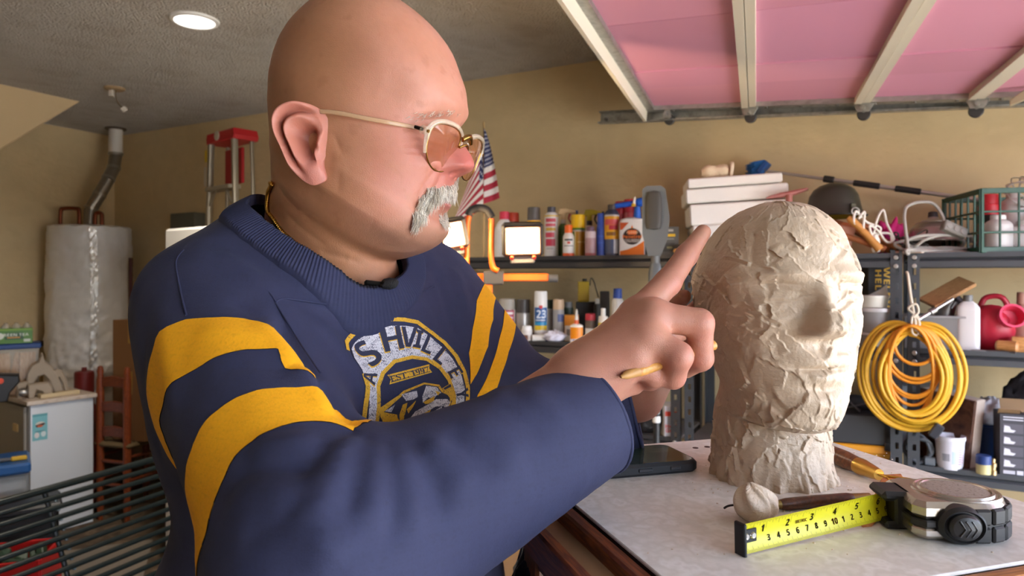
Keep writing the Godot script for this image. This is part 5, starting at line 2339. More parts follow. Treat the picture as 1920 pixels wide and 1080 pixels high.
func vessel(called: String, label: String, cat: String, x: Transform3D, h: float, r: float, o: Dictionary) -> Node3D:
	var t := thing(called, label, cat, x, o.get("group", ""))
	var ch: float = o.get("ch", 0.2) * h
	var sh: float = o.get("sh", 0.06) * h
	var cr: float = o.get("cr", 0.9) * r
	var nk: float = o.get("neck", 0.85) * r
	var top := h - ch
	var fl: float = o.get("flat", 1.0)
	var e: float = o.get("square", 1.0)
	var b := Mb.new()
	var f := r * 0.06
	b.lathe(xf(Vector3.ZERO), [Vector2(0, 0), Vector2(r - f, 0), Vector2(r, f), Vector2(r, top - sh), Vector2(r * 0.97, top - sh * 0.7), Vector2((r + nk) * 0.52, top - sh * 0.3), Vector2(nk, top), Vector2(0, top)], 28, 1.0, fl, e)
	part("body", b, o.get("mat", mat(o.get("body", "cccccc"), o.get("rough", 0.4), o.get("metal", 0.0))), t)
	for bd in o.get("bands", []):
		var l := Mb.new()
		l.lathe(xf(Vector3.ZERO), [Vector2(r * 1.006, bd[0] * h), Vector2(r * 1.012, bd[0] * h + 0.0005), Vector2(r * 1.012, bd[1] * h - 0.0005), Vector2(r * 1.006, bd[1] * h)], 28, 1.0, fl, e)
		part("label_band", l, mat(bd[2], 0.45), t)
	if o.has("art"):
		var a: Array = o.art       # [Paint, y0, y1, arc]
		part("label", label_sheet(r * 1.016, a[1] * h, a[2] * h, a[3] if a.size() > 3 else 2.6, fl), printed(a[0], 0.4), t)
	if ch > 0.0:
		var c := Mb.new()
		var tp: float = o.get("taper", 0.97)
		c.lathe(xf(Vector3(0, top, 0)), [Vector2(0, -0.001), Vector2(cr, -0.001), Vector2(cr, ch * 0.1), Vector2(cr * tp, ch * 0.93), Vector2(cr * tp * 0.92, ch), Vector2(0, ch)], 24)
		part("cap", c, mat(o.get("cap", "333333"), o.get("caprough", 0.45)), t)
	if o.has("trigger"):
		var g := Mb.new()
		var k: float = o.get("ts", 1.0) * r
		var dirx: float = o.get("tdir", 1.0)
		var up := xf(Vector3(0, h, 0))
		g.cyl(Vector3(0, h, 0), Vector3(0, h + k * 0.9, 0), k * 0.42, 14)
		var pol := PackedVector2Array([Vector2(-0.9, 0.75), Vector2(-0.6, 1.7), Vector2(0.4, 1.75), Vector2(1.9, 1.35), Vector2(2.0, 0.95), Vector2(0.5, 0.9), Vector2(0.2, 0.6)])
		for i in pol.size(): pol[i] = Vector2(pol[i].x * dirx, pol[i].y) * k
		g.prism(pol, up.translated_local(Vector3(0, 0, -k * 0.4)), k * 0.8, k * 0.12)
		part("spray_head", g, mat(o.trigger, 0.5), t)
		var lv := Mb.new()
		var q := PackedVector2Array([Vector2(0.9, 1.0), Vector2(1.25, 1.0), Vector2(0.95, 0.2), Vector2(1.3, -0.5), Vector2(1.1, -0.6), Vector2(0.7, 0.2)])
		for i in q.size(): q[i] = Vector2(q[i].x * dirx, q[i].y) * k
		lv.prism(q, up.translated_local(Vector3(0, 0, -k * 0.22)), k * 0.44, k * 0.08)
		part("trigger", lv, mat(o.get("lever", o.trigger), 0.5), t)
		var nz := Mb.new()
		nz.cyl(Vector3(dirx * 1.9 * k, h + k * 1.15, 0), Vector3(dirx * 2.3 * k, h + k * 1.15, 0), k * 0.3, 12)
		part("nozzle", nz, mat(o.get("tip", o.trigger), 0.5), t)
	return t

func crate_box(called: String, label: String, cat: String, x: Transform3D, size: Vector3, hex: String, art: Paint = null, rough := 0.6, group := "") -> Node3D:
	var t := thing(called, label, cat, x, group)
	var b := Mb.new()
	b.box(xf(Vector3(0, size.y / 2, 0)), size, 0.002)
	part("carton", b, mat(hex, rough), t)
	if art:
		var a := Mb.new()
		a.box(xf(Vector3(0, size.y / 2, size.z / 2 + 0.0004)), Vector3(size.x - 0.004, size.y - 0.004, 0.0008))
		part("front_print", a, printed(art, rough), t)
	return t

func bars(w: int, h: int, back: String, rows: Array) -> Paint:
	var p := Paint.new(w, h, Color(back))
	for r in rows:
		p.rect(r[0] * w / 100.0, r[1] * h / 100.0, r[2] * w / 100.0, r[3] * h / 100.0, Color(r[4]))
	return p

func build_top_shelf_left() -> void:
	var y: float = shelf_y.l1
	var g := "cans and bottles on the top shelf"
	var x := stand(946, 0.36, y)
	vessel("bottle", "white plastic bottle with a pink red cap behind the lit work lamp", "bottle", x, top_of(x, 397), 19 * px(x), {"body": "dcd8d4", "cap": "d2344e", "ch": 0.16, "cr": 0.5, "sh": 0.3, "neck": 0.4, "group": g})
	x = stand(962, 0.28, y)
	vessel("bottle", "bottle with an orange red cap half hidden by the lit work lamp", "bottle", x, top_of(x, 399), 15 * px(x), {"body": "d8cfc4", "cap": "e0533c", "ch": 0.2, "cr": 0.75, "sh": 0.2, "neck": 0.6, "group": g})
	x = stand(1001, 0.36, y)
	vessel("spray_can", "spray can with a wide grey cap and a yellow band on the top shelf", "spray can", x, top_of(x, 389), 12.5 * px(x), {"body": "8f9bb8", "cap": "5b5652", "ch": 0.24, "cr": 0.98, "bands": [[0.6, 0.74, "e0a91f"], [0.56, 0.6, "4a5f96"]], "group": g,
		"art": [bars(96, 96, "8fa0c4", [[0, 0, 100, 30, "dcb043"], [20, 8, 60, 10, "3c4a70"], [0, 40, 60, 12, "d8dcea"], [30, 60, 60, 25, "c8566a"]]), 0.2, 0.6]})
	x = stand(1034, 0.36, y)
	vessel("spray_can", "tall white spray can with red print and a small dark cap", "spray can", x, top_of(x, 388), 13 * px(x), {"body": "d9d5d0", "cap": "4a464c", "ch": 0.11, "cr": 0.6, "sh": 0.1, "neck": 0.6, "bands": [[0.80, 0.83, "d8b24a"]], "group": g,
		"art": [bars(128, 160, "d6d0cc", [[15, 4, 60, 10, "c84a5a"], [12, 18, 62, 8, "cf5a66"], [15, 30, 60, 9, "c8a040"], [12, 44, 55, 14, "cc4658"], [14, 62, 58, 20, "c23a50"], [20, 86, 40, 5, "b8b4b0"]]), 0.1, 0.79]})
	x = stand(1056, 0.30, y)
	vessel("spray_bottle", "dark green spray bottle with a cream trigger head", "spray bottle", x, top_of(x, 412), 12 * px(x), {"body": "4f6b34", "cap": "c9c4bc", "ch": 0.1, "cr": 0.45, "sh": 0.25, "neck": 0.4, "trigger": "d6bb8c", "lever": "b0303a", "tip": "3d4a7a", "ts": 1.0, "tdir": 1.0, "group": g})
	x = stand(1066, 0.41, y)
	vessel("bottle", "small white bottle with an orange cap at the front of the top shelf", "bottle", x, top_of(x, 422), 10.5 * px(x), {"body": "e0dad0", "cap": "f06a1e", "ch": 0.24, "cr": 0.7, "sh": 0.16, "neck": 0.6, "bands": [[0.0, 0.12, "e8622a"]], "group": g,
		"art": [bars(64, 64, "e4dfd6", [[20, 10, 60, 14, "4a4440"], [40, 30, 22, 18, "c8503c"], [15, 60, 70, 8, "8a847c"]]), 0.2, 0.6]})
	x = stand(1084, 0.36, y)
	vessel("spray_can", "green and gold spray can with a big bright yellow cap", "spray can", x, top_of(x, 403), 13.5 * px(x), {"body": "4d8a2e", "cap": "f2c312", "ch": 0.31, "cr": 0.98, "bands": [[0.60, 0.64, "c8c2b8"]], "group": g,
		"art": [bars(64, 64, "4d8a2e", [[30, 0, 70, 100, "b8861e"], [30, 0, 8, 100, "e8d49a"], [45, 40, 50, 4, "d8b46a"]]), 0.03, 0.6]})
	x = stand(1105, 0.28, y)
	vessel("spray_bottle", "clear spray bottle with an olive yellow trigger head", "spray bottle", x, top_of(x, 414), 12 * px(x), {"body": "b4a494", "cap": "2e2a28", "ch": 0.12, "cr": 0.45, "sh": 0.25, "neck": 0.4, "trigger": "b3a418", "lever": "2a2624", "tip": "2a2624", "ts": 1.0, "group": g})
	x = stand(1107, 0.41, y)
	vessel("bottle", "small mauve bottle with a purple cap in front of the olive trigger sprayer", "bottle", x, top_of(x, 425), 10 * px(x), {"body": "a8868a", "cap": "6a4c5c", "ch": 0.16, "cr": 0.75, "sh": 0.1, "neck": 0.7, "bands": [[0.0, 0.12, "9a4a4a"], [0.62, 0.84, "c4b0b4"]], "group": g})
	x = stand(1127, 0.38, y)
	vessel("bottle", "slim ribbed deep blue bottle standing on the top shelf", "bottle", x, top_of(x, 400), 8.5 * px(x), {"body": "2a4aa8", "cap": "2c50b4", "ch": 0.3, "cr": 0.85, "sh": 0.08, "neck": 0.9, "bands": [[0.3, 0.34, "3458ba"], [0.45, 0.49, "3458ba"]], "group": g})
	x = stand(1147, 0.37, y)
	vessel("spray_can", "yellow spray can with red script and a dark cap, left of the white jug", "spray can", x, top_of(x, 384), 14 * px(x), {"body": "3a3f58", "cap": "4a423e", "ch": 0.10, "cr": 0.55, "sh": 0.11, "neck": 0.6, "bands": [[0.77, 0.80, "c8c4c0"]], "group": g, "metal": 0.2,
		"art": [bars(96, 128, "e0a020", [[10, 8, 80, 16, "d4585c"], [35, 24, 50, 12, "c23048"], [0, 40, 100, 14, "e8b428"], [20, 42, 50, 10, "8a5a20"], [0, 62, 100, 38, "44506e"], [60, 62, 26, 38, "d8dce4"]]), 0.06, 0.77]})
	x = stand(1185, 0.36, y)
	var k := px(x)
	var w := 48 * k
	var h := top_of(x, 408)
	var j := thing("jug", "white rectangular jug with a round black and orange label on the top shelf", "jug", x, g)
	var b := Mb.new()
	b.lathe(xf(Vector3.ZERO), [Vector2(0, 0), Vector2(w * 0.46, 0), Vector2(w * 0.5, w * 0.05), Vector2(w * 0.5, h * 0.86), Vector2(w * 0.44, h * 0.95), Vector2(w * 0.2, h), Vector2(0, h)], 40, 1.0, 0.55, 0.45)
	part("body", b, mat("ded9d2", 0.35), j)
	var pt := Paint.new(192, 288, Color("e2ddd6"))
	pt.poly([Vector2(0, 0), Vector2(70, 0), Vector2(20, 60), Vector2(0, 64)], Color("c4572a"))
	pt.poly([Vector2(0, 250), Vector2(60, 235), Vector2(130, 205), Vector2(192, 160), Vector2(192, 288), Vector2(0, 288)], Color("e0731f"))
	pt.oval(96, 122, 72, 72, Color("2c1c18"))
	pt.poly([Vector2(96, 20), Vector2(106, 50), Vector2(86, 50)], Color("e0731f"))
	pt.rect(62, 66, 70, 40, Color("e06a2a"))
	pt.words(letters("FLOOD", 1.0), 97, 86, 20, Color("f0c8a0"))
	pt.words(letters("Penetrol", 1.0), 96, 124, 27, Color("e8752a"))
	pt.words(letters("PAINT ADDITIVE", 1.0), 96, 152, 11, Color("e8dcd0"))
	pt.words(letters("CONDITIONER", 1.0), 96, 166, 11, Color("e8dcd0"))
	var lb := Mb.new()
	lb.box(xf(Vector3(0, h * 0.44, w * 0.278)), Vector3(w * 0.92, h * 0.84, 0.0012))
	part("label", lb, printed(pt, 0.4), j)
	b = Mb.new()
	b.cyl(Vector3(w * 0.2, h * 0.97, 0), Vector3(w * 0.2, h * 1.28, 0), w * 0.15, 18, w * 0.12, 0.001)
	part("neck_cap", b, mat("2460c0", 0.4), j)
	var s := thing("hose_sprayer", "blue hose-end sprayer with a white and yellow tip above the white jug", "sprayer", Transform3D(x.basis, x.origin + x.basis * Vector3(0, h * 1.28 + 0.012, -0.02)))
	b = Mb.new()
	b.cyl(Vector3(-0.075, -0.006, 0), Vector3(0.02, 0.006, 0), 0.011, 14, 0.0125, 0.002)
	b.cyl(Vector3(0.02, 0.006, 0), Vector3(0.05, 0.012, 0), 0.018, 16, 0.02, 0.002)
	part("barrel", b, mat("1f5cc4", 0.4), s)
	b = Mb.new()
	b.cyl(Vector3(0.008, -0.004, 0.014), Vector3(0.012, 0.03, 0.016), 0.0065, 12, 0.003)
	part("tip", b, mat("f2ede2", 0.5), s)
	b = Mb.new()
	b.cyl(Vector3(0.006, -0.010, 0.012), Vector3(0.008, 0.002, 0.014), 0.009, 12)
	part("collar", b, mat("e8b61e", 0.5), s)
	for q in [[1162, 378, 9, "left"], [1180, 374, 11, "right"]]:
		x = stand(q[0], 0.22, y)
		vessel("bottle", "white bottle with a dark red cap, %s one of two behind the blue sprayer" % q[3], "bottle", x, top_of(x, q[1]), q[2] * px(x), {"body": "b84c50", "cap": "b01e2e", "ch": 0.22, "cr": 0.95, "sh": 0.1, "neck": 0.8, "group": g})
	x = stand(1222, 0.25, y)
	var wd := Mb.new()
	k = px(x)
	wd.prism(PackedVector2Array([Vector2(-16 * k, 0), Vector2(22 * k, 0), Vector2(6 * k, 80 * k), Vector2(-14 * k, 80 * k)]), x.translated_local(Vector3(0, 0, -0.05)), 0.1, 0.004)
	for i in wd.v.size(): wd.v[i] = x.affine_inverse() * wd.v[i]
	for i in wd.n.size(): wd.n[i] = x.basis.inverse() * wd.n[i]
	solo("tool_case", wd, mat("1d1b1a", 0.6), "black tapering case standing behind the grey telescoping wand", "case", x)
	x = stand(1254, 0.33, y)
	k = px(x)
	crate_box("battery_pack", "small dark grey pack with a line of yellow print beside the grey wand", "pack", x, Vector3(36 * k, top_of(x, 426), 0.07), "55534f",
		bars(96, 128, "55534f", [[14, 8, 60, 8, "a8a49c"], [8, 24, 76, 9, "d0a818"], [12, 40, 66, 4, "8c8a84"], [10, 56, 70, 30, "3e3c39"], [40, 68, 44, 8, "8a8c6a"]]))
	var f0 := on_t(1231, 700, 0.60)
	var wand := thing("telescoping_wand", "grey telescoping work wand with a long padded head standing before the shelves", "wand", xf(Vector3(f0.x, 0, f0.z), atan2(-f0.x, -f0.z)))
	k = -f0.z / F
	var Y := func(v: float) -> float: return EYE + (520 - v) * k
	b = Mb.new()
	b.cyl(Vector3(0, 0, 0), Vector3(0, Y.call(640), 0), 6 * k, 14)
	part("pole", b, mat("2e2d2e", 0.4), wand)
	b = Mb.new()
	b.cyl(Vector3(0, Y.call(775), 0), Vector3(0, Y.call(738), 0), 7 * k, 14, -1, 0.001)
	part("silver_section", b, mat("a6a6a4", 0.35, 0.6), wand)
	b = Mb.new()
	b.cyl(Vector3(0, Y.call(792), 0), Vector3(0, Y.call(780), 0), 7.4 * k, 14, -1, 0.001)
	part("white_ring", b, mat("dcdad4", 0.5), wand)
	b = Mb.new()
	b.lathe(xf(Vector3(-2 * k, Y.call(640), 0)), [Vector2(0, 0), Vector2(8 * k, 0), Vector2(13 * k, 30 * k), Vector2(13 * k, 128 * k), Vector2(9 * k, 146 * k), Vector2(0, 148 * k)], 18, 1.0, 0.7, 0.7)
	part("lower_handle", b, mat("5a5d60", 0.4), wand)
	b = Mb.new()
	b.cyl(Vector3(-2 * k, Y.call(494), 0), Vector3(-4 * k, Y.call(430), 0), 8 * k, 16, 10 * k)
	part("neck", b, mat("5f5f5e", 0.45), wand)
	b = Mb.new()
	b.prism(PackedVector2Array([Vector2(-24, 0), Vector2(-14, -40), Vector2(10, -40), Vector2(22, -8), Vector2(26, 30), Vector2(18, 84), Vector2(10, 90), Vector2(-16, 90), Vector2(-24, 84)]), Transform3D(Basis.from_scale(Vector3(k, k, 1)), Vector3(-2 * k, Y.call(440), -0.03)), 0.06, 0.004)
	part("head", b, mat("626565", 0.4), wand)
	b = Mb.new()
	b.lathe(Transform3D(Basis.IDENTITY, Vector3(-5 * k, Y.call(432), 0.03)), [Vector2(0, 0), Vector2(12 * k, 2 * k), Vector2(15 * k, 12 * k), Vector2(15 * k, 60 * k), Vector2(12 * k, 70 * k), Vector2(0, 73 * k)], 20, 1.0, 0.5, 0.7)
	part("pad", b, mat("3c3934", 0.6), wand)

func build_lower_shelf_left() -> void:
	var y: float = shelf_y.l2
	var g := "cans and bottles on the second shelf"
	var rows := [
		["spray_can", "tall silver spray can with a crimson label, first from the left on the second shelf", "spray can", 952, 0.38, 560, 17, {"body": "b5ada2", "metal": 0.5, "rough": 0.35, "cap": "a49c90", "ch": 0.26, "cr": 0.95, "art": [bars(96, 128, "c2bab0", [[30, 0, 48, 100, "b23a55"], [34, 6, 40, 9, "e0d4cc"], [34, 24, 40, 8, "d8b8b8"], [36, 48, 30, 22, "d09aa4"]]), 0.05, 0.72]}],
		["spray_can", "silver spray can with a black cap beside the crimson labelled can", "spray can", 981, 0.37, 561, 13, {"body": "b4b0ac", "metal": 0.5, "rough": 0.35, "cap": "4b4542", "ch": 0.33, "cr": 0.98}],
		["spray_can", "tall white capped spray can with a blue and yellow label", "spray can", 1014, 0.40, 546, 12.5, {"body": "d8d4cf", "cap": "e6e2dc", "ch": 0.30, "cr": 0.98, "art": [numbers_art(), 0.12, 0.72]}],
		["spray_can", "plain grey can between the blue labelled can and the tan capped can", "spray can", 1031, 0.32, 562, 8, {"body": "a8a6a4", "cap": "3e4a3c", "ch": 0.22, "cr": 0.9}],
		["spray_can", "grey spray can with a tan cap on the second shelf", "spray can", 1047, 0.37, 561, 11, {"body": "9c9894", "cap": "c8a988", "ch": 0.24, "cr": 0.98, "art": [bars(64, 64, "9c9894", [[45, 10, 45, 30, "4a5888"]]), 0.1, 0.7]}],
		["bottle", "blue bottle standing beside the orange lamp post", "bottle", 931, 0.34, 565, 6, {"body": "2b62a8", "cap": "2b62a8", "ch": 0.1, "cr": 0.7}],
		["jar", "small white jar with a brown label at the front of the second shelf", "jar", 988, 0.45, 611, 10, {"body": "e2dcd6", "cap": "ece8e4", "ch": 0.2, "cr": 0.9, "art": [bars(64, 48, "d8d0ca", [[5, 40, 55, 55, "6e4636"], [70, 20, 26, 70, "f0ece8"]]), 0.0, 0.7]}],
		["glue_bottle", "white glue bottle with an orange label and pointed tip", "glue bottle", 1081, 0.44, 600, 12, {"body": "e4dccf", "cap": "e0663a", "ch": 0.16, "cr": 0.35, "sh": 0.12, "neck": 0.4, "flat": 0.6, "art": [bars(64, 80, "e88a14", [[0, 0, 100, 12, "f0e6d8"], [0, 84, 100, 16, "e6e0ea"], [25, 86, 50, 10, "7a78a8"]]), 0.08, 0.78]}],
		["jar", "small round jar with a red lid by the man's wrist", "jar", 1107, 0.38, 588, 9.5, {"body": "6a5c50", "cap": "c43a48", "ch": 0.22, "cr": 1.0, "bands": [[0.1, 0.5, "e0dcd8"]]}],
		["bottle", "small white bottle with a royal blue cap near the knuckles", "bottle", 1158, 0.36, 541, 11, {"body": "d4cfc8", "cap": "3450a0", "ch": 0.18, "cr": 0.75, "sh": 0.1, "neck": 0.75}],
		["bottle", "small white bottle with a yellow label above the man's wrist", "bottle", 1131, 0.42, 578, 9, {"body": "dcd6cc", "cap": "e8e4dc", "ch": 0.22, "cr": 0.5, "sh": 0.1, "bands": [[0.3, 0.6, "d8c238"]]}],
		["bottle", "black bottle half hidden behind the red lidded jar", "bottle", 1120, 0.28, 560, 7, {"body": "2c2a2a", "cap": "d8d4cc", "ch": 0.12, "cr": 0.6}],
		["bottle", "dark green bottle behind the tan capped can", "bottle", 1066, 0.24, 566, 9, {"body": "3c4638", "cap": "8c8c8c", "ch": 0.15, "cr": 0.8}],
	]
	for r in rows:
		var x := stand(r[3], r[4], y)
		r[7]["group"] = g
		var t := vessel(r[0], r[1], r[2], x, top_of(x, r[5]), r[6] * px(x), r[7])
		if r[0] == "glue_bottle":
			var b := Mb.new()
			var h := top_of(x, r[5])
			b.cyl(Vector3(0, h, 0), Vector3(0, h + 20 * px(x), 0), 3.6 * px(x), 12, 1.6 * px(x))
			part("tip", b, mat("ddd6ca", 0.5), t)
	for c in [[1100, 0.20, 566, 40, "2e2b2a", "row of low dark cartons"], [1134, 0.24, 546, 18, "33302c", "narrow black carton beside the blue capped bottle"], [1072, 0.33, 590, 27, "d08a2a", "small orange and white carton behind the glue bottle"]]:
		var x := stand(c[0], c[1], y)
		var art := bars(64, 48, "dcd4c8", [[0, 0, 100, 40, "e08a1e"], [12, 55, 70, 24, "8a8078"]]) if c[0] == 1072 else null
		crate_box("carton", String(c[5]) + (" under the yellow can" if c[0] == 1100 else ""), "carton", x, Vector3(c[3] * px(x), top_of(x, c[2]), 0.08), c[4], art)
	var x := stand(1094, 0.20, y)
	x.origin.y = EYE + (520 - 566) * px(x) + 0.001
	var t := thing("fuel_can", "flat yellow rectangular can with a dark screw cap on a black carton", "can", x)
	var b := Mb.new()
	var k := px(x)
	b.box(xf(Vector3(0, 19 * k, 0)), Vector3(21 * k, 38 * k, 0.03), 0.003)
	part("body", b, mat("c9a51c", 0.4), t)
	b = Mb.new()
	b.cyl(Vector3(2 * k, 38 * k, 0), Vector3(2 * k, 43 * k, 0), 4 * k, 12)
	part("cap", b, mat("2a2522", 0.5), t)
	b = Mb.new()
	b.tube(bez([Vector3(12 * k, 30 * k, 0), Vector3(14 * k, 44 * k, 0), Vector3(20 * k, 36 * k, 0.004), Vector3(28 * k, 8 * k, 0.006)], 16), 1.2 * k, 6)
	part("wire_handle", b, mat("4a4640", 0.4, 0.6), t)
	x = stand(1040, 0.44, y)
	k = px(x)
	var nz := noise(30.0, 131)
	t = thing("plastic_wrapper", "crumpled white and violet plastic wrapper lying before the tan capped can", "wrapper", x)
	b = Mb.new()
	b.sheet(30, 16, func(u: float, v: float) -> Vector3:
		var a := TAU * u
		var p := PI * v
		var q := Vector3(cos(a) * sin(p) * 20 * k, (1.0 - cos(p)) * 0.5 * 20 * k, sin(a) * sin(p) * 14 * k)
		return q * (1.0 + 0.5 * nz.get_noise_3dv(q * 3.0))
	, true)
	part("wrapper", b, mat("d8d4e0", 0.35), t)
	x = stand(1013, 0.45, y)
	t = thing("paint_tube", "white tube with a violet cap lying on its side on the second shelf", "tube", x)
	b = Mb.new()
	b.cyl(Vector3(-15 * k, 7 * k, 0), Vector3(10 * k, 7 * k, 0), 6 * k, 16, 7 * k, 0.001)
	part("tube_body", b, mat("dcd8d2", 0.45), t)
	b = Mb.new()
	b.cyl(Vector3(10 * k, 7 * k, 0), Vector3(18 * k, 7 * k, 0), 7 * k, 16)
	part("cap", b, mat("46408a", 0.45), t)
	x = stand(1254, 0.40, 0.82, 0.25)
	k = px(x)
	var p := Paint.new(160, 360, Color("ccc9d2"))
	p.rect(0, 60, 160, 56, Color("e04a34"))
	p.rect(118, 66, 42, 46, Color("c8703c"))
	for i in 4:
		p.rect(24, 128 + i * 22, [70, 104, 118, 96][i], 9, Color("6a6470"))
	p.words(letters("Heat", 1.0), 72, 236, 46, Color("d63c2c"))
	p.words(letters("Gun", 1.0), 66, 288, 46, Color("d63c2c"))
	crate_box("heat_gun_carton", "white carton with red Heat Gun lettering beside the steel post", "carton", x, Vector3(27 * k, top_of(x, 757), 0.1), "c9c6ce", p)
	x = stand(1168, 0.42, 0.82)
	b = Mb.new()
	b.box(xf(Vector3(0, 0.022, 0)), Vector3(0.09, 0.044, 0.12), 0.004)
	solo("wood_block", b, wood("8a5a30", "b8824a", 133, Vector3(3, 30, 30)), "small raw wood block behind the phone", "block", x)
	x = stand(1212, 0.40, 0.82)
	b = Mb.new()
	b.sheet(40, 24, func(u: float, v: float) -> Vector3:
		var a := TAU * u
		var q := PI * v
		var w := Vector3(cos(a) * sin(q) * 0.075, 0.075 * (1.0 - cos(q)), sin(a) * sin(q) * 0.07)
		return w * (1.0 + 0.35 * nz.get_noise_3dv(w * 0.9))
	, true)
	solo("bag", b, rich("2a2827", 0.35, 20, 0.1), "crumpled black sack on the shelf behind the phone", "bag", x)

func numbers_art() -> Paint:
	var p := Paint.new(128, 192, Color("e0dcd6"))
	p.rect(8, 14, 112, 146, Color("2f5a94"))
	p.oval(64, 10, 14, 12, Color("c23a3a"))
	p.words(letters("23", 1.0), 68, 58, 52, Color("dfe6ee"))
	p.rect(20, 92, 80, 8, Color("c2cad6"))
	p.rect(8, 108, 112, 20, Color("2c8ab8"))
	p.rect(8, 130, 112, 30, Color("d9b62a"))
	return p

func build_top_shelf_right() -> void:
	var y: float = shelf_y.r1
	var foam := rich("ece6dc", 0.75, 40.0, 0.03)
	var x := stand(1296, 0.36, y, -0.25)
	var t := thing("brush", "wooden scrubbing brush with a dark bristle strip under the foam slabs", "brush", x)
	var b := Mb.new()
	b.box(xf(Vector3(0, 0.035, 0), 0, 0, 0.12), Vector3(0.14, 0.022, 0.05), 0.006)
	part("handle", b, wood("b87a3c", "d8a05a", 141, Vector3(3, 30, 30)), t)
	b = Mb.new()
	b.box(xf(Vector3(0.002, 0.054, 0), 0, 0, 0.12), Vector3(0.15, 0.014, 0.055), 0.003)
	part("bristles", b, rich("3c342a", 0.9, 60, 0.1), t)
	b = Mb.new()
	b.box(xf(Vector3(0, 0.011, 0)), Vector3(0.1, 0.022, 0.04), 0.003)
	part("foot", b, mat("2c2824", 0.6), t)
	var k0 := 0.0
	var slabs := [[1300, 429, 423, 1410, 0.32, "bottom"], [1295, 424, 384, 1425, 0.40, "second from the bottom"], [1287, 382, 355, 1480, 0.40, "second from the top"], [1290, 353, 335, 1463, 0.37, "topmost"]]
	var yaw := deg_to_rad(9.0)
	var bx := Basis(Vector3(cos(yaw), 0, sin(yaw)), Vector3.UP, Vector3(-sin(yaw), 0, cos(yaw))) * Basis.from_euler(Vector3(0, 0, 0.05))
	var base := y + 0.075
	for i in slabs.size():
		var s = slabs[i]
		var c := on_t(s[0], s[1], 0.40)
		var kk := -c.z / F
		var lo := maxf(base, c.y)
		var hi: float = EYE + (520 - s[2]) * kk
		if i == 0: lo = base
		var w: float = s[4]
		var sl := Mb.new()
		var hh := hi - lo
		sl.box(xf(Vector3(w / 2, hh / 2, -0.11)), Vector3(w, hh - 0.0015, 0.22), 0.005)
		if i == 1:
			sl.box(xf(Vector3(0.165, hh * 0.72, 0.0005)), Vector3(0.012, 0.010, 0.003), 0.001)
		solo("foam_slab", sl, foam, "white foam slab, %s of the stack beside the helmet" % s[5], "foam slab", Transform3D(bx, Vector3(c.x, lo, c.z)), "white foam slabs")
		base = hi
	var c := on_t(1342, 333, 0.30)
	t = thing("foam_roll", "cream foam roll with a flat end disc on top of the slabs", "foam roll", Transform3D(bx, Vector3(c.x, base, c.z)))
	var k := -c.z / F
	var nz := noise(25.0, 142)
	b = Mb.new()
	b.sheet(36, 20, func(u: float, v: float) -> Vector3:
		var a := TAU * u
		var r := 15 * k * pow(sin(PI * clampf(v, 0.02, 0.98)), 0.25) * (0.92 + 0.12 * sin(v * 9.0))
		var q := Vector3((v - 0.5) * 52 * k, 15 * k + sin(a) * r, cos(a) * r)
		return q + Vector3(0, 1, 0) * nz.get_noise_3dv(q * 4.0) * 0.006
	, true)
	part("roll", b, rich("e8d2ae", 0.8, 40, 0.08), t)
	b = Mb.new()
	b.cyl(Vector3(25 * k, 16 * k, 0), Vector3(31 * k, 15 * k, 0), 17 * k, 28, -1, 0.003)
	part("end_disc", b, mat("ead8bc", 0.8), t)
	var a0 := on_t(1440, 321, 0.12)
	var a1 := on_t(1860, 378, 0.16)
	t = thing("pole_brush", "blue wash brush on a long silver telescopic pole with black grips", "brush", xf(a0))
	var dir := (a1 - a0)
	var L := dir.length()
	dir /= L
	var along_u := func(u: float) -> float:
		var lo := 0.0
		var hi := L
		for i in 30:
			var m := (lo + hi) / 2
			var q := a0 + dir * m
			if 960 + q.x / -q.z * F < u: lo = m
			else: hi = m
		return lo
	b = Mb.new()
	b.cyl(Vector3.ZERO, dir * along_u.call(1560), 0.006, 12)
	b.cyl(dir * along_u.call(1555), dir * L, 0.0085, 14)
	part("pole", b, mat("c4c0ba", 0.3, 0.8), t)
	for q in [[1544, 1564, 0.014], [1600, 1650, 0.0125], [1678, 1727, 0.0125]]:
		b = Mb.new()
		b.cyl(dir * along_u.call(q[0]), dir * along_u.call(q[1]), q[2], 16, -1, 0.003)
		part("grip" if q[0] > 1560 else "clamp", b, mat("242220", 0.55), t)
	b = Mb.new()
	k = -a0.z / F
	var up := Vector3.UP
	b.box(Transform3D(Basis(dir, up, dir.cross(up)).orthonormalized(), -dir * 8 * k + up * 5 * k).rotated_local(Vector3(0, 0, 1), -0.5), Vector3(10 * k, 26 * k, 0.07), 0.004)
	part("head", b, mat("1c4f8c", 0.45), t)
	b = Mb.new()
	var rng := RandomNumberGenerator.new()
	rng.seed = 143
	for i in 260:
		var s := Vector3(0, rng.randf_range(-10, 13) * k, rng.randf_range(-0.033, 0.033))
		var p0 := -dir * 11 * k + up * 5 * k + s
		b.tube([p0, p0 - dir * rng.randf_range(20, 26) * k - up * (10 - s.y / k * 0.2) * k + Vector3(0, 0, s.z * 0.3)], [0.0012, 0.001], 4)
	part("bristles", b, mat("2e78c0", 0.6), t).set_meta("kind", "stuff")
	c = on_t(1474, 372, 0.33)
	k = -c.z / F
	t = thing("wooden_hammer_form", "pinkish red turned wood piece with a crossing spindle behind the clay head", "wood piece", xf(c))
	b = Mb.new()
	b.tube([Vector3(-38, 0, 0) * k, Vector3(-30, 2.2, 0) * k, Vector3(-10, 6, 0) * k, Vector3(12, 10, 4) * k, Vector3(30, 15, 8) * k, Vector3(37, 17, 9) * k], [0.8 * k, 3 * k, 5 * k, 5 * k, 3.6 * k, 2 * k], 12)
	part("spindle", b, mat("a8645a", 0.5), t)
	b = Mb.new()
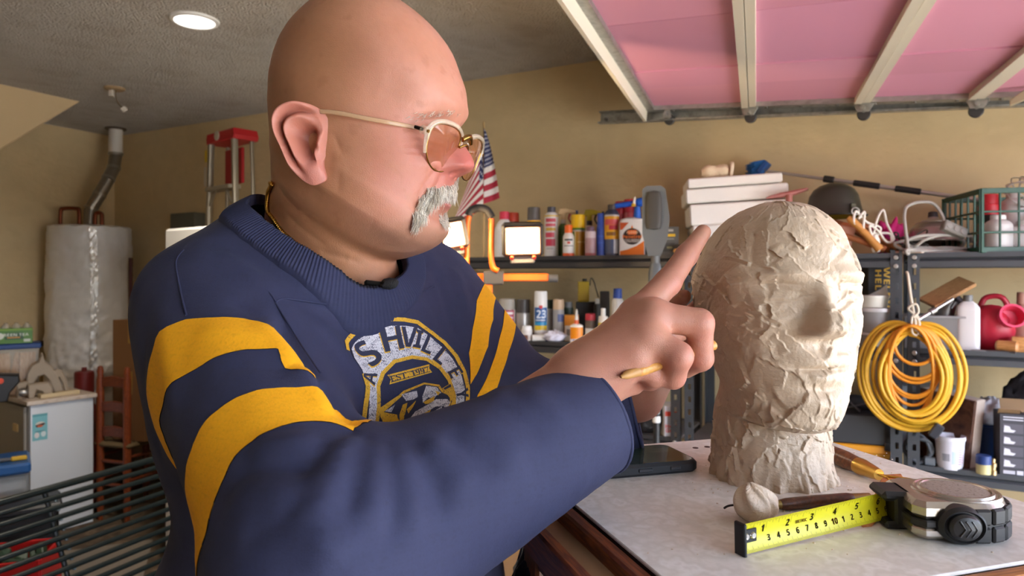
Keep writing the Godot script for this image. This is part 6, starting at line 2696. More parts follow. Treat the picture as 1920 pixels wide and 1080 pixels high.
	b.cyl(Vector3(2, -40, 6) * k, Vector3(3, 6, 6) * k, 6 * k, 14, -1, 0.002)
	part("peg", b, mat("ae6a5e", 0.5), t)
	c = on_t(1563, 400, 0.28)
	k = -c.z / F
	t = thing("helmet", "dark olive steel army style helmet with a yellow lining and chin strap ring", "helmet", xf(c, 0.2))
	b = Mb.new()
	b.lathe(xf(Vector3.ZERO), [Vector2(53, -6), Vector2(46, 4), Vector2(43, 16), Vector2(40, 32), Vector2(33, 44), Vector2(22, 52), Vector2(10, 56), Vector2(0, 57)].map(func(q): return q * k), 48, 1.0, 1.15)
	part("shell", b, rich("34352c", 0.35, 8, 0.02), t)
	b = Mb.new()
	b.lathe(xf(Vector3.ZERO), [Vector2(52, -7), Vector2(44, 2), Vector2(40, 8), Vector2(30, 12), Vector2(0, 14)].map(func(q): return q * k), 48, 1.0, 1.15)
	part("lining", b, mat("93781c", 0.7), t)
	b = Mb.new()
	var ring := []
	for i in 56:
		ring.append(Vector3(cos(TAU * i / 56) * 53, -6, sin(TAU * i / 56) * 53 * 1.15) * k)
	b.tube(ring, 1.4 * k, 8, true)
	part("rim", b, mat("2a2a24", 0.4), t)
	b = Mb.new()
	ring = []
	for i in 24:
		ring.append(Vector3(-2 + cos(TAU * i / 24) * 7.5, -2 + sin(TAU * i / 24) * 6.5, 62) * k)
	b.tube(ring, 1.1 * k, 8, true)
	part("strap_ring", b, mat("d0ccc2", 0.3, 0.8), t)
	b = Mb.new()
	b.box(xf(Vector3(-2, 7, 56) * k), Vector3(9, 12, 3) * k, 0.001)
	part("strap_tab", b, mat("54523e", 0.7), t)
	x = stand(1574, 0.40, y + 0.02)
	b = Mb.new()
	k = px(x)
	b.box(xf(Vector3(0, 24 * k, 0), 0, 0, -0.25), Vector3(46 * k, 44 * k, 0.05), 0.002)
	var pb := solo("card_box", b, mat("cc9a84", 0.7), "small pinkish card box tilted under the helmet brim", "box", x)
	var hs := [[1590, 408, 1650, 472, 7.0, 0.46, "c88c48"], [1578, 420, 1692, 478, 6.0, 0.40, "b87444"], [1560, 415, 1672, 476, 6.5, 0.34, "a8643c"], [1612, 420, 1700, 470, 5.5, 0.30, "c27c50"], [1566, 440, 1660, 478, 6.0, 0.44, "9c5c34"]]
	var where := ["frontmost, bright orange one", "long one ending by the post", "middle reddish one", "rear one under the magenta cloth", "lowest dark brown one"]
	for i in hs.size():
		var h = hs[i]
		var p0 := on_t(h[0], h[1], h[5])
		var p1 := on_t(h[2], minf(h[3], 470), h[5])
		p1.y = maxf(p1.y, y + 0.016)
		var kk := -p0.z / F
		b = Mb.new()
		b.tube(bez([Vector3.ZERO, (p1 - p0) * 0.3 + Vector3(0, 0.006, 0), (p1 - p0) * 0.7 + Vector3(0, 0.004, 0), p1 - p0], 14), [0.6, 0.9, 1.0, 1.0, 0.95, 0.9, 0.9, 0.92, 0.95, 1.0, 1.05, 1.1, 1.1, 1.0, 0.9, 0.8].slice(0, bez([Vector3.ZERO, Vector3.ONE, Vector3.ONE * 2, Vector3.ONE * 3], 14).size()).map(func(q): return q * h[4] * kk), 12)
		solo("wooden_stick", b, rich(h[6], 0.5, 10, 0.02), "bare wooden stick in the pile under the helmet, %s" % where[i], "stick", xf(p0), "wooden sticks under the helmet")
	c = on_t(1640, 440, 0.44)
	k = -c.z / F
	t = thing("white_cord", "tangled white electric cord with an inline switch on the top shelf", "cord", xf(c))
	var pts := []
	for q in [[-30, 30, 0], [-20, 42, 2], [-22, 10, 3], [-6, 0, 4], [4, 30, 2], [16, 46, 0], [22, 20, 2], [34, -8, 3], [20, -14, 5], [2, 8, 6], [-12, 16, 5], [-4, -6, 4], [10, 12, 2], [-16, 24, 0], [-34, 44, -2], [-36, 20, -2], [-10, 4, 0], [26, 2, 2], [30, -14, 3]]:
		pts.append(Vector3(q[0], q[1], q[2]) * k)
	b = Mb.new()
	b.tube(bez(pts, 150), 2.2 * k, 8)
	part("cord", b, mat("e4ddd0", 0.5), t)
	b = Mb.new()
	b.lathe(Transform3D(Basis.IDENTITY.rotated(Vector3(0, 0, 1), 0.05), Vector3(0, -34, 6) * k), [Vector2(0, 0), Vector2(6, 1), Vector2(8, 5), Vector2(7.5, 24), Vector2(5, 30), Vector2(2.5, 34), Vector2(0, 34)].map(func(q): return q * k), 18, 1.0, 0.7)
	part("switch", b, mat("ece6da", 0.45), t)
	c = on_t(1664, 470, 0.30)
	k = -c.z / F
	nz = noise(22.0, 145)
	b = Mb.new()
	b.sheet(44, 30, func(u: float, v: float) -> Vector3:
		var a := TAU * u
		var q := PI * v
		var w := Vector3(cos(a) * sin(q) * 28, 31 * (1.0 - cos(q)), sin(a) * sin(q) * 24) * k
		return w * (1.0 + 0.45 * nz.get_noise_3dv(w))
	, true)
	c.y = y
	solo("cloth", b, mat("c0206e", 0.8), "crumpled magenta cloth on the top shelf behind the white cord", "cloth", xf(c))
	c = on_t(1750, 410, 0.26)
	k = -c.z / F
	t = thing("clamp_lamp", "clamp lamp with a spun aluminium bowl resting on the top shelf", "lamp", xf(Vector3(c.x, y, c.z)))
	var bw := Transform3D(Basis.from_euler(Vector3(-0.12, 0.3, -0.12)), Vector3(0, 40 * k, 0))
	b = Mb.new()
	b.lathe(bw, [Vector2(48, -22), Vector2(49, -20), Vector2(44, -2), Vector2(34, 14), Vector2(20, 24), Vector2(10, 27), Vector2(8, 34), Vector2(0, 35)].map(func(q): return q * k), 48)
	b.lathe(bw, [Vector2(47, -22), Vector2(42, -3), Vector2(32, 12), Vector2(18, 22), Vector2(0, 25)].map(func(q): return q * k), 48)
	part("bowl", b, mat("a9a39c", 0.3, 0.85), t)
	for r in [30.0, 40.0]:
		var rg := []
		for i in 48: rg.append(bw * (Vector3(cos(TAU * i / 48) * r, 18.0 - (r - 30) * 1.4, sin(TAU * i / 48) * r) * k))
		var rb_ := Mb.new()
		rb_.tube(rg, 0.8 * k, 6, true)
		part("bead", rb_, mat("c2bcb4", 0.3, 0.85), t)
	b = Mb.new()
	b.cyl(bw * (Vector3(0, 30, 0) * k), bw * (Vector3(0, 42, 0) * k), 9 * k, 16, 8 * k, 0.002)
	part("socket", b, mat("3a3836", 0.5), t)
	c = on_t(1755, 462, 0.42)
	k = -c.z / F
	t = thing("extension_cable", "coiled grey cable with a grey outlet box in front of the metal bowl", "cable", xf(c))
	pts = []
	rng.seed = 147
	for i in 46:
		var a := i * 0.78
		var rr := 44 + 14 * sin(i * 1.3)
		pts.append(Vector3(8 + cos(a) * rr * 1.35, -2 + 12 * sin(a * 0.5 + 1.0) + sin(a) * rr * 0.22, -10 + 22 * sin(i * 0.6)) * k)
	pts.append(Vector3(-56, 58, -6) * k)
	pts.append(Vector3(-40, 80, -14) * k)
	pts.append(Vector3(0, 84, -16) * k)
	pts.append(Vector3(20, 60, -14) * k)
	pts.append(Vector3(28, 20, -8) * k)
	for i in pts.size(): pts[i].y = maxf(pts[i].y, y + 3.4 * k - c.y)
	b = Mb.new()
	b.tube(bez(pts, 400), 3.0 * k, 8)
	part("cable", b, mat("a09a90", 0.55), t)
	b = Mb.new()
	var pbx := Transform3D(Basis.from_euler(Vector3(-0.2, 0.1, -0.42)), Vector3(22, 30, 18) * k)
	b.box(pbx, Vector3(46, 20, 14) * k, 0.003)
	part("outlet_box", b, mat("7c7870", 0.5), t)
	for i in 3:
		b = Mb.new()
		b.cyl(pbx * (Vector3(-14 + i * 14, 0, 6) * k), pbx * (Vector3(-14 + i * 14, 0, 8) * k), 5.4 * k, 16)
		part("socket", b, mat("8e8a82", 0.5), t)
	b = Mb.new()
	b.box(Transform3D(Basis.from_euler(Vector3(0, 0, -0.2)), Vector3(44, 26, 10) * k), Vector3(13, 14, 8) * k, 0.002)
	part("yellow_plug", b, mat("e0ae20", 0.5), t)
	c = on_t(1700, 470, 0.36)
	c.y = y
	t = thing("wire_tangle", "dark tangle of thin cables and plugs left of the grey cable coil", "cables", xf(c))
	b = Mb.new()
	rng.seed = 148
	for s in 7:
		pts = []
		for i in 9:
			pts.append(Vector3(rng.randf_range(-34, 36), rng.randf_range(3, 50) * (1.0 - absf(i - 4) / 6.0), rng.randf_range(-20, 34)) * k)
		b.tube(bez(pts, 70), 1.5 * k, 6)
	part("cables", b, mat("46443c", 0.5), t)
	for i in 5:
		b = Mb.new()
		b.box(Transform3D(Basis.from_euler(Vector3(rng.randf(), rng.randf() * 3, rng.randf())), Vector3(rng.randf_range(-26, 30), 7, 30) * k), Vector3(12, 9, 10) * k, 0.002)
		part("plug", b, mat(["8c8a84", "5a5a52", "d0ccc4", "3c3c38", "70706a"][i], 0.5), t)
	for i in 3:
		x = stand(1690 + i * 22, 0.45, y, 0.4 * i - 0.4)
		b = Mb.new()
		b.box(xf(Vector3(0, 0.005, 0)), Vector3(0.07, 0.010, 0.014), 0.003)
		b.box(xf(Vector3(0.05, 0.004, 0)), Vector3(0.04, 0.003, 0.02), 0.001)
		solo("putty_knife", b, mat(["d8c4ae", "b8a090", "cfcac2"][i], 0.5), "small putty knife lying at the shelf edge, %s of three" % ["leftmost", "middle", "rightmost"][i], "knife", x, "putty knives")
	make_crate(y)

func make_crate(y: float) -> void:
	var c := on_t(1840, 468, 0.47)
	var k := -c.z / F
	var yaw := deg_to_rad(12.0)
	var x := Transform3D(Basis(Vector3(cos(yaw), 0, sin(yaw)), Vector3.UP, Vector3(-sin(yaw), 0, cos(yaw))), Vector3(c.x, y, c.z))
	var t := thing("milk_crate", "dark green plastic milk crate full of white and red things at the right edge", "crate", x)
	var green := mat("10442e", 0.4)
	var W := 0.33
	var D := 0.30
	var H := top_of(x, 353)
	for s in [[Vector3(0, 0, 0), Vector3(1, 0, 0), W], [Vector3(0, 0, 0), Vector3(0, 0, -1), D], [Vector3(W, 0, 0), Vector3(0, 0, -1), D], [Vector3(0, 0, -D), Vector3(1, 0, 0), W]]:
		var b := Mb.new()
		var o: Vector3 = s[0]
		var d: Vector3 = s[1]
		var L: float = s[2]
		var bs := Basis(d, Vector3.UP, d.cross(Vector3.UP))
		for yy in [[0.0, 0.02], [H * 0.3, 0.007], [H * 0.62, 0.007], [H - 0.018, 0.018]]:
			b.box(Transform3D(bs, o + d * L / 2 + Vector3(0, yy[0] + yy[1] / 2, 0)), Vector3(L + 0.008, yy[1], 0.008), 0.0015)
		var n := 6
		for i in n + 1:
			var w := 0.016 if i == 0 or i == n else 0.006
			b.box(Transform3D(bs, o + d * (L * i / n) + Vector3(0, H / 2, 0)), Vector3(w, H - 0.002, 0.007), 0.0015)
		part("lattice_side", b, green, t)
	var fl := Mb.new()
	fl.box(xf(Vector3(W / 2, 0.004, -D / 2)), Vector3(W, 0.008, D), 0.001)
	part("floor", fl, green, t)
	var put_in := func(called: String, label: String, cat: String, p: Vector3, h: float, r: float, o: Dictionary): vessel(called, label, cat, Transform3D(x.basis, x * p), h, r, o)
	put_in.call("bottle", "white plastic bottle lying low in the green crate, nearest its corner", "bottle", Vector3(0.075, 0.009, -0.06), 0.12, 0.042, {"body": "d8d4d0", "cap": "e8e4e0", "ch": 0.12, "sh": 0.2, "neck": 0.5, "cr": 0.55})
	put_in.call("bottle", "round white bottle in the green crate beside the black one", "bottle", Vector3(0.15, 0.009, -0.055), 0.10, 0.036, {"body": "e2dedc", "cap": "d0ccc8", "ch": 0.15, "sh": 0.2, "neck": 0.6, "cr": 0.6})
	put_in.call("bottle", "tall grey white bottle standing in the green crate", "bottle", Vector3(0.16, 0.009, -0.15), 0.21, 0.04, {"body": "c4c0bc", "cap": "b8b4b0", "ch": 0.12, "sh": 0.14, "neck": 0.5, "cr": 0.5})
	put_in.call("bottle", "red bottle with a black band inside the green crate", "bottle", Vector3(0.085, 0.009, -0.15), 0.20, 0.032, {"body": "c22430", "cap": "b81e2a", "ch": 0.16, "bands": [[0.5, 0.64, "1e1a1c"]]})
	put_in.call("bottle", "dark bottle with a white tag in the green crate, at the frame's edge", "bottle", Vector3(0.225, 0.009, -0.06), 0.13, 0.03, {"body": "2a2830", "cap": "d8d4d0", "ch": 0.2, "bands": [[0.4, 0.7, "d4d0cc"]]})
	var wb := Mb.new()
	var rng := RandomNumberGenerator.new()
	rng.seed = 151
	for i in 7:
		var pts := []
		for j in 20:
			var a := TAU * j / 20
			pts.append(Vector3(cos(a) * 0.07, sin(a) * 0.045, sin(a * 2 + i) * 0.012).rotated(Vector3.UP, i * 0.5).rotated(Vector3.RIGHT, 0.3 * i))
		wb.tube(pts, 0.0022, 6, true)
	solo("wire_coil", wb, mat("c8c4be", 0.3, 0.8), "loose coil of shiny wire on top of the green crate", "wire", xf(x * Vector3(0.19, H * 0.96, -0.12)))

func build_lower_shelf_right() -> void:
	var y: float = shelf_y.r2
	var x := stand(1640, 0.30, y, 0.35)
	var k := px(x)
	var h := top_of(x, 492)
	var p := Paint.new(192, 384, Color("1d1c1e"))
	p.words(letters("WELDING", 1.0), 118, 150, 40, Color("d8a62a"), PI / 2, 1.0)
	p.words(letters("HELMET", 1.0), 62, 136, 40, Color("d8a62a"), PI / 2, 1.0)
	var t := crate_box("helmet_carton", "black carton with yellow WELDING HELMET lettering turned on its side", "carton", x, Vector3(52 * k, h, 0.16), "1d1c1e", p)
	var b := Mb.new()
	var p2 := Paint.new(128, 384, Color("26262a"))
	p2.words(letters("WELDING", 1.0), 60, 150, 34, Color("c4c4c8"), PI / 2, 1.0)
	b.box(xf(Vector3(26 * k + 0.0004, h / 2, 0)), Vector3(0.0008, h - 0.004, 0.155))
	part("side_print", b, printed(p2, 0.6), t)
	var tubs := [[1636, 655, 628, 26, 27, "clear plastic lidded box, lowest of the tub stack by the clay head", "b4b0ac", 0.55], [1640, 628, 582, 22, 30, "clear plastic bowl in the tub stack by the clay head", "c8c4c0", 0.5], [1637, 582, 559, 24, 26, "white food tub, topmost of the tub stack by the clay head", "d6d2c4", 1.0]]
	var base := y
	for q in tubs:
		x = stand(q[0], 0.42, base)
		k = px(x)
		var hh := (float(q[1]) - float(q[2])) * k
		var th := thing("tub", q[5], "tub", x, "stacked plastic tubs")
		b = Mb.new()
		b.lathe(xf(Vector3.ZERO), [Vector2(0, 0), Vector2(q[3] * k * 0.92, 0), Vector2(q[3] * k * 0.97, 0.002), Vector2(q[4] * k, hh * 0.9), Vector2(q[4] * k - 0.002, hh * 0.9), Vector2(q[3] * k * 0.94, 0.004), Vector2(0, 0.004)], 32)
		part("bowl", b, milky(q[6], q[7], 0.35) if q[7] < 1.0 else mat(q[6], 0.45), th)
		b = Mb.new()
		b.lathe(xf(Vector3(0, hh * 0.84, 0)), [Vector2(0, hh * 0.15), Vector2(q[4] * k * 1.02, hh * 0.15), Vector2(q[4] * k * 1.06, hh * 0.10), Vector2(q[4] * k * 1.06, 0), Vector2(q[4] * k * 1.0, 0)], 32)
		part("lid", b, mat("dcd8cc" if q[7] == 1.0 else "c4c0bc", 0.4), th)
		base += hh
	x = stand(1645, 0.42, base)
	b = Mb.new()
	b.prism(PackedVector2Array([Vector2(-0.03, 0), Vector2(0.035, 0), Vector2(0.03, 0.04), Vector2(0.01, 0.022)]), xf(Vector3(0, 0.0, -0.02)), 0.03, 0.002)
	solo("plastic_sheet", b, milky("d8d8dc", 0.45, 0.2), "folded clear plastic sheet on top of the tub stack", "plastic", x)
	x = stand(1750, 0.36, y)
	k = px(x)
	h = top_of(x, 592)
	t = thing("tool_bin", "translucent grey plastic bin of tools behind the hanging yellow cord", "bin", x)
	b = Mb.new()
	var w := 92 * k
	for s in [[Vector3(0, h / 2, 0.07), Vector3(w, h, 0.004)], [Vector3(0, h / 2, -0.07), Vector3(w, h, 0.004)], [Vector3(-w / 2, h / 2, 0), Vector3(0.004, h, 0.14)], [Vector3(w / 2, h / 2, 0), Vector3(0.004, h, 0.14)], [Vector3(0, 0.003, 0), Vector3(w, 0.005, 0.14)]]:
		b.box(xf(s[0]), s[1], 0.001)
	part("tray", b, milky("8f8d8c", 0.9, 0.35), t)
	b = Mb.new()
	for s in [[Vector3(0, h, 0.074), Vector3(w + 0.016, 0.008, 0.010)], [Vector3(0, h, -0.074), Vector3(w + 0.016, 0.008, 0.010)], [Vector3(-w / 2 - 0.004, h, 0), Vector3(0.010, 0.008, 0.15)], [Vector3(w / 2 + 0.004, h, 0), Vector3(0.010, 0.008, 0.15)]]:
		b.box(xf(s[0]), s[1], 0.002)
	part("lip", b, mat("a19f9e", 0.4), t)
	b = Mb.new()
	b.box(xf(Vector3.ZERO, 0.25, 0.35, 0.52), Vector3(0.17, 0.014, 0.075), 0.002)
	var c := on_t(1776, 548, 0.36)
	solo("board_offcut", b, wood("a8764a", "c89a68", 161, Vector3(4, 30, 30)), "short pine board slanting out of the grey bin", "board", xf(c))
	c = on_t(1768, 592, 0.38)
	t = thing("metal_cup", "dull metal cup standing in the grey tool bin", "cup", xf(c))
	b = Mb.new()
	b.lathe(xf(Vector3(0, -0.02, 0), 0, 0, -0.2), [Vector2(0, 0), Vector2(0.028, 0), Vector2(0.032, 0.07), Vector2(0.034, 0.074), Vector2(0.030, 0.072), Vector2(0.027, 0.004), Vector2(0, 0.004)], 28)
	part("cup_wall", b, mat("807c78", 0.4, 0.7), t)
	c = on_t(1754, 582, 0.45)
	t = thing("steel_wrench", "slim steel rod tool with a knurled middle leaning over the bin", "tool", xf(c))
	k = -c.z / F
	b = Mb.new()
	b.cyl(Vector3(-33, -18, 0) * k, Vector3(33, 22, 0) * k, 3.4 * k, 12, 2.6 * k)
	part("rod", b, mat("c2beb8", 0.3, 0.85), t)
	b = Mb.new()
	b.cyl(Vector3(-10, -4, 0) * k, Vector3(0, 2, 0) * k, 6 * k, 14, -1, 0.001)
	part("collar", b, mat("9a958e", 0.35, 0.85), t)
	b = Mb.new()
	b.cyl(Vector3(28, 4, 2) * k, Vector3(36, 16, 2) * k, 2.4 * k, 10)
	part("clip", b, mat("4a4846", 0.4, 0.5), t)
	x = stand(1815, 0.42, y)
	vessel("bottle", "tall plain white square bottle with a grey cap beside the red watering can", "bottle", x, top_of(x, 553), 19 * px(x), {"body": "dcd8d6", "cap": "6e6c6a", "ch": 0.11, "cr": 0.42, "sh": 0.17, "neck": 0.4, "square": 0.55, "flat": 0.7})
	x = stand(1858, 0.34, y)
	k = px(x)
	t = thing("watering_can", "red plastic watering can with a wide round mouth on the second shelf", "watering can", x)
	b = Mb.new()
	var nn := func(q: Vector3) -> Vector3: return q * k
	b.lathe(xf(Vector3.ZERO), [Vector2(0, 0), Vector2(26, 0), Vector2(32, 6), Vector2(40, 34), Vector2(38, 56), Vector2(28, 74), Vector2(14, 82), Vector2(0, 84)].map(func(q): return q * k), 36, 0.95, 0.8)
	part("body", b, mat("b81f36", 0.4), t)
	b = Mb.new()
	b.lathe(Transform3D(Basis.from_euler(Vector3(1.25, 0, -0.35)), Vector3(24, 58, 14) * k), [Vector2(17, 0), Vector2(20, 24), Vector2(22, 27), Vector2(18, 27), Vector2(15, 6), Vector2(0, 4)].map(func(q): return q * k), 32)
	part("mouth", b, mat("d43a5c", 0.45), t)
	b = Mb.new()
	b.tube(bez([Vector3(-22, 56, 0), Vector3(-38, 78, 0), Vector3(-52, 92, 0), Vector3(-62, 108, 0)].map(nn), 14), 7 * k, 14)
	part("spout", b, mat("2c2224", 0.5), t)
	b = Mb.new()
	b.tube(bez([Vector3(-18, 74, -8), Vector3(-8, 96, -10), Vector3(18, 96, -10), Vector3(32, 60, -14)].map(nn), 20), 5 * k, 12)
	part("handle", b, mat("a81c30", 0.4), t)
	x = stand(1889, 0.44, y)
	k = px(x)
	b = Mb.new()
	b.cyl(Vector3(-18 * k, 12 * k, 0), Vector3(17 * k, 11 * k, 0.01), 11 * k, 18, -1, 0.006)
	solo("wood_dowel", b, wood("a8703c", "c8925a", 163, Vector3(4, 30, 30)), "short round wooden dowel lying below the watering can's mouth", "dowel", x)
	x = stand(1914, 0.42, y)
	b = Mb.new()
	b.box(xf(Vector3(0, 0.026, 0)), Vector3(0.05, 0.052, 0.06), 0.003)
	solo("wood_cube", b, wood("b88048", "d8a468", 164, Vector3(4, 30, 30)), "pale wooden cube at the right edge of the second shelf", "block", x)
	x = stand(1917, 0.30, y)
	vessel("bottle", "pinkish brown bottle behind the wooden cube at the right edge", "bottle", x, top_of(x, 548), 18 * px(x), {"body": "a87868", "cap": "b88a78", "ch": 0.2, "cr": 0.5, "sh": 0.35, "neck": 0.4})
	for i in 3:
		x = stand(1840 + i * 20, 0.46, y, 0.3 - 0.3 * i)
		b = Mb.new()
		b.tube([Vector3(-0.03, 0.004, 0), Vector3(0.0, 0.004, 0.002), Vector3(0.03, 0.004, 0)], [0.003, 0.0036, 0.002], 8)
		b.cyl(Vector3(0.026, 0.004, 0), Vector3(0.036, 0.004, 0), 0.0036, 8)
		solo("small_tool", b, mat("6e6864", 0.35, 0.7), "small steel hand tool lying at the shelf edge below the watering can, %s of three" % ["leftmost", "middle", "rightmost"][i], "tool", x, "small steel tools")
	bottom_shelf()
	make_cord()

func bottom_shelf() -> void:
	var y: float = shelf_y.r3
	var x := stand(1608, 0.33, y, 0.1)
	var k := px(x)
	var H := top_of(x, 768)
	var t := thing("tool_box", "yellow tool box with a black lid behind the clay neck", "tool box", x)
	var b := Mb.new()
	var w := 104 * k
	var hy := top_of(x, 822)
	b.prism(PackedVector2Array([Vector2(-w * 0.45, 0), Vector2(w * 0.45, 0), Vector2(w * 0.49, hy), Vector2(-w * 0.49, hy)]), xf(Vector3(0, 0, -0.11)), 0.22, 0.004)
	part("base", b, mat("e09a1c", 0.45), t)
	b = Mb.new()
	b.box(xf(Vector3(0, hy - 0.012, 0)), Vector3(w * 1.02, 0.03, 0.24), 0.004)
	part("rim", b, mat("d88f18", 0.45), t)
	b = Mb.new()
	b.prism(PackedVector2Array([Vector2(-w * 0.52, hy), Vector2(w * 0.52, hy), Vector2(w * 0.50, H - 0.02), Vector2(w * 0.44, H), Vector2(-w * 0.44, H), Vector2(-w * 0.50, H - 0.02)]), xf(Vector3(0, 0.004, -0.12)), 0.24, 0.005)
	part("lid", b, mat("2b2b2d", 0.5), t)
	b = Mb.new()
	b.box(xf(Vector3(w * 0.40, hy + 0.004, 0.122)), Vector3(0.02, 0.03, 0.008), 0.002)
	part("latch", b, mat("3a3a3c", 0.45), t)
	b = Mb.new()
	b.box(xf(Vector3(w * 0.05, hy * 0.5, 0.111)), Vector3(0.004, hy * 0.9, 0.004), 0.001)
	part("seam_rib", b, mat("c88412", 0.45), t)
	var tt := thing("power_tool", "black power tool with rods lying on the tool box lid", "tool", Transform3D(x.basis, x * Vector3(0, H + 0.004, 0.02)))
	b = Mb.new()
	b.lathe(Transform3D(Basis.from_euler(Vector3(0, 0, PI / 2 - 0.15)), Vector3(0.02, 0.026, 0)), [Vector2(0, -0.07), Vector2(0.018, -0.066), Vector2(0.024, -0.03), Vector2(0.026, 0.03), Vector2(0.02, 0.06), Vector2(0.008, 0.066), Vector2(0, 0.09)], 24)
	part("motor_body", b, mat("2c2d30", 0.45), tt)
	b = Mb.new()
	b.cyl(Vector3(-0.06, 0.008, 0.05), Vector3(0.07, 0.05, 0.06), 0.003, 8)
	b.cyl(Vector3(-0.05, 0.05, 0.04), Vector3(0.0, 0.004, 0.06), 0.004, 8)
	part("rods", b, mat("6a6c70", 0.35, 0.7), tt)
	x = stand(1738, 0.22, y)
	k = px(x)
	b = Mb.new()
	b.box(xf(Vector3(0, top_of(x, 722) / 2, 0)), Vector3(95 * k, top_of(x, 722), 0.16), 0.01)
	solo("storage_bin", b, mat("8d949a", 0.45), "pale blue grey plastic bin behind the hanging yellow cord", "bin", x)
	x = stand(1772, 0.37, y)
	k = px(x)
	t = thing("clay_board", "brown stained board with a pale speckled edge leaning on the bottom shelf", "board", Transform3D(x.basis.rotated(Vector3.UP, -0.55), x.origin))
	b = Mb.new()
	var hb := top_of(x, 738)
	b.box(xf(Vector3(0, hb / 2, 0.004), 0, 0, -0.10), Vector3(0.19, hb, 0.012), 0.002)
	part("stained_face", b, rich("5e3b28", 0.6, 6, 0.05, null, ntex(0.01, 171, ["8a6a50", "ffffff", "c8a890"], 256)), t)
	b = Mb.new()
	b.box(xf(Vector3(0.0, hb / 2, -0.026), 0, 0, -0.10), Vector3(0.19, hb + 0.004, 0.05), 0.003)
	part("core_board", b, rich("d8c8b8", 0.8, 30, 0.2, null, ntex(0.05, 172, ["c09a8a", "ffffff", "e8dccc"], 256)), t)
	x = stand(1722, 0.42, y)
	k = px(x)
	t = thing("grey_cord", "small coil of dark grey cord with a plug beside the white cup", "cord", x)
	b = Mb.new()
	var pts := []
	for i in 80:
		var a := i * 0.32
		pts.append(Vector3(cos(a) * (20 + 3 * sin(i * 0.7)), 28 + sin(a) * (22 + 3 * cos(i * 0.5)), 6 + 6 * sin(i * 0.45)) * k)
	pts.append(Vector3(14, 6, 12) * k)
	b.tube(bez(pts, 240), 3.2 * k, 8)
	part("cord", b, mat("5c6064", 0.5), t)
	b = Mb.new()
	b.box(xf(Vector3(18, 9, 12) * k), Vector3(18, 16, 14) * k, 0.004)
	part("plug", b, mat("6c7276", 0.5), t)
	x = stand(1781, 0.44, y)
	k = px(x)
	t = thing("printed_cup", "white plastic tub with purple side print and a barcode on the bottom shelf", "cup", x)
	b = Mb.new()
	var ch := top_of(x, 816)
	b.lathe(xf(Vector3.ZERO), [Vector2(0, 0), Vector2(19.5 * k, 0), Vector2(24 * k, ch - 0.014), Vector2(25.5 * k, ch - 0.013), Vector2(25.5 * k, ch), Vector2(24 * k, ch), Vector2(19 * k, 0.004), Vector2(0, 0.004)], 36)
	part("tub_wall", b, mat("dad8de", 0.4), t)
	var p := Paint.new(160, 128, Color("dad8de"))
	p.rect(46, 48, 34, 44, Color("6a6a72"))
	for i in 5: p.rect(48 + i * 7, 50, 3, 40, Color("d6d4da"))
	p.rect(88, 30, 22, 80, Color("b4c4e0"))
	for i in 7: p.rect(116, 14 + i * 15, 18, 8, Color("a88cb4"))
	for i in 6: p.rect(140, 20 + i * 15, 8, 7, Color("c88ca8"))
	b = label_sheet(22.9 * k, ch * 0.1, ch * 0.72, 2.7)
	for i in b.v.size():
		var s := 1.0 + 0.16 * (b.v[i].y / ch - 0.5)
		b.v[i].x *= s
		b.v[i].z *= s
	part("print", b, printed(p, 0.4), t)
	x = stand(1850, 0.30, y)
	k = px(x)
	t = thing("bucket", "deep blue plastic bucket behind the leaning board", "bucket", x)
	b = Mb.new()
	h_bucket(b, 30 * k, top_of(x, 795))
	part("bucket_wall", b, mat("1f3f72", 0.45), t)
	var nz := noise(16.0, 174)
	b = Mb.new()
	b.sheet(44, 28, func(u: float, v: float) -> Vector3:
		var a := TAU * u
		var q := PI * v
		var z := Vector3(cos(a) * sin(q) * 30, 28 * (1.0 - cos(q)), sin(a) * sin(q) * 26) * k
		return z * (1.0 + 0.4 * nz.get_noise_3dv(z))
	, true)
	solo("carrier_bag", b, mat("d8d4da", 0.4), "crumpled white carrier bag spilling over the blue bucket", "bag", Transform3D(x.basis, x * Vector3(0, top_of(x, 797), 0)))
	x = stand(1893, 0.42, y, 0.2)
	k = px(x)
	var ph := top_of(x, 772)
	p = Paint.new(96, 288, Color("3c3a40"))
	for i in 2: p.rect(12, 10 + i * 12, 74, 5, Color("c8c6cc"))
	for i in 4:
		var yy := 44 + i * 54
		p.rect(12, yy, 74, 44, Color("55525a"))
		p.poly([Vector2(14, yy + 40), Vector2(16, yy + 8), Vector2(36, yy + 12), Vector2(40, yy + 26), Vector2(58, yy + 30), Vector2(50, yy + 40)], Color("d6d4d8"))
	p.rect(12, 264, 44, 16, Color("b8b6bc"))
	p.rect(62, 262, 24, 20, Color("c8c6cc"))
	t = crate_box("picture_carton", "open black carton with a strip of small white pictures on the bottom shelf", "carton", x, Vector3(42 * k, ph, 0.09), "35343a", p)
	b = Mb.new()
	b.box(xf(Vector3(8 * k, ph + 0.018, -0.03), 0, -0.5, 0), Vector3(40 * k, 0.045, 0.002))
	b.box(xf(Vector3(-6 * k, ph + 0.008, 0.045), 0, 0.9, 0), Vector3(34 * k, 0.03, 0.002))
	part("flap", b, mat("8c6f4e", 0.7), t, "open brown card flap")
	x = stand(1844, 0.47, y)
	vessel("jar", "small pale yellow jar with a navy lid in front of the board", "jar", x, top_of(x, 853), 12 * px(x), {"body": "c8bc84", "cap": "223c74", "ch": 0.45, "cr": 1.05})
	x = stand(1862, 0.47, y)
	k = px(x)
	t = thing("hose_fitting", "small brass hose fitting standing beside the yellow jar", "fitting", x)
	b = Mb.new()
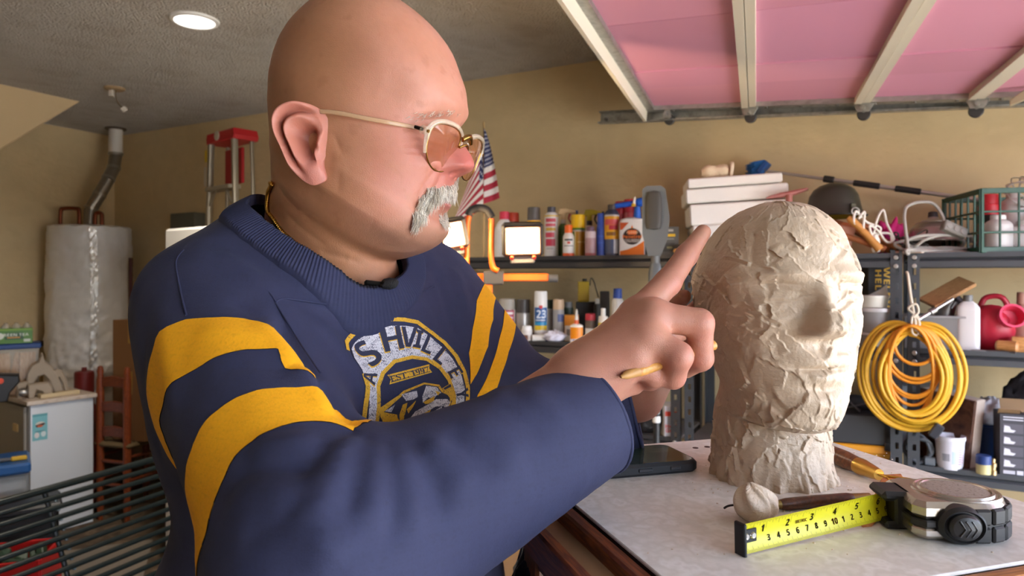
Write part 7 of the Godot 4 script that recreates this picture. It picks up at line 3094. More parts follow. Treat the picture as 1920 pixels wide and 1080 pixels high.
	b.lathe(xf(Vector3.ZERO), [Vector2(0, 0), Vector2(6, 0), Vector2(6, 8), Vector2(4.6, 9), Vector2(4.6, 14), Vector2(6, 15), Vector2(6, 22), Vector2(4, 23), Vector2(4, 30), Vector2(0, 30)].map(func(q): return q * k), 18)
	part("fitting_body", b, mat("b9a178", 0.3, 0.9), t)
	x = stand(1925, 0.28, y)
	b = Mb.new()
	k = px(x)
	b.sheet(40, 26, func(u: float, v: float) -> Vector3:
		var a := TAU * u
		var q := PI * v
		var z := Vector3(cos(a) * sin(q) * 42, 86 * (1.0 - cos(q)), sin(a) * sin(q) * 30) * k
		return z * (1.0 + 0.14 * nz.get_noise_3dv(z))
	, true)
	solo("tool_bag", b, rich("221f26", 0.6, 20, 0.1), "bulging black and blue tool bag at the right edge of the bottom shelf", "bag", x)

func h_bucket(b: Mb, r: float, h: float) -> void:
	b.lathe(xf(Vector3.ZERO), [Vector2(0, 0), Vector2(r * 0.85, 0), Vector2(r, h * 0.95), Vector2(r * 1.05, h * 0.95), Vector2(r * 1.05, h), Vector2(r * 0.97, h), Vector2(r * 0.82, 0.004), Vector2(0, 0.004)], 32)

func make_cord() -> void:
	var c := on_t(1712, 706, 0.54)
	var k := -c.z / F
	var tn := Transform3D(rb, c)
	var t := thing("hanging_power_cord", "coiled yellow extension cord hanging by a white string from the shelf posts", "cord", tn)
	var rng := RandomNumberGenerator.new()
	rng.seed = 181
	var top := Vector3(4, 104, 0)
	var b := Mb.new()
	var pts := []
	var n := 9
	for l in n:
		var rx := 86.0 - l * 4.6 + rng.randf_range(-5, 5)
		var ry := 103.0 - l * 4.2 + rng.randf_range(-5, 5)
		var dx := rng.randf_range(-5, 5)
		var z := -6.0 + l * 1.9
		for i in 28:
			var a := PI / 2 - TAU * i / 28.0
			var f := float(i) / 28.0
			var pull := pow(maxf(0.0, cos((f - 0.0) * TAU)), 6.0)
			var q := Vector3(dx + cos(a) * rx, 4 + sin(a) * ry - l * 0.5, z + 4 * sin(a * 2 + l))
			q.y = lerpf(q.y, 96 - (l % 3) * 6.0, pull * 0.7)
			pts.append(q * k)
	b.tube(bez(pts, pts.size() * 3), 3.7 * k, 8)
	part("outer_loops", b, mat("d9a626", 0.45), t)
	b = Mb.new()
	pts = []
	for l in 8:
		var rx := 46.0 - absf(l - 3) * 3.0 + rng.randf_range(-3, 3)
		var drop := 20.0 + l * 15.0 + rng.randf_range(-9, 9)
		for i in 22:
			var a := PI / 2 - TAU * i / 22.0
			var q := Vector3(4 + cos(a) * rx - l * 1.2, 96 - (1.0 - sin(a)) * 0.5 * (60 + drop), 6 + 2.0 * l * sin(a))
			pts.append(q * k)
	b.tube(bez(pts, pts.size() * 3), 3.2 * k, 8)
	part("inner_loops", b, mat("e08e1e", 0.45), t, "shorter orange inner loops")
	b = Mb.new()
	var pbx := Transform3D(Basis.from_euler(Vector3(0, 0, -0.55)), Vector3(36, -96, 12) * k)
	b.box(pbx, Vector3(16, 28, 14) * k, 0.004)
	part("plug", b, mat("2f3036", 0.5), t)
	b = Mb.new()
	b.tube(bez([Vector3(4, 88, 16), Vector3(2, 112, 10), Vector3(-4, 150, 4), Vector3(-8, 188, -6), Vector3(-10, 196, -14)].map(func(q): return q * k), 24), 2.6 * k, 8)
	b.tube(bez([Vector3(4, 86, 14), Vector3(10, 100, 12), Vector3(2, 116, 10), Vector3(-8, 128, 8), Vector3(4, 136, 8), Vector3(8, 122, 10), Vector3(0, 112, 12)].map(func(q): return q * k), 40), 2.2 * k, 8)
	b.tube(bez([Vector3(6, 78, 17), Vector3(-2, 84, 16), Vector3(-2, 112, 12), Vector3(8, 112, 10), Vector3(8, 80, 14)].map(func(q): return q * k), 30), 2.0 * k, 8)
	part("string", b, mat("d8cbb4", 0.8), t)

func facing(p: Vector3) -> Transform3D:
	return xf(p, atan2(-p.x, -p.z))

func build_work_light() -> void:
	var c := at(912, 520, 2.42)
	var k := 2.42 / F
	var t := thing("work_light", "orange twin work light on a stand with two glowing square lamps", "work light", facing(ground_of(c)))
	var inv := t.transform.affine_inverse()
	var Q := func(u: float, v: float, dz := 0.0) -> Vector3: return inv * at(u, v, 2.42 - dz)
	var orange := mat("ee6412", 0.4)
	var black := mat("242120", 0.55)
	var b := Mb.new()
	var foot: Vector3 = Q.call(914, 600)
	foot.y = 0.25
	b.box(xf((Q.call(914, 512) + foot) / 2), Vector3(18 * k, Q.call(914, 512).y - 0.25, 18 * k), 0.004)
	part("post", b, orange, t)
	b = Mb.new()
	b.box(xf(Q.call(940, 520, -0.02)), Vector3(178 * k, 14 * k, 14 * k), 0.003)
	part("crossbar", b, orange, t)
	b = Mb.new()
	b.box(xf(Q.call(925, 521, -0.005)), Vector3(38 * k, 26 * k, 26 * k), 0.004)
	part("clamp_block", b, mat("3c3a3a", 0.5), t)
	b = Mb.new()
	b.cyl(Q.call(1028, 522, -0.02), Q.call(1046, 522, -0.02), 7.5 * k, 16, -1, 0.002)
	part("knob", b, mat("4a4a4c", 0.5), t)
	b = Mb.new()
	b.tube(bez([Q.call(886, 512, 0.02), Q.call(876, 500, 0.02), Q.call(875, 470, 0.02), Q.call(876, 425, 0.02), Q.call(879, 406, 0.02), Q.call(884, 398, 0.02)], 30), 5.2 * k, 12)
	b.tube(bez([Q.call(934, 508, 0.02), Q.call(924, 500, 0.02), Q.call(921, 470, 0.02), Q.call(922, 430, 0.02), Q.call(922, 410, 0.02)], 30), 5.2 * k, 12)
	part("handle", b, orange, t)
	b = Mb.new()
	b.tube(bez([Q.call(878, 404, 0.02), Q.call(884, 394, 0.02), Q.call(898, 390, 0.02), Q.call(913, 394, 0.02), Q.call(922, 408, 0.02)], 30), 7.5 * k, 14)
	part("grip", b, mat("2a2624", 0.7), t)
	for q in [[-0.34, 0.30], [0.36, 0.26], [0.02, -0.36]]:
		b = Mb.new()
		var top := Vector3(foot.x, 0.42, 0)
		b.cyl(top, Vector3(foot.x + q[0], 0.012, q[1]), 0.012, 12)
		part("leg", b, orange, t)
	b = Mb.new()
	b.cyl(Q.call(936, 596, 0.1), Q.call(974, 664, 0.1), 6.5 * k, 12, -1, 0.003)
	part("strut", b, mat("3a3a3a", 0.45), t)
	for lamp in [[[944, 430], [1001, 433], [1018, 469], [958, 474], 0.10], [[826, 424], [858, 421], [874, 453], [838, 462], 0.10]]:
		var pts := []
		for i in 4: pts.append(Q.call(lamp[i][0], lamp[i][1], lamp[4] + (0.015 if i < 2 else -0.015) * 0.0))
		var mid: Vector3 = (pts[0] + pts[1] + pts[2] + pts[3]) / 4.0
		var ex: Vector3 = (pts[1] + pts[2] - pts[0] - pts[3]).normalized()
		var nn := Vector3(0.0, -0.25, 1.0).normalized()
		ex = (ex - nn * ex.dot(nn)).normalized()
		var ey := nn.cross(ex)
		var w: float = ((pts[1] - pts[0]).length() + (pts[2] - pts[3]).length()) / 2
		var h: float = ((pts[3] - pts[0]).length() + (pts[2] - pts[1]).length()) / 2 * 1.05
		var hx := Transform3D(Basis(ex, ey, nn), mid)
		b = Mb.new()
		b.box(hx.translated_local(Vector3(0, 0, -0.026)), Vector3(w + 0.036, h + 0.036, 0.042), 0.010)
		var head := part("lamp_head", b, black, t)
		for i in 5:
			b = Mb.new()
			b.box(hx.translated_local(Vector3(-w / 2 + w * i / 4.0, 0, -0.055)), Vector3(0.005, h, 0.02), 0.001)
			part("cooling_fin", b, black, head)
		b = Mb.new()
		b.box(hx.translated_local(Vector3(0, 0, -0.001)), Vector3(w + 0.014, h + 0.014, 0.006), 0.003)
		part("bezel", b, mat("4a2c20", 0.5), head)
		b = Mb.new()
		b.box(hx.translated_local(Vector3(0, 0, 0.003)), Vector3(w, h, 0.003), 0.001)
		part("lit_panel", b, glow("fff0d4", LAMP_GLOW), head)
		for sx in [-1, 1]:
			b = Mb.new()
			b.cyl(hx * Vector3(sx * w * 0.36, -h * 0.72, -0.01), hx * Vector3(sx * w * 0.36, -h * 0.72, 0.012), 0.006, 10)
			part("red_button", b, mat("d0381e", 0.4), head)
		b = Mb.new()
		b.box(hx.translated_local(Vector3(0, -h * 0.75, -0.04)), Vector3(w * 0.8, 0.05, 0.02), 0.004)
		part("bracket", b, mat("5a5654", 0.5), head)
		var l := AreaLight3D.new()
		l.name = "work_light_lamp_light"
		l.area_size = Vector2(w, h)
		l.light_energy = LAMP_E
		l.light_color = Color("ffdca8")
		l.area_range = 12.0
		l.shadow_enabled = true
		var wx: Transform3D = t.transform * hx.translated_local(Vector3(0, 0, 0.012))
		l.transform = Transform3D(wx.basis.orthonormalized(), wx.origin)
		add_child(l, true)

	var fc := on_t(907, 480, 0.40)
	var fk := -fc.z / F
	var fx := facing(Vector3(fc.x, shelf_y.l1, fc.z))
	var fl := thing("flag", "larger stars and stripes flag on a thin wooden stick behind the man's nose", "flag", fx)
	b = Mb.new()
	b.cyl(Vector3.ZERO, Vector3(0, (480 - 224) * fk, 0), 0.005, 10, 0.004)
	part("stick", b, mat("c09a62", 0.6), fl)
	var fm := printed(flag_art(), 0.8)
	var px_ := func(u: float, v: float, z := 0.0) -> Vector3: return Vector3((u - 907) * fk, (480 - v) * fk, z)
	b = Mb.new()
	b.sheet(16, 24, func(u: float, v: float) -> Vector3:
		var l: Vector3 = px_.call(907, lerpf(236, 378, v))
		var r: Vector3 = px_.call(lerpf(908, 937, pow(v, 0.75)), lerpf(236, 345, v) + 22 * v * v, 0.0)
		return l.lerp(r, u) + Vector3(0, 0, 0.012 * sin(u * 5.0 + v * 2.0) + 0.006)
	, false, 0)
	for i in b.uv.size(): b.uv[i] = Vector2(b.uv[i].x * 0.38, b.uv[i].y)
	var b2 := Mb.new()
	b2.sheet(20, 24, func(u: float, v: float) -> Vector3:
		var l: Vector3 = px_.call(906, lerpf(262, 388, v))
		var r: Vector3 = px_.call(lerpf(872, 858, v), lerpf(352, 412, v))
		r = r + (r - l) * 0.25
		return l.lerp(r, u) + Vector3(0, 0, 0.02 * sin(u * 4.0 + v * 1.5) - 0.02 * u)
	, false, 0)
	for i in b2.uv.size(): b2.uv[i] = Vector2(0.3 + b2.uv[i].x * 0.7, b2.uv[i].y)
	b.add(b2)
	part("flag_cloth", b, fm, fl)
	var sc := on_t(893, 600, 0.42)
	fk = -sc.z / F
	var sf := thing("flag", "small stars and stripes flag on the second shelf behind the orange post", "flag", facing(Vector3(sc.x, shelf_y.l2, sc.z)))
	b = Mb.new()
	b.cyl(Vector3.ZERO, Vector3(0, 118 * fk, 0), 0.003, 8)
	part("stick", b, mat("c09a62", 0.6), sf)
	b = Mb.new()
	b.sheet(12, 12, func(u: float, v: float) -> Vector3:
		return Vector3((u * 18 + v * 4 * u) * fk, (116 - v * 56 - u * (6 + 14 * v)) * fk, 0.008 * sin(u * 5.0))
	, false, 0)
	part("flag_cloth", b, fm, sf)

const LAMP_GLOW := 9.0
const LAMP_E := 0.8

func flag_art() -> Paint:
	var p := Paint.new(208, 208, Color("ded8d0"))
	for i in range(0, 13, 2): p.rect(0, i * 16, 208, 16, Color("a8283a"))
	p.rect(0, 0, 84, 112, Color("262c56"))
	for j in 9:
		for i in (6 if j % 2 == 0 else 5):
			p.oval(8 + i * 14 + (7 if j % 2 else 0), 8 + j * 12, 3, 3, Color("e4e0e0"))
	return p

func build_corner() -> void:
	var D := 4.80
	var c := at(169, 500, D)
	var k := D / F
	var R := 70.0 * k
	var top := EYE + (520 - 428) * k
	var t := thing("water_heater", "tall water heater wrapped in a wrinkled silvery insulation jacket in the corner", "water heater", facing(ground_of(c)))
	var nz := noise(5.0, 191)
	var nz2 := noise(16.0, 192)
	var b := Mb.new()
	var tilt := 0.02
	b.sheet(120, 130, func(u: float, v: float) -> Vector3:
		var a := TAU * u
		var y := lerpf(0.36, top, clampf(v / 0.86, 0.0, 1.0))
		var r := R * (0.97 + 0.05 * sin(PI * clampf((y - 0.36) / (top - 0.36), 0.0, 1.0)))
		if v > 0.86:
			var q := (v - 0.86) / 0.14
			r *= cos(q * PI / 2 * 0.98)
			y = top + 0.02 * sin(q * PI / 2) - 0.004 * sin(a * 14.0) * (1.0 - q)
		var p := Vector3(cos(a) * r, y, sin(a) * r)
		var d := 0.010 * nz.get_noise_3dv(p * 1.2) + 0.006 * nz2.get_noise_3dv(p) * (1.0 + 2.0 * gauss(y - 0.85, 0.2))
		d += 0.006 * sin(y * 46.0 + 2.0 * nz.get_noise_3dv(p)) * gauss(wrapf(a - 1.50, -PI, PI), 0.22)
		return p + Vector3(cos(a), 0, sin(a)) * d
	, true)
	part("insulation_jacket", b, rich("dedad4", 0.42, 9.0, 0.12, null, null, 0.08), t)
	b = Mb.new()
	b.sheet(8, 150, func(u: float, v: float) -> Vector3:
		var y := lerpf(0.40, top - 0.005, v)
		var a := 1.50 + (u - 0.5) * 0.17 + 0.02 * sin(v * 7.0)
		var r := R * (0.985 + 0.05 * sin(PI * clampf((y - 0.36) / (top - 0.36), 0.0, 1.0))) + 0.006 + 0.0015 * sin(v * 90.0 + 3.0 * sin(u * 3.0 + v * 31.0)) + 0.006 * nz2.get_noise_3d(u * 0.3, v * 4.0, 0)
		return Vector3(cos(a) * r, y, sin(a) * r)
	, false, 0)
	part("foil_tape", b, mat("d8d2c8", 0.32, 0.6), t)
	b = Mb.new()
	b.lathe(xf(Vector3.ZERO), [Vector2(0, 0), Vector2(R * 0.9, 0), Vector2(R * 0.9, 0.37), Vector2(0, 0.37)], 24)
	part("stand", b, mat("5a4a3a", 0.8), t)
	var copper := mat("7a3f26", 0.4, 0.7)
	for q in [[[113, 430], [114, 396], [120, 391], [142, 391], [148, 396], [149, 430]], [[178, 432], [179, 404], [184, 399], [190, 401], [191, 408], [191, 434]]]:
		var pts := []
		for w in q: pts.append(t.transform.affine_inverse() * at(w[0], w[1], D - (0.05 if w[0] > 160 else 0.02)))
		b = Mb.new()
		b.tube(bez(pts, 60), 3.6 * k, 10)
		part("copper_pipe", b, copper, t)
	var fl := thing("flue_pipe", "jointed galvanised flue pipe rising from the water heater to the ceiling", "pipe", facing(Vector3(c.x, top + 0.005, c.z)))
	var inv := fl.transform.affine_inverse()
	var P := []
	for w in [[169, 424, 4.80], [170, 392, 4.81], [186, 366, 4.84], [203, 336, 4.88], [213, 316, 4.92], [217, 290, 4.95], [218, 232, 4.95]]:
		P.append(inv * at(w[0], w[1], w[2]))
	P[0] = Vector3(P[0].x, 0.006, P[0].z)
	P[6] = P[5] + Vector3(0, 0.2, 0)
	P[6].y = CEIL - top - 0.006
	for i in 6:
		b = Mb.new()
		var r := 0.042 if i != 5 else 0.046
		b.cyl(P[i], P[i + 1], r, 24, r * 0.98)
		var sg := part("pipe_section", b, mat("8d877c", 0.35, 0.75) if i < 5 else mat("d8d2c8", 0.5), fl)
		b = Mb.new()
		var d: Vector3 = (P[i + 1] - P[i]).normalized()
		b.cyl(P[i] - d * 0.004, P[i] + d * 0.014, r + 0.004, 24, -1, 0.002)
		part("joint_band", b, mat("a09a8e", 0.3, 0.8), sg)
	b = Mb.new()
	b.cyl(P[6] - Vector3(0, 0.012, 0), P[6], 0.07, 28, -1, 0.003)
	part("ceiling_collar", b, mat("5a4c3e", 0.6), fl)

	var lc := at(432, 258, 4.25)
	var ly := deg_to_rad(40.0)
	var lx := Basis(Vector3(cos(ly), 0, sin(ly)), Vector3.UP, Vector3(-sin(ly), 0, cos(ly)))
	t = thing("stepladder", "folded aluminium stepladder with a red cap and red bucket shelf by the back wall", "ladder", Transform3D(lx, ground_of(lc)))
	var H := lc.y
	var alu := mat("a49c8c", 0.4, 0.6)
	b = Mb.new()
	b.prism(PackedVector2Array([Vector2(-0.17, -0.035), Vector2(0.17, -0.035), Vector2(0.18, -0.01), Vector2(0.165, 0.03), Vector2(-0.165, 0.03), Vector2(-0.175, 0.0)]), xf(Vector3(0, H, -0.09)), 0.16, 0.006)
	part("top_cap", b, mat("b81c22", 0.45), t)
	b = Mb.new()
	b.cyl(Vector3(-0.03, H + 0.005, 0.071), Vector3(-0.03, H + 0.005, 0.074), 0.03, 24)
	part("cap_emblem", b, mat("c8c0b0", 0.5), t)
	for s in [-1.0, 1.0]:
		for z in [0.05, -0.06]:
			b = Mb.new()
			var w := 0.034 if z > 0 else 0.02
			var foot := Vector3(s * (0.145 + 0.10), 0.01, z * 1.3)
			var hd := Vector3(s * 0.145, H - 0.03, z)
			b.tube([foot, foot.lerp(hd, 0.5), hd], w * 0.62, 4, false, 1.0, Vector3(0.7, 0, 0.7))
			part("rail", b, alu, t)
	for i in 6:
		b = Mb.new()
		var yy := H - 0.32 - i * 0.31
		var w := 0.27 + 0.2 * (H - yy) / H
		b.box(xf(Vector3(0, yy, 0.05)), Vector3(w, 0.026, 0.08), 0.004)
		part("step", b, alu, t)
		b = Mb.new()
		b.tube([Vector3(w * 0.45, yy - 0.10, 0.06), Vector3(w * 0.22, yy - 0.01, 0.06)], 0.008, 6)
		b.tube([Vector3(-w * 0.45, yy - 0.10, 0.06), Vector3(-w * 0.22, yy - 0.01, 0.06)], 0.008, 6)
		part("step_brace", b, alu, t)
	b = Mb.new()
	b.box(xf(Vector3(0.015, H - 0.18, -0.02)), Vector3(0.21, 0.22, 0.02), 0.006)
	part("bucket_shelf", b, mat("a81a20", 0.45), t)
	b = Mb.new()
	b.box(xf(Vector3(-0.15, H - 0.11, 0.082)), Vector3(0.026, 0.075, 0.002), 0.0005)
	part("warning_label", b, mat("d0b41c", 0.5), t)
	b = Mb.new()
	b.box(xf(Vector3(-0.155, H - 0.24, 0.084)), Vector3(0.026, 0.12, 0.002), 0.0005)
	part("paper_label", b, mat("c4baaa", 0.6), t)

	var pc := on_t(352, 416, 0.05)
	b = Mb.new()
	b.box(Transform3D(rb, Vector3.ZERO), Vector3(0.26, 0.36, 0.09), 0.006)
	solo("breaker_panel", b, mat("5c5b50", 0.5), "dull grey electrical panel on the back wall beside the ladder", "panel", Transform3D(Basis.IDENTITY, pc - Vector3(0, 0.12, 0)))
	var rc := at(321, 430, 3.5)
	var ry := deg_to_rad(35.0)
	var rx := Transform3D(Basis(Vector3(cos(ry), 0, sin(ry)), Vector3.UP, Vector3(-sin(ry), 0, cos(ry))), ground_of(rc))
	t = thing("refrigerator", "white refrigerator with a yellow tag on its side behind the man's shoulder", "refrigerator", rx)
	var RH := rc.y
	b = Mb.new()
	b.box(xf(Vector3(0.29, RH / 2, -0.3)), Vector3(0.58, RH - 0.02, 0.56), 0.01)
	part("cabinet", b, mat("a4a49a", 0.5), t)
	b = Mb.new()
	b.box(xf(Vector3(0.29, RH / 2, 0.008)), Vector3(0.585, RH, 0.05), 0.012)
	part("door", b, mat("d8d6d0", 0.4), t)
	b = Mb.new()
	b.box(xf(Vector3(-0.0035, RH - 0.13, -0.13)), Vector3(0.003, 0.22, 0.11), 0.0006)
	part("energy_tag", b, mat("b09a28", 0.6), t)
	b = Mb.new()
	b.box(xf(Vector3(-0.0055, RH - 0.055, -0.10)), Vector3(0.002, 0.03, 0.05), 0.0004)
	part("blue_sticker", b, mat("34407c", 0.5), t)
	b = Mb.new()
	var bp := at(245, 470, 4.75)
	b.cyl(Vector3.ZERO, Vector3(0, bp.y - 0.05, 0), 0.013, 12)
	b.box(xf(Vector3(0, 0.02, 0)), Vector3(0.24, 0.05, 0.05), 0.008)
	solo("broom", b, mat("4a1a16", 0.5), "dark red broom standing between the water heater and the refrigerator", "broom", xf(ground_of(bp), 0.6))

	var cc := at(213, 900, 4.12)
	var cy := deg_to_rad(18.0)
	var cx := Transform3D(Basis(Vector3(cos(cy), 0, sin(cy)), Vector3.UP, Vector3(-sin(cy), 0, cos(cy))), ground_of(cc))
	t = thing("ladder_back_chair", "red brown wooden ladder back chair beside the white file cabinet", "chair", cx)
	var cw := wood("6a2c12", "8e441e", 195, Vector3(30, 4, 30), 0.4)
	var cd := wood("5a2410", "7a3818", 196, Vector3(4, 30, 30), 0.4)
	for s in [-1.0, 1.0]:
		b = Mb.new()
		var x0: float = s * 0.105
		b.lathe(xf(Vector3(x0, 0, 0)), [Vector2(0, 0), Vector2(0.014, 0), Vector2(0.021, 0.1), Vector2(0.017, 0.16), Vector2(0.022, 0.3), Vector2(0.022, 0.85), Vector2(0.016, 0.88), Vector2(0.02, 0.9), Vector2(0.013, 0.93), Vector2(0, 0.935)], 14)
		part("back_post", b, cw, t)
		b = Mb.new()
		b.lathe(xf(Vector3(x0 * 1.2, 0, -0.36)), [Vector2(0, 0), Vector2(0.014, 0), Vector2(0.021, 0.1), Vector2(0.022, 0.45), Vector2(0, 0.46)], 14)
		part("front_leg", b, cw, t)
	for yy in [0.84, 0.69, 0.54]:
		b = Mb.new()
		b.prism(PackedVector2Array([Vector2(-0.10, -0.034), Vector2(0, -0.028), Vector2(0.10, -0.034), Vector2(0.10, 0.026), Vector2(0, 0.036), Vector2(-0.10, 0.026)]), xf(Vector3(0, yy, -0.008)), 0.016, 0.003)
		part("ladder_slat", b, cd, t)
	for yy in [0.36, 0.22]:
		b = Mb.new()
		b.cyl(Vector3(-0.1, yy, 0), Vector3(0.1, yy, 0), 0.011, 10)
		b.cyl(Vector3(-0.105, yy + 0.03, 0), Vector3(-0.126, yy + 0.03, -0.36), 0.011, 10)
		b.cyl(Vector3(0.105, yy + 0.03, 0), Vector3(0.126, yy + 0.03, -0.36), 0.011, 10)
		part("rung", b, cd, t)
	b = Mb.new()
	b.box(xf(Vector3(0, 0.462, -0.18)), Vector3(0.28, 0.03, 0.4), 0.012)
	part("seat", b, rich("6e5a3a", 0.8, 30, 0.2), t)
	var bx := cx * Vector3(0.03, 0.48, -0.17)
	t = thing("cardboard_box", "tall brown cardboard box with red printed tape standing on the chair", "box", Transform3D(cx.basis, bx))
	b = Mb.new()
	var bh := 0.73
	b.box(xf(Vector3(0.03, bh / 2, 0)), Vector3(0.25, bh, 0.24), 0.003)
	part("carton", b, mat("7c5530", 0.75), t)
	var p := Paint.new(48, 256, Color("8a5c2c"))
	for i in 4: p.words(letters("FRAGILE", 1.0), 24, 36 + i * 62, 13, Color("a83020"), PI / 2)
	for e in [[bh - 0.07, 0.14], [bh - 0.38, 0.14]]:
		b = Mb.new()
		b.box(xf(Vector3(0.045, e[0], 0.1205)), Vector3(0.034, e[1], 0.001))
		part("tape", b, mat("9a7430", 0.35), t)
		var lt := letters("FRAGILE", 0.016, 0.0006)
		var lb := Mb.new()
		lb.add(lt, Transform3D(Basis.from_euler(Vector3(0, 0, -PI / 2)), Vector3(0.045, e[0], 0.1212)))
		part("red_print", lb, mat("a62a1e", 0.5), t)
	var kc := at(158, 720, 4.36)
	b = Mb.new()
	b.lathe(xf(Vector3.ZERO), [Vector2(0, 0), Vector2(0.052, 0), Vector2(0.056, 0.004), Vector2(0.056, 0.20), Vector2(0.05, 0.21), Vector2(0.016, 0.215), Vector2(0.014, 0.235), Vector2(0, 0.236)], 28)
	b.box(xf(Vector3(0, -0.33, 0)), Vector3(0.10, 0.66, 0.10), 0.01)
	var ky := EYE + (520 - 696) * 4.36 / F - 0.215
	solo("red_canister", b, mat("6e1c18", 0.5), "dark red metal canister on a narrow stand between chair and cabinet", "canister", xf(Vector3(kc.x, maxf(ky, 0.662), kc.z)))

	make_cabinet()

func make_cabinet() -> void:
	var A := at(52, 520, 3.85)
	var B := at(173, 520, 4.12)
	var d := (B - A)
	d.y = 0
	var L := d.length()
	d = d.normalized()
	var nn := Vector3(-d.z, 0, d.x)          # out of the white side
	if nn.z < 0: nn = -nn
	var x := Transform3D(Basis(d, Vector3.UP, d.cross(Vector3.UP)), ground_of(A))
	if x.basis.z.dot(nn) < 0: x.basis.z = -x.basis.z
	x.basis = Basis(d, Vector3.UP, d.cross(Vector3.UP))
	var W := 0.46
	var H := 0.75
	var t := thing("file_cabinet", "white file cabinet with a beige top and a teal sticker on its side", "cabinet", x)
	var b := Mb.new()
	b.box(xf(Vector3(L / 2, H / 2, -W / 2)), Vector3(L, H, W - 0.004), 0.004)
	part("carcass", b, mat("6e6860", 0.5), t)
	b = Mb.new()
	b.box(xf(Vector3(L / 2 + 0.004, H / 2, 0.006)), Vector3(L - 0.008, H - 0.004, 0.016), 0.002)
	part("side_panel", b, mat("d4d8dc", 0.45), t)
	for i in 2:
		b = Mb.new()
		b.box(xf(Vector3(-0.008, H * (0.25 + 0.5 * i), -W / 2)), Vector3(0.016, H * 0.47, W - 0.02), 0.004)
		var dr := part("drawer", b, mat("8c8478", 0.5), t)
		b = Mb.new()
		b.box(xf(Vector3(-0.018, H * (0.25 + 0.5 * i) + 0.05, -0.12)), Vector3(0.012, 0.045, 0.07), 0.003)
		part("handle", b, mat("b49a6a", 0.35, 0.7), dr)
	b = Mb.new()
	b.box(xf(Vector3(L / 2, H + 0.012, -W / 2 + 0.01)), Vector3(L + 0.03, 0.024, W + 0.05), 0.003)
	part("top_board", b, rich("cfc0b0", 0.5, 6, 0.02, null, ntex(0.01, 201, ["e8e0d8", "ffffff", "f0e8e0"], 256)), t)
	var p := Paint.new(96, 168, Color("7ab8be"))
	p.rect(0, 0, 96, 16, Color("5f9ea6"))
	p.oval(50, 66, 30, 16, Color("dad2c4"))
	p.poly([Vector2(18, 70), Vector2(70, 60), Vector2(84, 66), Vector2(60, 82), Vector2(26, 84)], Color("3a3430"))
	p.oval(48, 78, 18, 8, Color("c8603a"))
	p.oval(28, 134, 16, 18, Color("e0d8d4"))
	p.oval(70, 130, 16, 18, Color("d4e0e0"))
	p.rect(20, 108, 56, 6, Color("4e7c84"))
	b = Mb.new()
	b.box(xf(Vector3(0.055, H - 0.13, 0.0146)), Vector3(0.075, 0.15, 0.001))
	part("sticker", b, printed(p, 0.5), t, "teal sticker with a small picture")
	var Y := H + 0.0245
	var up := func(u: float, v: float, z: float) -> Vector3:
		var o := x.basis.inverse() * (Vector3(0, EYE, 0) - x.origin)
		var ray := x.basis.inverse() * Vector3((u - 960.0) / F, 0, -1.0)
		var s: float = (-z - o.z) / ray.z
		return Vector3((o + ray * s).x, Y, -z)
	for q in [[90, 0.05, 0.09, "shorter of two pale boards"], [122, 0.055, 0.14, "longer of two pale boards"]]:
		b = Mb.new()
		b.box(xf(Vector3(0, 0.011, 0)), Vector3(q[2], 0.022, 0.05), 0.002)
		solo("pale_board", b, mat("c8b48e", 0.6), "%s lying flat on the file cabinet" % q[3], "board", Transform3D(x.basis, x * up.call(q[0], 0, q[1])))
	var clay := rich("a39482", 0.75, 12, 0.08)
	var forms := [
		[[[-25, 0], [-23, 40], [-16, 54], [-6, 60], [-2, 74], [0, 74], [3, 60], [12, 52], [22, 36], [32, 0], [18, 0], [10, 26], [2, 36], [-6, 34], [-12, 24], [-14, 0]], 0.08, 80, 0.17, "tall pointed pale carved form like an arch on the file cabinet"],
		[[[-14, 0], [-16, 26], [-12, 42], [-4, 46], [4, 42], [12, 24], [14, 0], [8, 0], [6, 16], [0, 30], [-6, 30], [-9, 20], [-8, 0]], 0.05, 111, 0.13, "pale curved arch form standing right of the pointed one"],
		[[[-16, 0], [-17, 24], [12, 26], [18, 18], [20, 0], [6, 0], [4, 10], [-4, 14], [-8, 0]], 0.06, 74, 0.085, "low blocky pale form in front of the pointed arch"],
		[[[-9, 0], [-9, 26], [8, 28], [10, 0], [3, 0], [2, 16], [-3, 16], [-4, 0]], 0.06, 43, 0.16, "small pale forked form at the left of the carved forms"]]
	for f in forms:
		var pol := PackedVector2Array()
		for q in f[0]: pol.append(Vector2(q[0], q[1]) * 4.25 / F)
		b = Mb.new()
		b.prism(pol, xf(Vector3(0, 0, -f[1] / 2)), f[1], 0.006, 0.9)
		var fp: Vector3 = x * up.call(f[2], 0, f[3])
		solo("carved_form", b, clay, f[4], "carving", facing(fp), "pale carved forms")
	var bp: Vector3 = x * up.call(28, 0, 0.32)
	var kx := facing(bp)
	var k := -bp.z / F
	t = thing("plank_box", "clear box full of pale wood planks with a blue lid at the far left", "box", kx)
	var bh := EYE + (520 - 652) * k - bp.y
	b = Mb.new()
	b.box(xf(Vector3(0, bh / 2, 0)), Vector3(74 * k, bh, 0.16), 0.004)
	part("tub", b, milky("a09a90", 0.25, 0.2), t)
	b = Mb.new()
	b.box(xf(Vector3(0, bh + 0.014, 0)), Vector3(80 * k, 0.03, 0.18), 0.005)
	part("lid", b, mat("1c3f7c", 0.45), t)
	for i in 5:
		b = Mb.new()
		b.box(Transform3D(Basis.from_euler(Vector3(0, 0, [-0.05, 0.03, -0.16, -0.02, 0.02][i])), Vector3((-26 + i * 13) * k, bh * 0.46, 0.05 - 0.012 * (i % 3))), Vector3(12.5 * k, bh * 0.9, 0.012), 0.002)
		part("plank", b, wood("b08050", "d2a878", 203 + i % 2, Vector3(30, 3, 30)), t)
	bp.y += bh + 0.03
	kx = facing(bp)
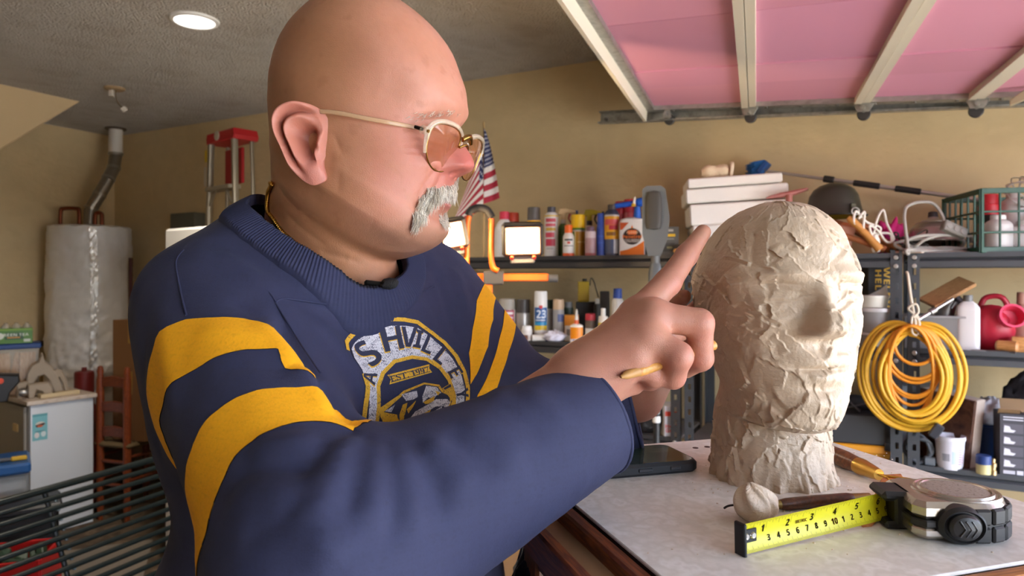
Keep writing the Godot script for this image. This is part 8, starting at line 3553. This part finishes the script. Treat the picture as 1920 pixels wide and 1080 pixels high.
	t = thing("bottle_pack", "green wrapped pack of clear plastic bottles on the blue lid", "bottle pack", kx.translated_local(Vector3(-6 * k, 0, 0)))
	var p2 := Paint.new(256, 128, Color("4a7a1e"))
	p2.rect(0, 0, 256, 14, Color("7aa02c"))
	p2.rect(92, 34, 110, 60, Color("1f4a22"))
	p2.oval(62, 62, 26, 28, Color("ccd2c4"))
	p2.rect(0, 20, 30, 108, Color("b8b0a4"))
	p2.poly([Vector2(6, 128), Vector2(20, 46), Vector2(34, 46), Vector2(44, 128)], Color("c85a2a"))
	p2.words(letters("GREEN TEA", 1.0), 146, 54, 24, Color("d8dcc8"))
	p2.rect(106, 72, 76, 10, Color("d08a2a"))
	p2.rect(204, 92, 40, 24, Color("c8ccc0"))
	b = Mb.new()
	b.box(xf(Vector3(0, 14 * k, 0)), Vector3(66 * k, 28 * k, 0.14), 0.004)
	part("wrap", b, mat("4a7a1e", 0.35), t)
	b = Mb.new()
	b.box(xf(Vector3(0, 14 * k, 0.0708)), Vector3(65 * k, 27 * k, 0.001))
	part("wrap_print", b, printed(p2, 0.35), t)
	for i in 4:
		b = Mb.new()
		b.lathe(xf(Vector3((-24 + i * 16) * k, 28 * k, 0.02)), [Vector2(7 * k, 0), Vector2(6.5 * k, 4 * k), Vector2(3 * k, 8 * k), Vector2(3 * k, 10 * k), Vector2(0, 10 * k)], 14)
		part("bottle_top", b, milky("c8c0b0", 0.5, 0.15), t)
	var dp: Vector3 = x * up.call(6, 0, 0.10)
	t = thing("black_tool", "black power tool with an orange button at the far left of the cabinet top", "tool", facing(dp))
	b = Mb.new()
	b.prism(PackedVector2Array([Vector2(-40, 0), Vector2(10, 0), Vector2(14, 14), Vector2(24, 40), Vector2(22, 48), Vector2(-10, 50), Vector2(-40, 52)].map(func(q): return q * k) if false else PackedVector2Array([Vector2(-40, 0) * k, Vector2(6, 0) * k, Vector2(10, 16) * k, Vector2(24, 34) * k, Vector2(23, 46) * k, Vector2(-10, 50) * k, Vector2(-40, 52) * k])), xf(Vector3(0, 0, -0.05)), 0.1, 0.008)
	part("housing", b, mat("1c1b1c", 0.45), t)
	b = Mb.new()
	b.cyl(Vector3(-4 * k, 38 * k, 0.05), Vector3(-4 * k, 38 * k, 0.058), 5 * k, 16, -1, 0.001)
	part("button", b, mat("d8441e", 0.4), t)
	b = Mb.new()
	b.lathe(xf(Vector3(22 * k, 14 * k, 0.03), 0, 0, -PI / 2), [Vector2(0, 0), Vector2(6 * k, 0), Vector2(7 * k, 8 * k), Vector2(4 * k, 14 * k), Vector2(0, 15 * k)], 16)
	part("chuck", b, mat("8a8680", 0.3, 0.8), t)
	var cp := at(8, 860, 3.62)
	kx = facing(ground_of(cp))
	k = 3.62 / F
	t = thing("storage_bin", "clear storage bin with a bright blue lid at the far left behind the bench", "bin", kx)
	var top := cp.y
	b = Mb.new()
	b.box(xf(Vector3(0, (top - 0.06) / 2, 0)), Vector3(74 * k, top - 0.06, 0.3), 0.012)
	part("tub", b, milky("a8b0b8", 0.45, 0.25), t)
	b = Mb.new()
	b.box(xf(Vector3(0, top - 0.03, 0)), Vector3(80 * k, 0.055, 0.33), 0.012)
	part("lid", b, mat("1f5490", 0.4), t)
	for q in [[0.06, "c8c6c8", 0.05], [0.14, "b8926a", 0.06], [0.24, "8c8a90", 0.12]]:
		b = Mb.new()
		b.box(xf(Vector3(0, top - 0.06 - q[0], 0.02)), Vector3(60 * k, q[2], 0.22), 0.004)
		part("stored_item", b, mat(q[1], 0.7), t)
	var wr := thing("yellow_tool", "yellow and grey hand tool lying on the bright blue bin lid", "tool", Transform3D(kx.basis, kx * Vector3(22 * k, top - 0.002, 0.08)))
	b = Mb.new()
	b.box(xf(Vector3(0, 0.012, 0)), Vector3(0.07, 0.022, 0.03), 0.006)
	part("handle", b, mat("c8a02c", 0.45), wr)
	b = Mb.new()
	b.cyl(Vector3(-0.08, 0.012, 0), Vector3(-0.03, 0.012, 0), 0.011, 12, 0.008)
	part("shaft", b, mat("4a4c50", 0.45), wr)

func build_bench() -> void:
	var d := Vector3(0.388, 0, -0.922)
	var side := Vector3(0.922, 0, 0.388)      # towards the man
	var o := Vector3(-1.795, 0.68, -2.4)
	var t := thing("bench", "dark green metal bench of many thin slats at the lower left", "bench", xf(ground_of(o)))
	var green := mat("0b1716", 0.35, 0.1)
	var y0 := 0.68
	var P := func(s: float, i: float) -> Vector3:
		var back := minf(i, 13.0)
		var p := d * s + Vector3(0, y0 - 0.034 * back, 0) + side * (0.0150 * back)
		if i > 13.0: p += side * (0.036 * (i - 13.0)) - Vector3(0, 0.003 * (i - 13.0), 0)
		return p
	for i in 25:
		var b := Mb.new()
		var r := 0.0105 if i else 0.014
		b.tube([P.call(-0.75, i), P.call(0.2, i), P.call(0.8, i)], r, 8)
		part("slat" if i else "top_rail", b, green, t)
	for s in [-0.75, 0.16, 0.8]:
		var b := Mb.new()
		var pts := []
		for i in range(0, 25):
			pts.append(P.call(s, i) - side * 0.012 - Vector3(0, 0.008, 0))
		b.tube(pts, 0.016, 4, false, 0.5)
		part("support_bar", b, mat("121a1a", 0.45), t)
		for i in range(1, 24):
			var cb := Mb.new()
			cb.box(Transform3D(Basis(d, Vector3.UP, side), P.call(s + 0.022, i) - Vector3(0, 0.010, 0)), Vector3(0.012, 0.010, 0.014), 0.002)
			part("slat_clip", cb, mat("7c8c90", 0.35, 0.6), t)
	for s in [-0.75, 0.8]:
		for i in [2.0, 23.5]:
			var b := Mb.new()
			var p: Vector3 = P.call(s, i)
			b.tube([Vector3(p.x, 0.0, p.z), p - Vector3(0, 0.01, 0)], 0.016, 10)
			part("leg", b, green, t)
	var rc := at(14, 1066, 2.95)
	var k := 2.95 / F
	var x := xf(Vector3(rc.x, 0, rc.z), 0.3)
	var c := thing("red_crate", "open red plastic crate of green and dark parts seen through the bench slats", "crate", x)
	var W := 0.32
	var H := rc.y + 0.07
	var D := 0.26
	for s in [[Vector3(0, H / 2, D / 2), Vector3(W, H, 0.012)], [Vector3(0, H / 2, -D / 2), Vector3(W, H, 0.012)], [Vector3(-W / 2, H / 2, 0), Vector3(0.012, H, D)], [Vector3(W / 2, H / 2, 0), Vector3(0.012, H, D)], [Vector3(0, 0.006, 0), Vector3(W, 0.012, D)]]:
		var b := Mb.new()
		b.box(xf(s[0]), s[1], 0.003)
		part("crate_side", b, mat("b01818", 0.4), c)
	var b2 := Mb.new()
	var rng := RandomNumberGenerator.new()
	rng.seed = 221
	for i in 18:
		b2.box(xf(Vector3(rng.randf_range(-0.12, 0.12), H - 0.05 + rng.randf_range(-0.02, 0.02), rng.randf_range(-0.09, 0.09)), rng.randf() * 3, rng.randf(), rng.randf()), Vector3(0.07, 0.03, 0.04), 0.004)
	part("stored_parts", b2, mat("2a4030", 0.5), c).set_meta("kind", "stuff")
	var m := Mb.new()
	var mp := at(150, 1030, 3.3)
	m.box(xf(Vector3(0, 0.004, 0)), Vector3(0.55, 0.008, 0.9), 0.002)
	solo("floor_mat", m, rich("7a7064", 0.9, 20, 0.1), "flat grey mat lying on the concrete floor behind the bench slats", "mat", xf(Vector3(mp.x, 0.0, mp.z), 0.4))
	var tc := at(40, 940, 3.35)
	var tt := thing("black_tote", "black plastic tote box behind the bench slats above the red crate", "tote", facing(ground_of(tc)))
	var tb := Mb.new()
	tb.box(xf(Vector3(0, tc.y / 2 - 0.01, 0)), Vector3(0.30, tc.y - 0.04, 0.22), 0.012)
	part("tub", tb, mat("16171a", 0.45), tt)
	tb = Mb.new()
	tb.box(xf(Vector3(0, tc.y - 0.02, 0)), Vector3(0.33, 0.035, 0.25), 0.010)
	part("lid", tb, mat("202226", 0.4), tt)

func build_table_things() -> void:
	var pc := Vector3(0.1136, TOP, -0.736)
	var px_ := Vector3(0.963, 0, -0.27)
	var x := Transform3D(Basis(px_, Vector3.UP, px_.cross(Vector3.UP)), pc)
	var t := thing("phone", "black phone in a rugged case lying face up behind the jersey cuff", "phone", x)
	var rr := PackedVector2Array()
	for q in [[1, 1], [-1, 1], [-1, -1], [1, -1]]:
		for i in 7:
			var a := atan2(q[1], q[0]) - PI / 4 + PI / 2 * i / 6.0
			rr.append(Vector2(q[0] * 0.066 + cos(a) * 0.012, q[1] * 0.026 + sin(a) * 0.012))
	var lie := Transform3D(Basis.from_euler(Vector3(-PI / 2, 0, 0)), Vector3.ZERO)
	var b := Mb.new()
	b.prism(rr, lie, 0.0125, 0.003)
	part("case", b, mat("1e2024", 0.5), t)
	b = Mb.new()
	var sm := PackedVector2Array()
	for q in rr: sm.append(q * Vector2(0.95, 0.90))
	b.prism(sm, lie.translated_local(Vector3(0, 0, 0.0118)), 0.0008, 0.0002)
	var p := Paint.new(256, 128, Color("3c4a44"))
	var rng := RandomNumberGenerator.new()
	rng.seed = 231
	for i in 26:
		p.oval(rng.randf() * 256, rng.randf() * 128, rng.randf_range(10, 50), rng.randf_range(6, 20), Color(["4a5a4c", "5c6a50", "2c3836", "6a6450", "3a4440"][rng.randi() % 5]))
	p.oval(110, 70, 16, 9, Color("2a5a9a"))
	p.poly([Vector2(180, 0), Vector2(256, 0), Vector2(256, 80), Vector2(200, 60)], Color("4a3a2c"))
	var sc := printed(p, 0.06)
	sc.uv1_scale = Vector3(1.0 / 0.15, 1.0 / 0.07, 1)
	sc.uv1_offset = Vector3(0.5, 0.5, 0)
	part("screen", b, sc, t)
	for i in 3:
		b = Mb.new()
		b.box(xf(Vector3(-0.02 + i * 0.034, 0.0065, 0.0382)), Vector3([0.012, 0.016, 0.012][i], 0.004, 0.002), 0.0008)
		part("side_button", b, mat("2c2f34", 0.45), t)

	var a := on_table(1540, 842, 0.010)
	var e := on_table(1648, 890, 0.009)
	var d := (e - a).normalized()
	t = thing("loop_tool", "wood handled loop tool with a brass ferrule lying behind the tape measure", "clay tool", xf(a))
	var brown := wood("4e2a14", "7a4826", 232, Vector3(30, 30, 30), 0.35)
	b = Mb.new()
	b.tube([Vector3.ZERO, d * 0.02, d * 0.045, d * 0.068], [0.0065, 0.009, 0.0095, 0.008], 16)
	part("handle", b, brown, t)
	b = Mb.new()
	var L := (e - a).length()
	b.tube([d * 0.066, d * 0.072, d * (L - 0.004), d * L], [0.0086, 0.0088, 0.0062, 0.0055], 18)
	part("ferrule", b, mat("c49a4a", 0.28, 1.0), t)
	b = Mb.new()
	var f := on_table(1712, 905, 0.006) - a
	var sd := d.cross(Vector3.UP).normalized()
	var l0 := d * L
	b.tube(bez([l0, l0.lerp(f, 0.3) + sd * 0.003, l0.lerp(f, 0.65) + sd * 0.010, f + sd * 0.006, f - sd * 0.004, l0.lerp(f, 0.65) - sd * 0.010, l0.lerp(f, 0.3) - sd * 0.003, l0], 50), 0.0013, 8)
	part("wire_loop", b, mat("c89a44", 0.25, 1.0), t)

	a = on_table(1462, 946, 0.0055)
	e = on_table(1598, 934, 0.0055)
	d = (e - a).normalized()
	L = (e - a).length()
	t = thing("needle_tool", "dark wooden double ended needle tool lying at the foot of the clay head", "clay tool", xf(a))
	b = Mb.new()
	b.tube([Vector3.ZERO, d * 0.006, d * L * 0.5, d * (L - 0.006), d * L], [0.0042, 0.0052, 0.0056, 0.0052, 0.0042], 14)
	part("handle", b, wood("40200f", "62351c", 233, Vector3(30, 30, 30), 0.35), t)
	b = Mb.new()
	b.tube([-d * 0.012, d * 0.001], [0.0032, 0.0042], 14)
	part("ferrule", b, mat("8a7446", 0.35, 0.9), t)
	b = Mb.new()
	b.tube([d * (L - 0.001), d * (L + 0.018)], [0.0043, 0.0034], 14)
	part("ferrule", b, mat("8a7446", 0.35, 0.9), t)
	b = Mb.new()
	b.tube(bez([d * (L + 0.017), d * (L + 0.03) + Vector3(0, 0.001, 0), d * (L + 0.042) + Vector3(0, 0.002, 0)], 10), [0.0012, 0.0012, 0.0012, 0.0011, 0.0010, 0.0010, 0.0009, 0.0009, 0.0008, 0.0007, 0.0006].slice(0, bez([Vector3.ZERO, Vector3.ONE, Vector3.ONE * 2], 10).size()), 8)
	part("needle", b, mat("3c3a38", 0.3, 0.9), t)
	b = Mb.new()
	b.tube(bez([-d * 0.011, -d * 0.03 + Vector3(0, 0.004, 0.004), -d * 0.048 + Vector3(0, 0.003, 0.0), -d * 0.052 + Vector3(0, -0.001, -0.006)], 16), 0.0010, 8)
	part("hook", b, mat("3c3a38", 0.3, 0.9), t)

	t = thing("wooden_rib", "thin red brown wooden modelling rib lying under the tape blade", "clay tool", xf(on_table(1650, 945, 0.0)))
	var pol := PackedVector2Array()
	var q0 := t.position
	for q in [[1655, 895], [1690, 893], [1700, 910], [1680, 940], [1655, 968], [1636, 988], [1616, 990], [1610, 980], [1626, 962], [1640, 930]]:
		var w := on_table(q[0], q[1]) - q0
		pol.append(Vector2(w.x, -w.z))
	b = Mb.new()
	b.prism(pol, lie, 0.003, 0.001, 1.2)
	part("blade", b, wood("9a5228", "c07840", 234, Vector3(20, 20, 4), 0.45), t)

	var lump := on_table(1418, 978, 0.0)
	var nz := noise(40.0, 235)
	b = Mb.new()
	b.sheet(110, 80, func(u: float, v: float) -> Vector3:
		var an := TAU * u
		var th := PI * v
		var s := sin(th)
		var y := 0.0165 * (1.0 - cos(th))
		var r := 0.0195 * s * (1.0 - 0.42 * smoothstep(0.35, 1.0, v))
		var ple := 0.0024 * sin(an * 6.0 + 2.0 * sin(v * 5.0)) * smoothstep(0.2, 0.75, v)
		var cleft := -0.006 * gauss(wrapf(an - 1.15, -PI, PI), 0.20) * smoothstep(0.1, 0.5, v)
		var rr2 := maxf(0.0, r + (ple + cleft) * s)
		return Vector3(cos(an) * rr2 * 1.05 - 0.006 * smoothstep(0.4, 1.0, v), maxf(0.0, y + 0.001 * nz.get_noise_3d(cos(an) * 10, v * 30, sin(an) * 10)), sin(an) * rr2 * 0.85)
	, true)
	solo("clay_lump", b, rich("cdb8a2", 0.55, 30, 0.04), "small pinched lump of beige clay before the head on the table", "clay lump", xf(lump, 0.3))

	b = Mb.new()
	rng.seed = 236
	for i in 110:
		var spot: Array = [[1520, 968, 26, 9], [1570, 915, 26, 7], [1330, 905, 30, 14], [1600, 860, 60, 20], [1450, 1000, 120, 40]][i % 5]
		var w := on_table(spot[0] + rng.randfn(0, spot[2]), clampf(spot[1] + rng.randfn(0, spot[3]), 850, 1040))
		var r := rng.randf_range(0.0003, 0.0012)
		b.lathe(xf(w, rng.randf() * 6.0), [Vector2(0, 0), Vector2(r, 0.0001), Vector2(r * 0.8, r * 0.8), Vector2(0, r)], 6, 1.0, rng.randf_range(0.4, 1.0))
	solo("clay_crumbs", b, mat("d8c4ae", 0.7), "scattered tiny crumbs of clay on the table top", "crumbs", Transform3D(), "", "stuff")
	for q in [[1304, 840], [1326, 838]]:
		b = Mb.new()
		b.cyl(Vector3(0, -0.0005, 0), Vector3(0, 0.0004, 0), 0.0035, 14)
		solo("screw_hole", b, mat("3a1c16", 0.8), "dark screw hole in the table top, %s one of two behind the phone" % ("left" if q[0] < 1310 else "right"), "hole", xf(on_table(q[0], q[1])))

	make_tape()
	a = at(1164, 707, 0.563)
	e = at(1338, 647, 0.612)
	d = (e - a).normalized()
	L = (e - a).length()
	t = thing("modelling_stick", "light wooden modelling stick gripped in the man's right fist", "clay tool", xf(a))
	b = Mb.new()
	b.tube([d * 0.018, d * 0.02, d * L * 0.5, d * L], [0.0045, 0.0052, 0.0052, 0.0046], 14)
	part("shaft", b, wood("b87a34", "d8a054", 237, Vector3(30, 30, 30), 0.4), t)
	b = Mb.new()
	b.tube([Vector3.ZERO, d * 0.006, d * 0.019], [0.0012, 0.0036, 0.0047], 12)
	part("pared_tip", b, mat("b98a4e", 0.5), t)
	var sk := at(1030, 1078, 0.80)
	sk.y = 0.0
	nz = noise(14.0, 238)
	b = Mb.new()
	b.sheet(70, 60, func(u: float, v: float) -> Vector3:
		var an := TAU * u
		var th := PI * v
		var w := Vector3(cos(an) * sin(th) * 0.085, 0.60 * (1.0 - cos(th)), sin(an) * sin(th) * 0.10)
		return w + Vector3(cos(an), 0.2, sin(an)) * (0.022 * nz.get_noise_3dv(w * Vector3(2.0, 1.2, 2.0)) + 0.01 * nz.get_noise_3dv(w * 5.0)) * sin(th)
	, true)
	solo("garbage_bag", b, mat("17171a", 0.16), "shiny black plastic garbage bag standing left of the modelling table", "bag", xf(sk))
	var cb := at(968, 1070, 1.12)
	crate_box("carton", "plain brown carton on the floor behind the black garbage bag", "carton", xf(ground_of(cb), 0.2), Vector3(0.16, cb.y + 0.02, 0.2), "7c5a38")

func make_tape() -> void:
	var c := on_table(1782, 962, 0.0)
	var bl := (on_table(1395, 1043) - on_table(1684, 985))
	var dx := -bl.normalized()            # from the hook to the body
	dx.y = 0
	dx = dx.normalized()
	var mouth := Vector3(0.3186, TOP + 0.0045, -0.5717)
	dx = dx.rotated(Vector3.UP, -0.53)
	var dz := dx.cross(Vector3.UP)
	var x := Transform3D(Basis(dx, Vector3.UP, dz), Vector3(mouth.x, TOP, mouth.z) + dx * 0.042 + dz * 0.006)
	var t := thing("tape_measure", "silver and black tape measure with its yellow blade pulled out on the table", "tape measure", x)
	var lie := Basis.from_euler(Vector3(-PI / 2, 0, 0))
	var chrome := rich("b4aca4", 0.26, 20, 0.01, null, null, 0.85)
	var rub := mat("1b1a1b", 0.55)
	var G := 0.037
	var shape := func(g: float) -> PackedVector2Array:
		var o := PackedVector2Array()
		for i in 37:
			var a := -PI * 0.62 + PI * 1.24 * i / 36.0
			o.append(Vector2(cos(a) * (G + g), sin(a) * (G + g)))
		o.append(Vector2(-0.028, G + g))
		o.append(Vector2(-0.042 - g, 0.027 + g))
		o.append(Vector2(-0.042 - g, -0.028 - g))
		o.append(Vector2(-0.035, -G - g))
		return o
	var H := 0.0305
	var b := Mb.new()
	b.prism(shape.call(0.0), Transform3D(lie, Vector3(0, 0.002, 0)), 0.0100, 0.003)
	part("lower_shell", b, chrome, t)
	b = Mb.new()
	b.prism(shape.call(0.0), Transform3D(lie, Vector3(0, 0.0165, 0)), H - 0.0165, 0.004)
	part("upper_shell", b, chrome, t)
	b = Mb.new()
	b.prism(shape.call(0.0010), Transform3D(lie, Vector3(0, 0.0115, 0)), 0.0055, 0.001)
	part("rubber_band", b, rub, t)
	b = Mb.new()
	b.lathe(xf(Vector3(0.003, H, 0)), [Vector2(0.0325, -0.001), Vector2(0.0315, 0.0012), Vector2(0.0300, 0.0012), Vector2(0.0290, 0.0002), Vector2(0.0278, 0.0004), Vector2(0.0268, 0.0022), Vector2(0.0250, 0.0022), Vector2(0.0240, 0.0010)], 56)
	part("face_ring", b, chrome, t)
	b = Mb.new()
	b.lathe(xf(Vector3(0.003, H, 0)), [Vector2(0.0240, 0.0012), Vector2(0.0225, 0.0020), Vector2(0, 0.0022)], 48)
	part("face_disc", b, rich("a39a94", 0.45, 40, 0.02, null, ntex(0.02, 241, ["4a4642", "d8d2cc", "ffffff", "ece6e0", "ffffff"], 256)), t)
	b = Mb.new()
	var bz := G
	var hx := Transform3D(Basis.from_euler(Vector3(PI / 2, 0, 0)), Vector3(-0.010, 0.0150, bz - 0.010))
	b.lathe(hx, [Vector2(0.0205, 0), Vector2(0.0195, 0.012), Vector2(0.0165, 0.0155), Vector2(0.0150, 0.0135), Vector2(0, 0.0135)], 40, 0.9, 0.74)
	part("button_housing", b, rub, t)
	b = Mb.new()
	b.lathe(hx, [Vector2(0.0138, 0.0130), Vector2(0.0136, 0.0165), Vector2(0.0115, 0.0190), Vector2(0.006, 0.0203), Vector2(0, 0.0207)], 40, 0.85, 0.74)
	var bt := part("lock_button", b, mat("262627", 0.4), t)
	for i in 3:
		b = Mb.new()
		b.tube([hx * Vector3(-0.0055 + i * 0.0042, 0.0202, -0.0060), hx * Vector3(-0.0020 + i * 0.0042, 0.0212 - 0.0003 * i, 0.0), hx * Vector3(-0.0055 + i * 0.0042, 0.0202, 0.0060)], 0.0006, 6)
		part("chevron", b, mat("4c4c4e", 0.4), bt)
	for j in 2:
		for i in 9:
			var a := -PI * 0.46 + PI * 0.92 * i / 8.0
			b = Mb.new()
			b.box(Transform3D(Basis.from_euler(Vector3(0, -a, 0)), Vector3(cos(a) * 0.0378, 0.0080 + j * 0.0135, -sin(a) * -0.0378)), Vector3(0.0045, 0.0122, 0.0128), 0.0015)
			part("grip_ridge", b, rub, t)
	b = Mb.new()
	b.box(xf(Vector3(-0.0450, H - 0.004, -0.004)), Vector3(0.024, 0.0080, 0.032), 0.003)
	part("top_bumper", b, rub, t)
	b = Mb.new()
	b.box(xf(Vector3(-0.0425, 0.0145, -0.003)), Vector3(0.010, 0.027, 0.030), 0.002)
	part("mouth", b, rub, t)
	b = Mb.new()
	b.box(xf(Vector3(-0.044, 0.0035, -0.003)), Vector3(0.022, 0.006, 0.030), 0.002)
	part("bottom_bumper", b, rub, t)
	var inv := x.affine_inverse()
	var p1 := inv * on_table(1395, 1042)
	var p0 := inv * mouth
	p1.y = 0.0006
	var d := (p1 - p0)
	var L := d.length()
	d = d.normalized()
	var up := (Vector3.UP - d * d.y).normalized()
	var nn := d.cross(up).normalized()
	if nn.z < 0: nn = -nn
	var W := 0.0215
	var Bp := func(s: float, h: float, off := 0.0) -> Vector3:
		var cup := 0.0030 * (1.0 - pow(2.0 * h - 1.0, 2.0))
		return p0 + d * s + up * (h * W) - nn * (cup + h * 0.0022 - off)
	b = Mb.new()
	b.sheet(40, 10, func(u: float, v: float) -> Vector3: return Bp.call(u * L, v, 0.00012), false, 1)
	b.sheet(40, 10, func(u: float, v: float) -> Vector3: return Bp.call(u * L, v, -0.00012), false, -1)
	part("blade", b, mat("d8cf1e", 0.4), t)
	var ink := Mb.new()
	var inkr := Mb.new()
	var tick := func(s: float, h0: float, h1: float, w: float):
		ink.poly([Bp.call(s - w, h0, 0.0004), Bp.call(s + w, h0, 0.0004), Bp.call(s + w, h1, 0.0004), Bp.call(s - w, h1, 0.0004)], Bp.call(s, (h0 + h1) / 2, -0.01))
	var inch := 0.0254
	var put := func(g: Mb, txt: String, s: float, h: float, size: float, slant: float):
		var lt := letters(txt, 1.0, 0.0001)
		for i in lt.v.size():
			var q := lt.v[i]
			g.v.append(Bp.call(s - (q.x + q.y * slant) * size, h + q.y * size / W, 0.0005))
			g.n.append(nn)
		g.uv.append_array(lt.uv)
		g.c.append_array(lt.c)
		var base := g.v.size() - lt.v.size()
		for i in lt.ix: g.ix.append(base + i)
	var n := int(L / inch * 16.0)
	for i in range(1, n + 1):
		var s := L - i * inch / 16.0
		if s < 0.002: continue
		var len := 0.34 if i % 16 == 0 else (0.24 if i % 8 == 0 else (0.18 if i % 4 == 0 else (0.13 if i % 2 == 0 else 0.09)))
		tick.call(s, 1.0 - len, 0.995, 0.00012)
	var m := int(L / 0.001)
	for i in range(1, m + 1):
		var s := L - i * 0.001
		if s < 0.002: continue
		tick.call(s, 0.005, 0.20 if i % 10 == 0 else (0.15 if i % 5 == 0 else 0.09), 0.00009)
	for i in range(1, 7):
		put.call(ink, str(i), L - i * inch + 0.0030, 0.68, 0.0052, 0.2)
	for i in range(3, 17):
		if i == 10: continue
		put.call(ink, str(i % 10), L - i * 0.01 + 0.0026, 0.33, 0.0043, 0.0)
	put.call(inkr, "10", L - 0.10 + 0.0026, 0.33, 0.0045, 0.0)
	put.call(inkr, "METRIC", L - 0.062, 0.62, 0.0024, 0.0)
	part("black_numerals", ink, mat("1c1a12", 0.5), t)
	part("red_numerals", inkr, mat("b83018", 0.5), t)
	b = Mb.new()
	b.box(Transform3D(Basis(d, up, nn), Bp.call(L + 0.001, 0.5, 0.002)), Vector3(0.003, W + 0.004, 0.011), 0.0008)
	b.box(Transform3D(Basis(d, up, nn), Bp.call(L - 0.007, 0.55, 0.0014)), Vector3(0.016, 0.010, 0.0014), 0.0005)
	var hk := part("end_hook", b, rub, t)
	for s in [0.0045, 0.0110]:
		b = Mb.new()
		var q: Vector3 = Bp.call(L - s, 0.55, 0.002)
		b.cyl(q, q + nn * 0.0013, 0.0027, 16, 0.0020)
		part("rivet", b, mat("d0ccc6", 0.25, 1.0), hk)
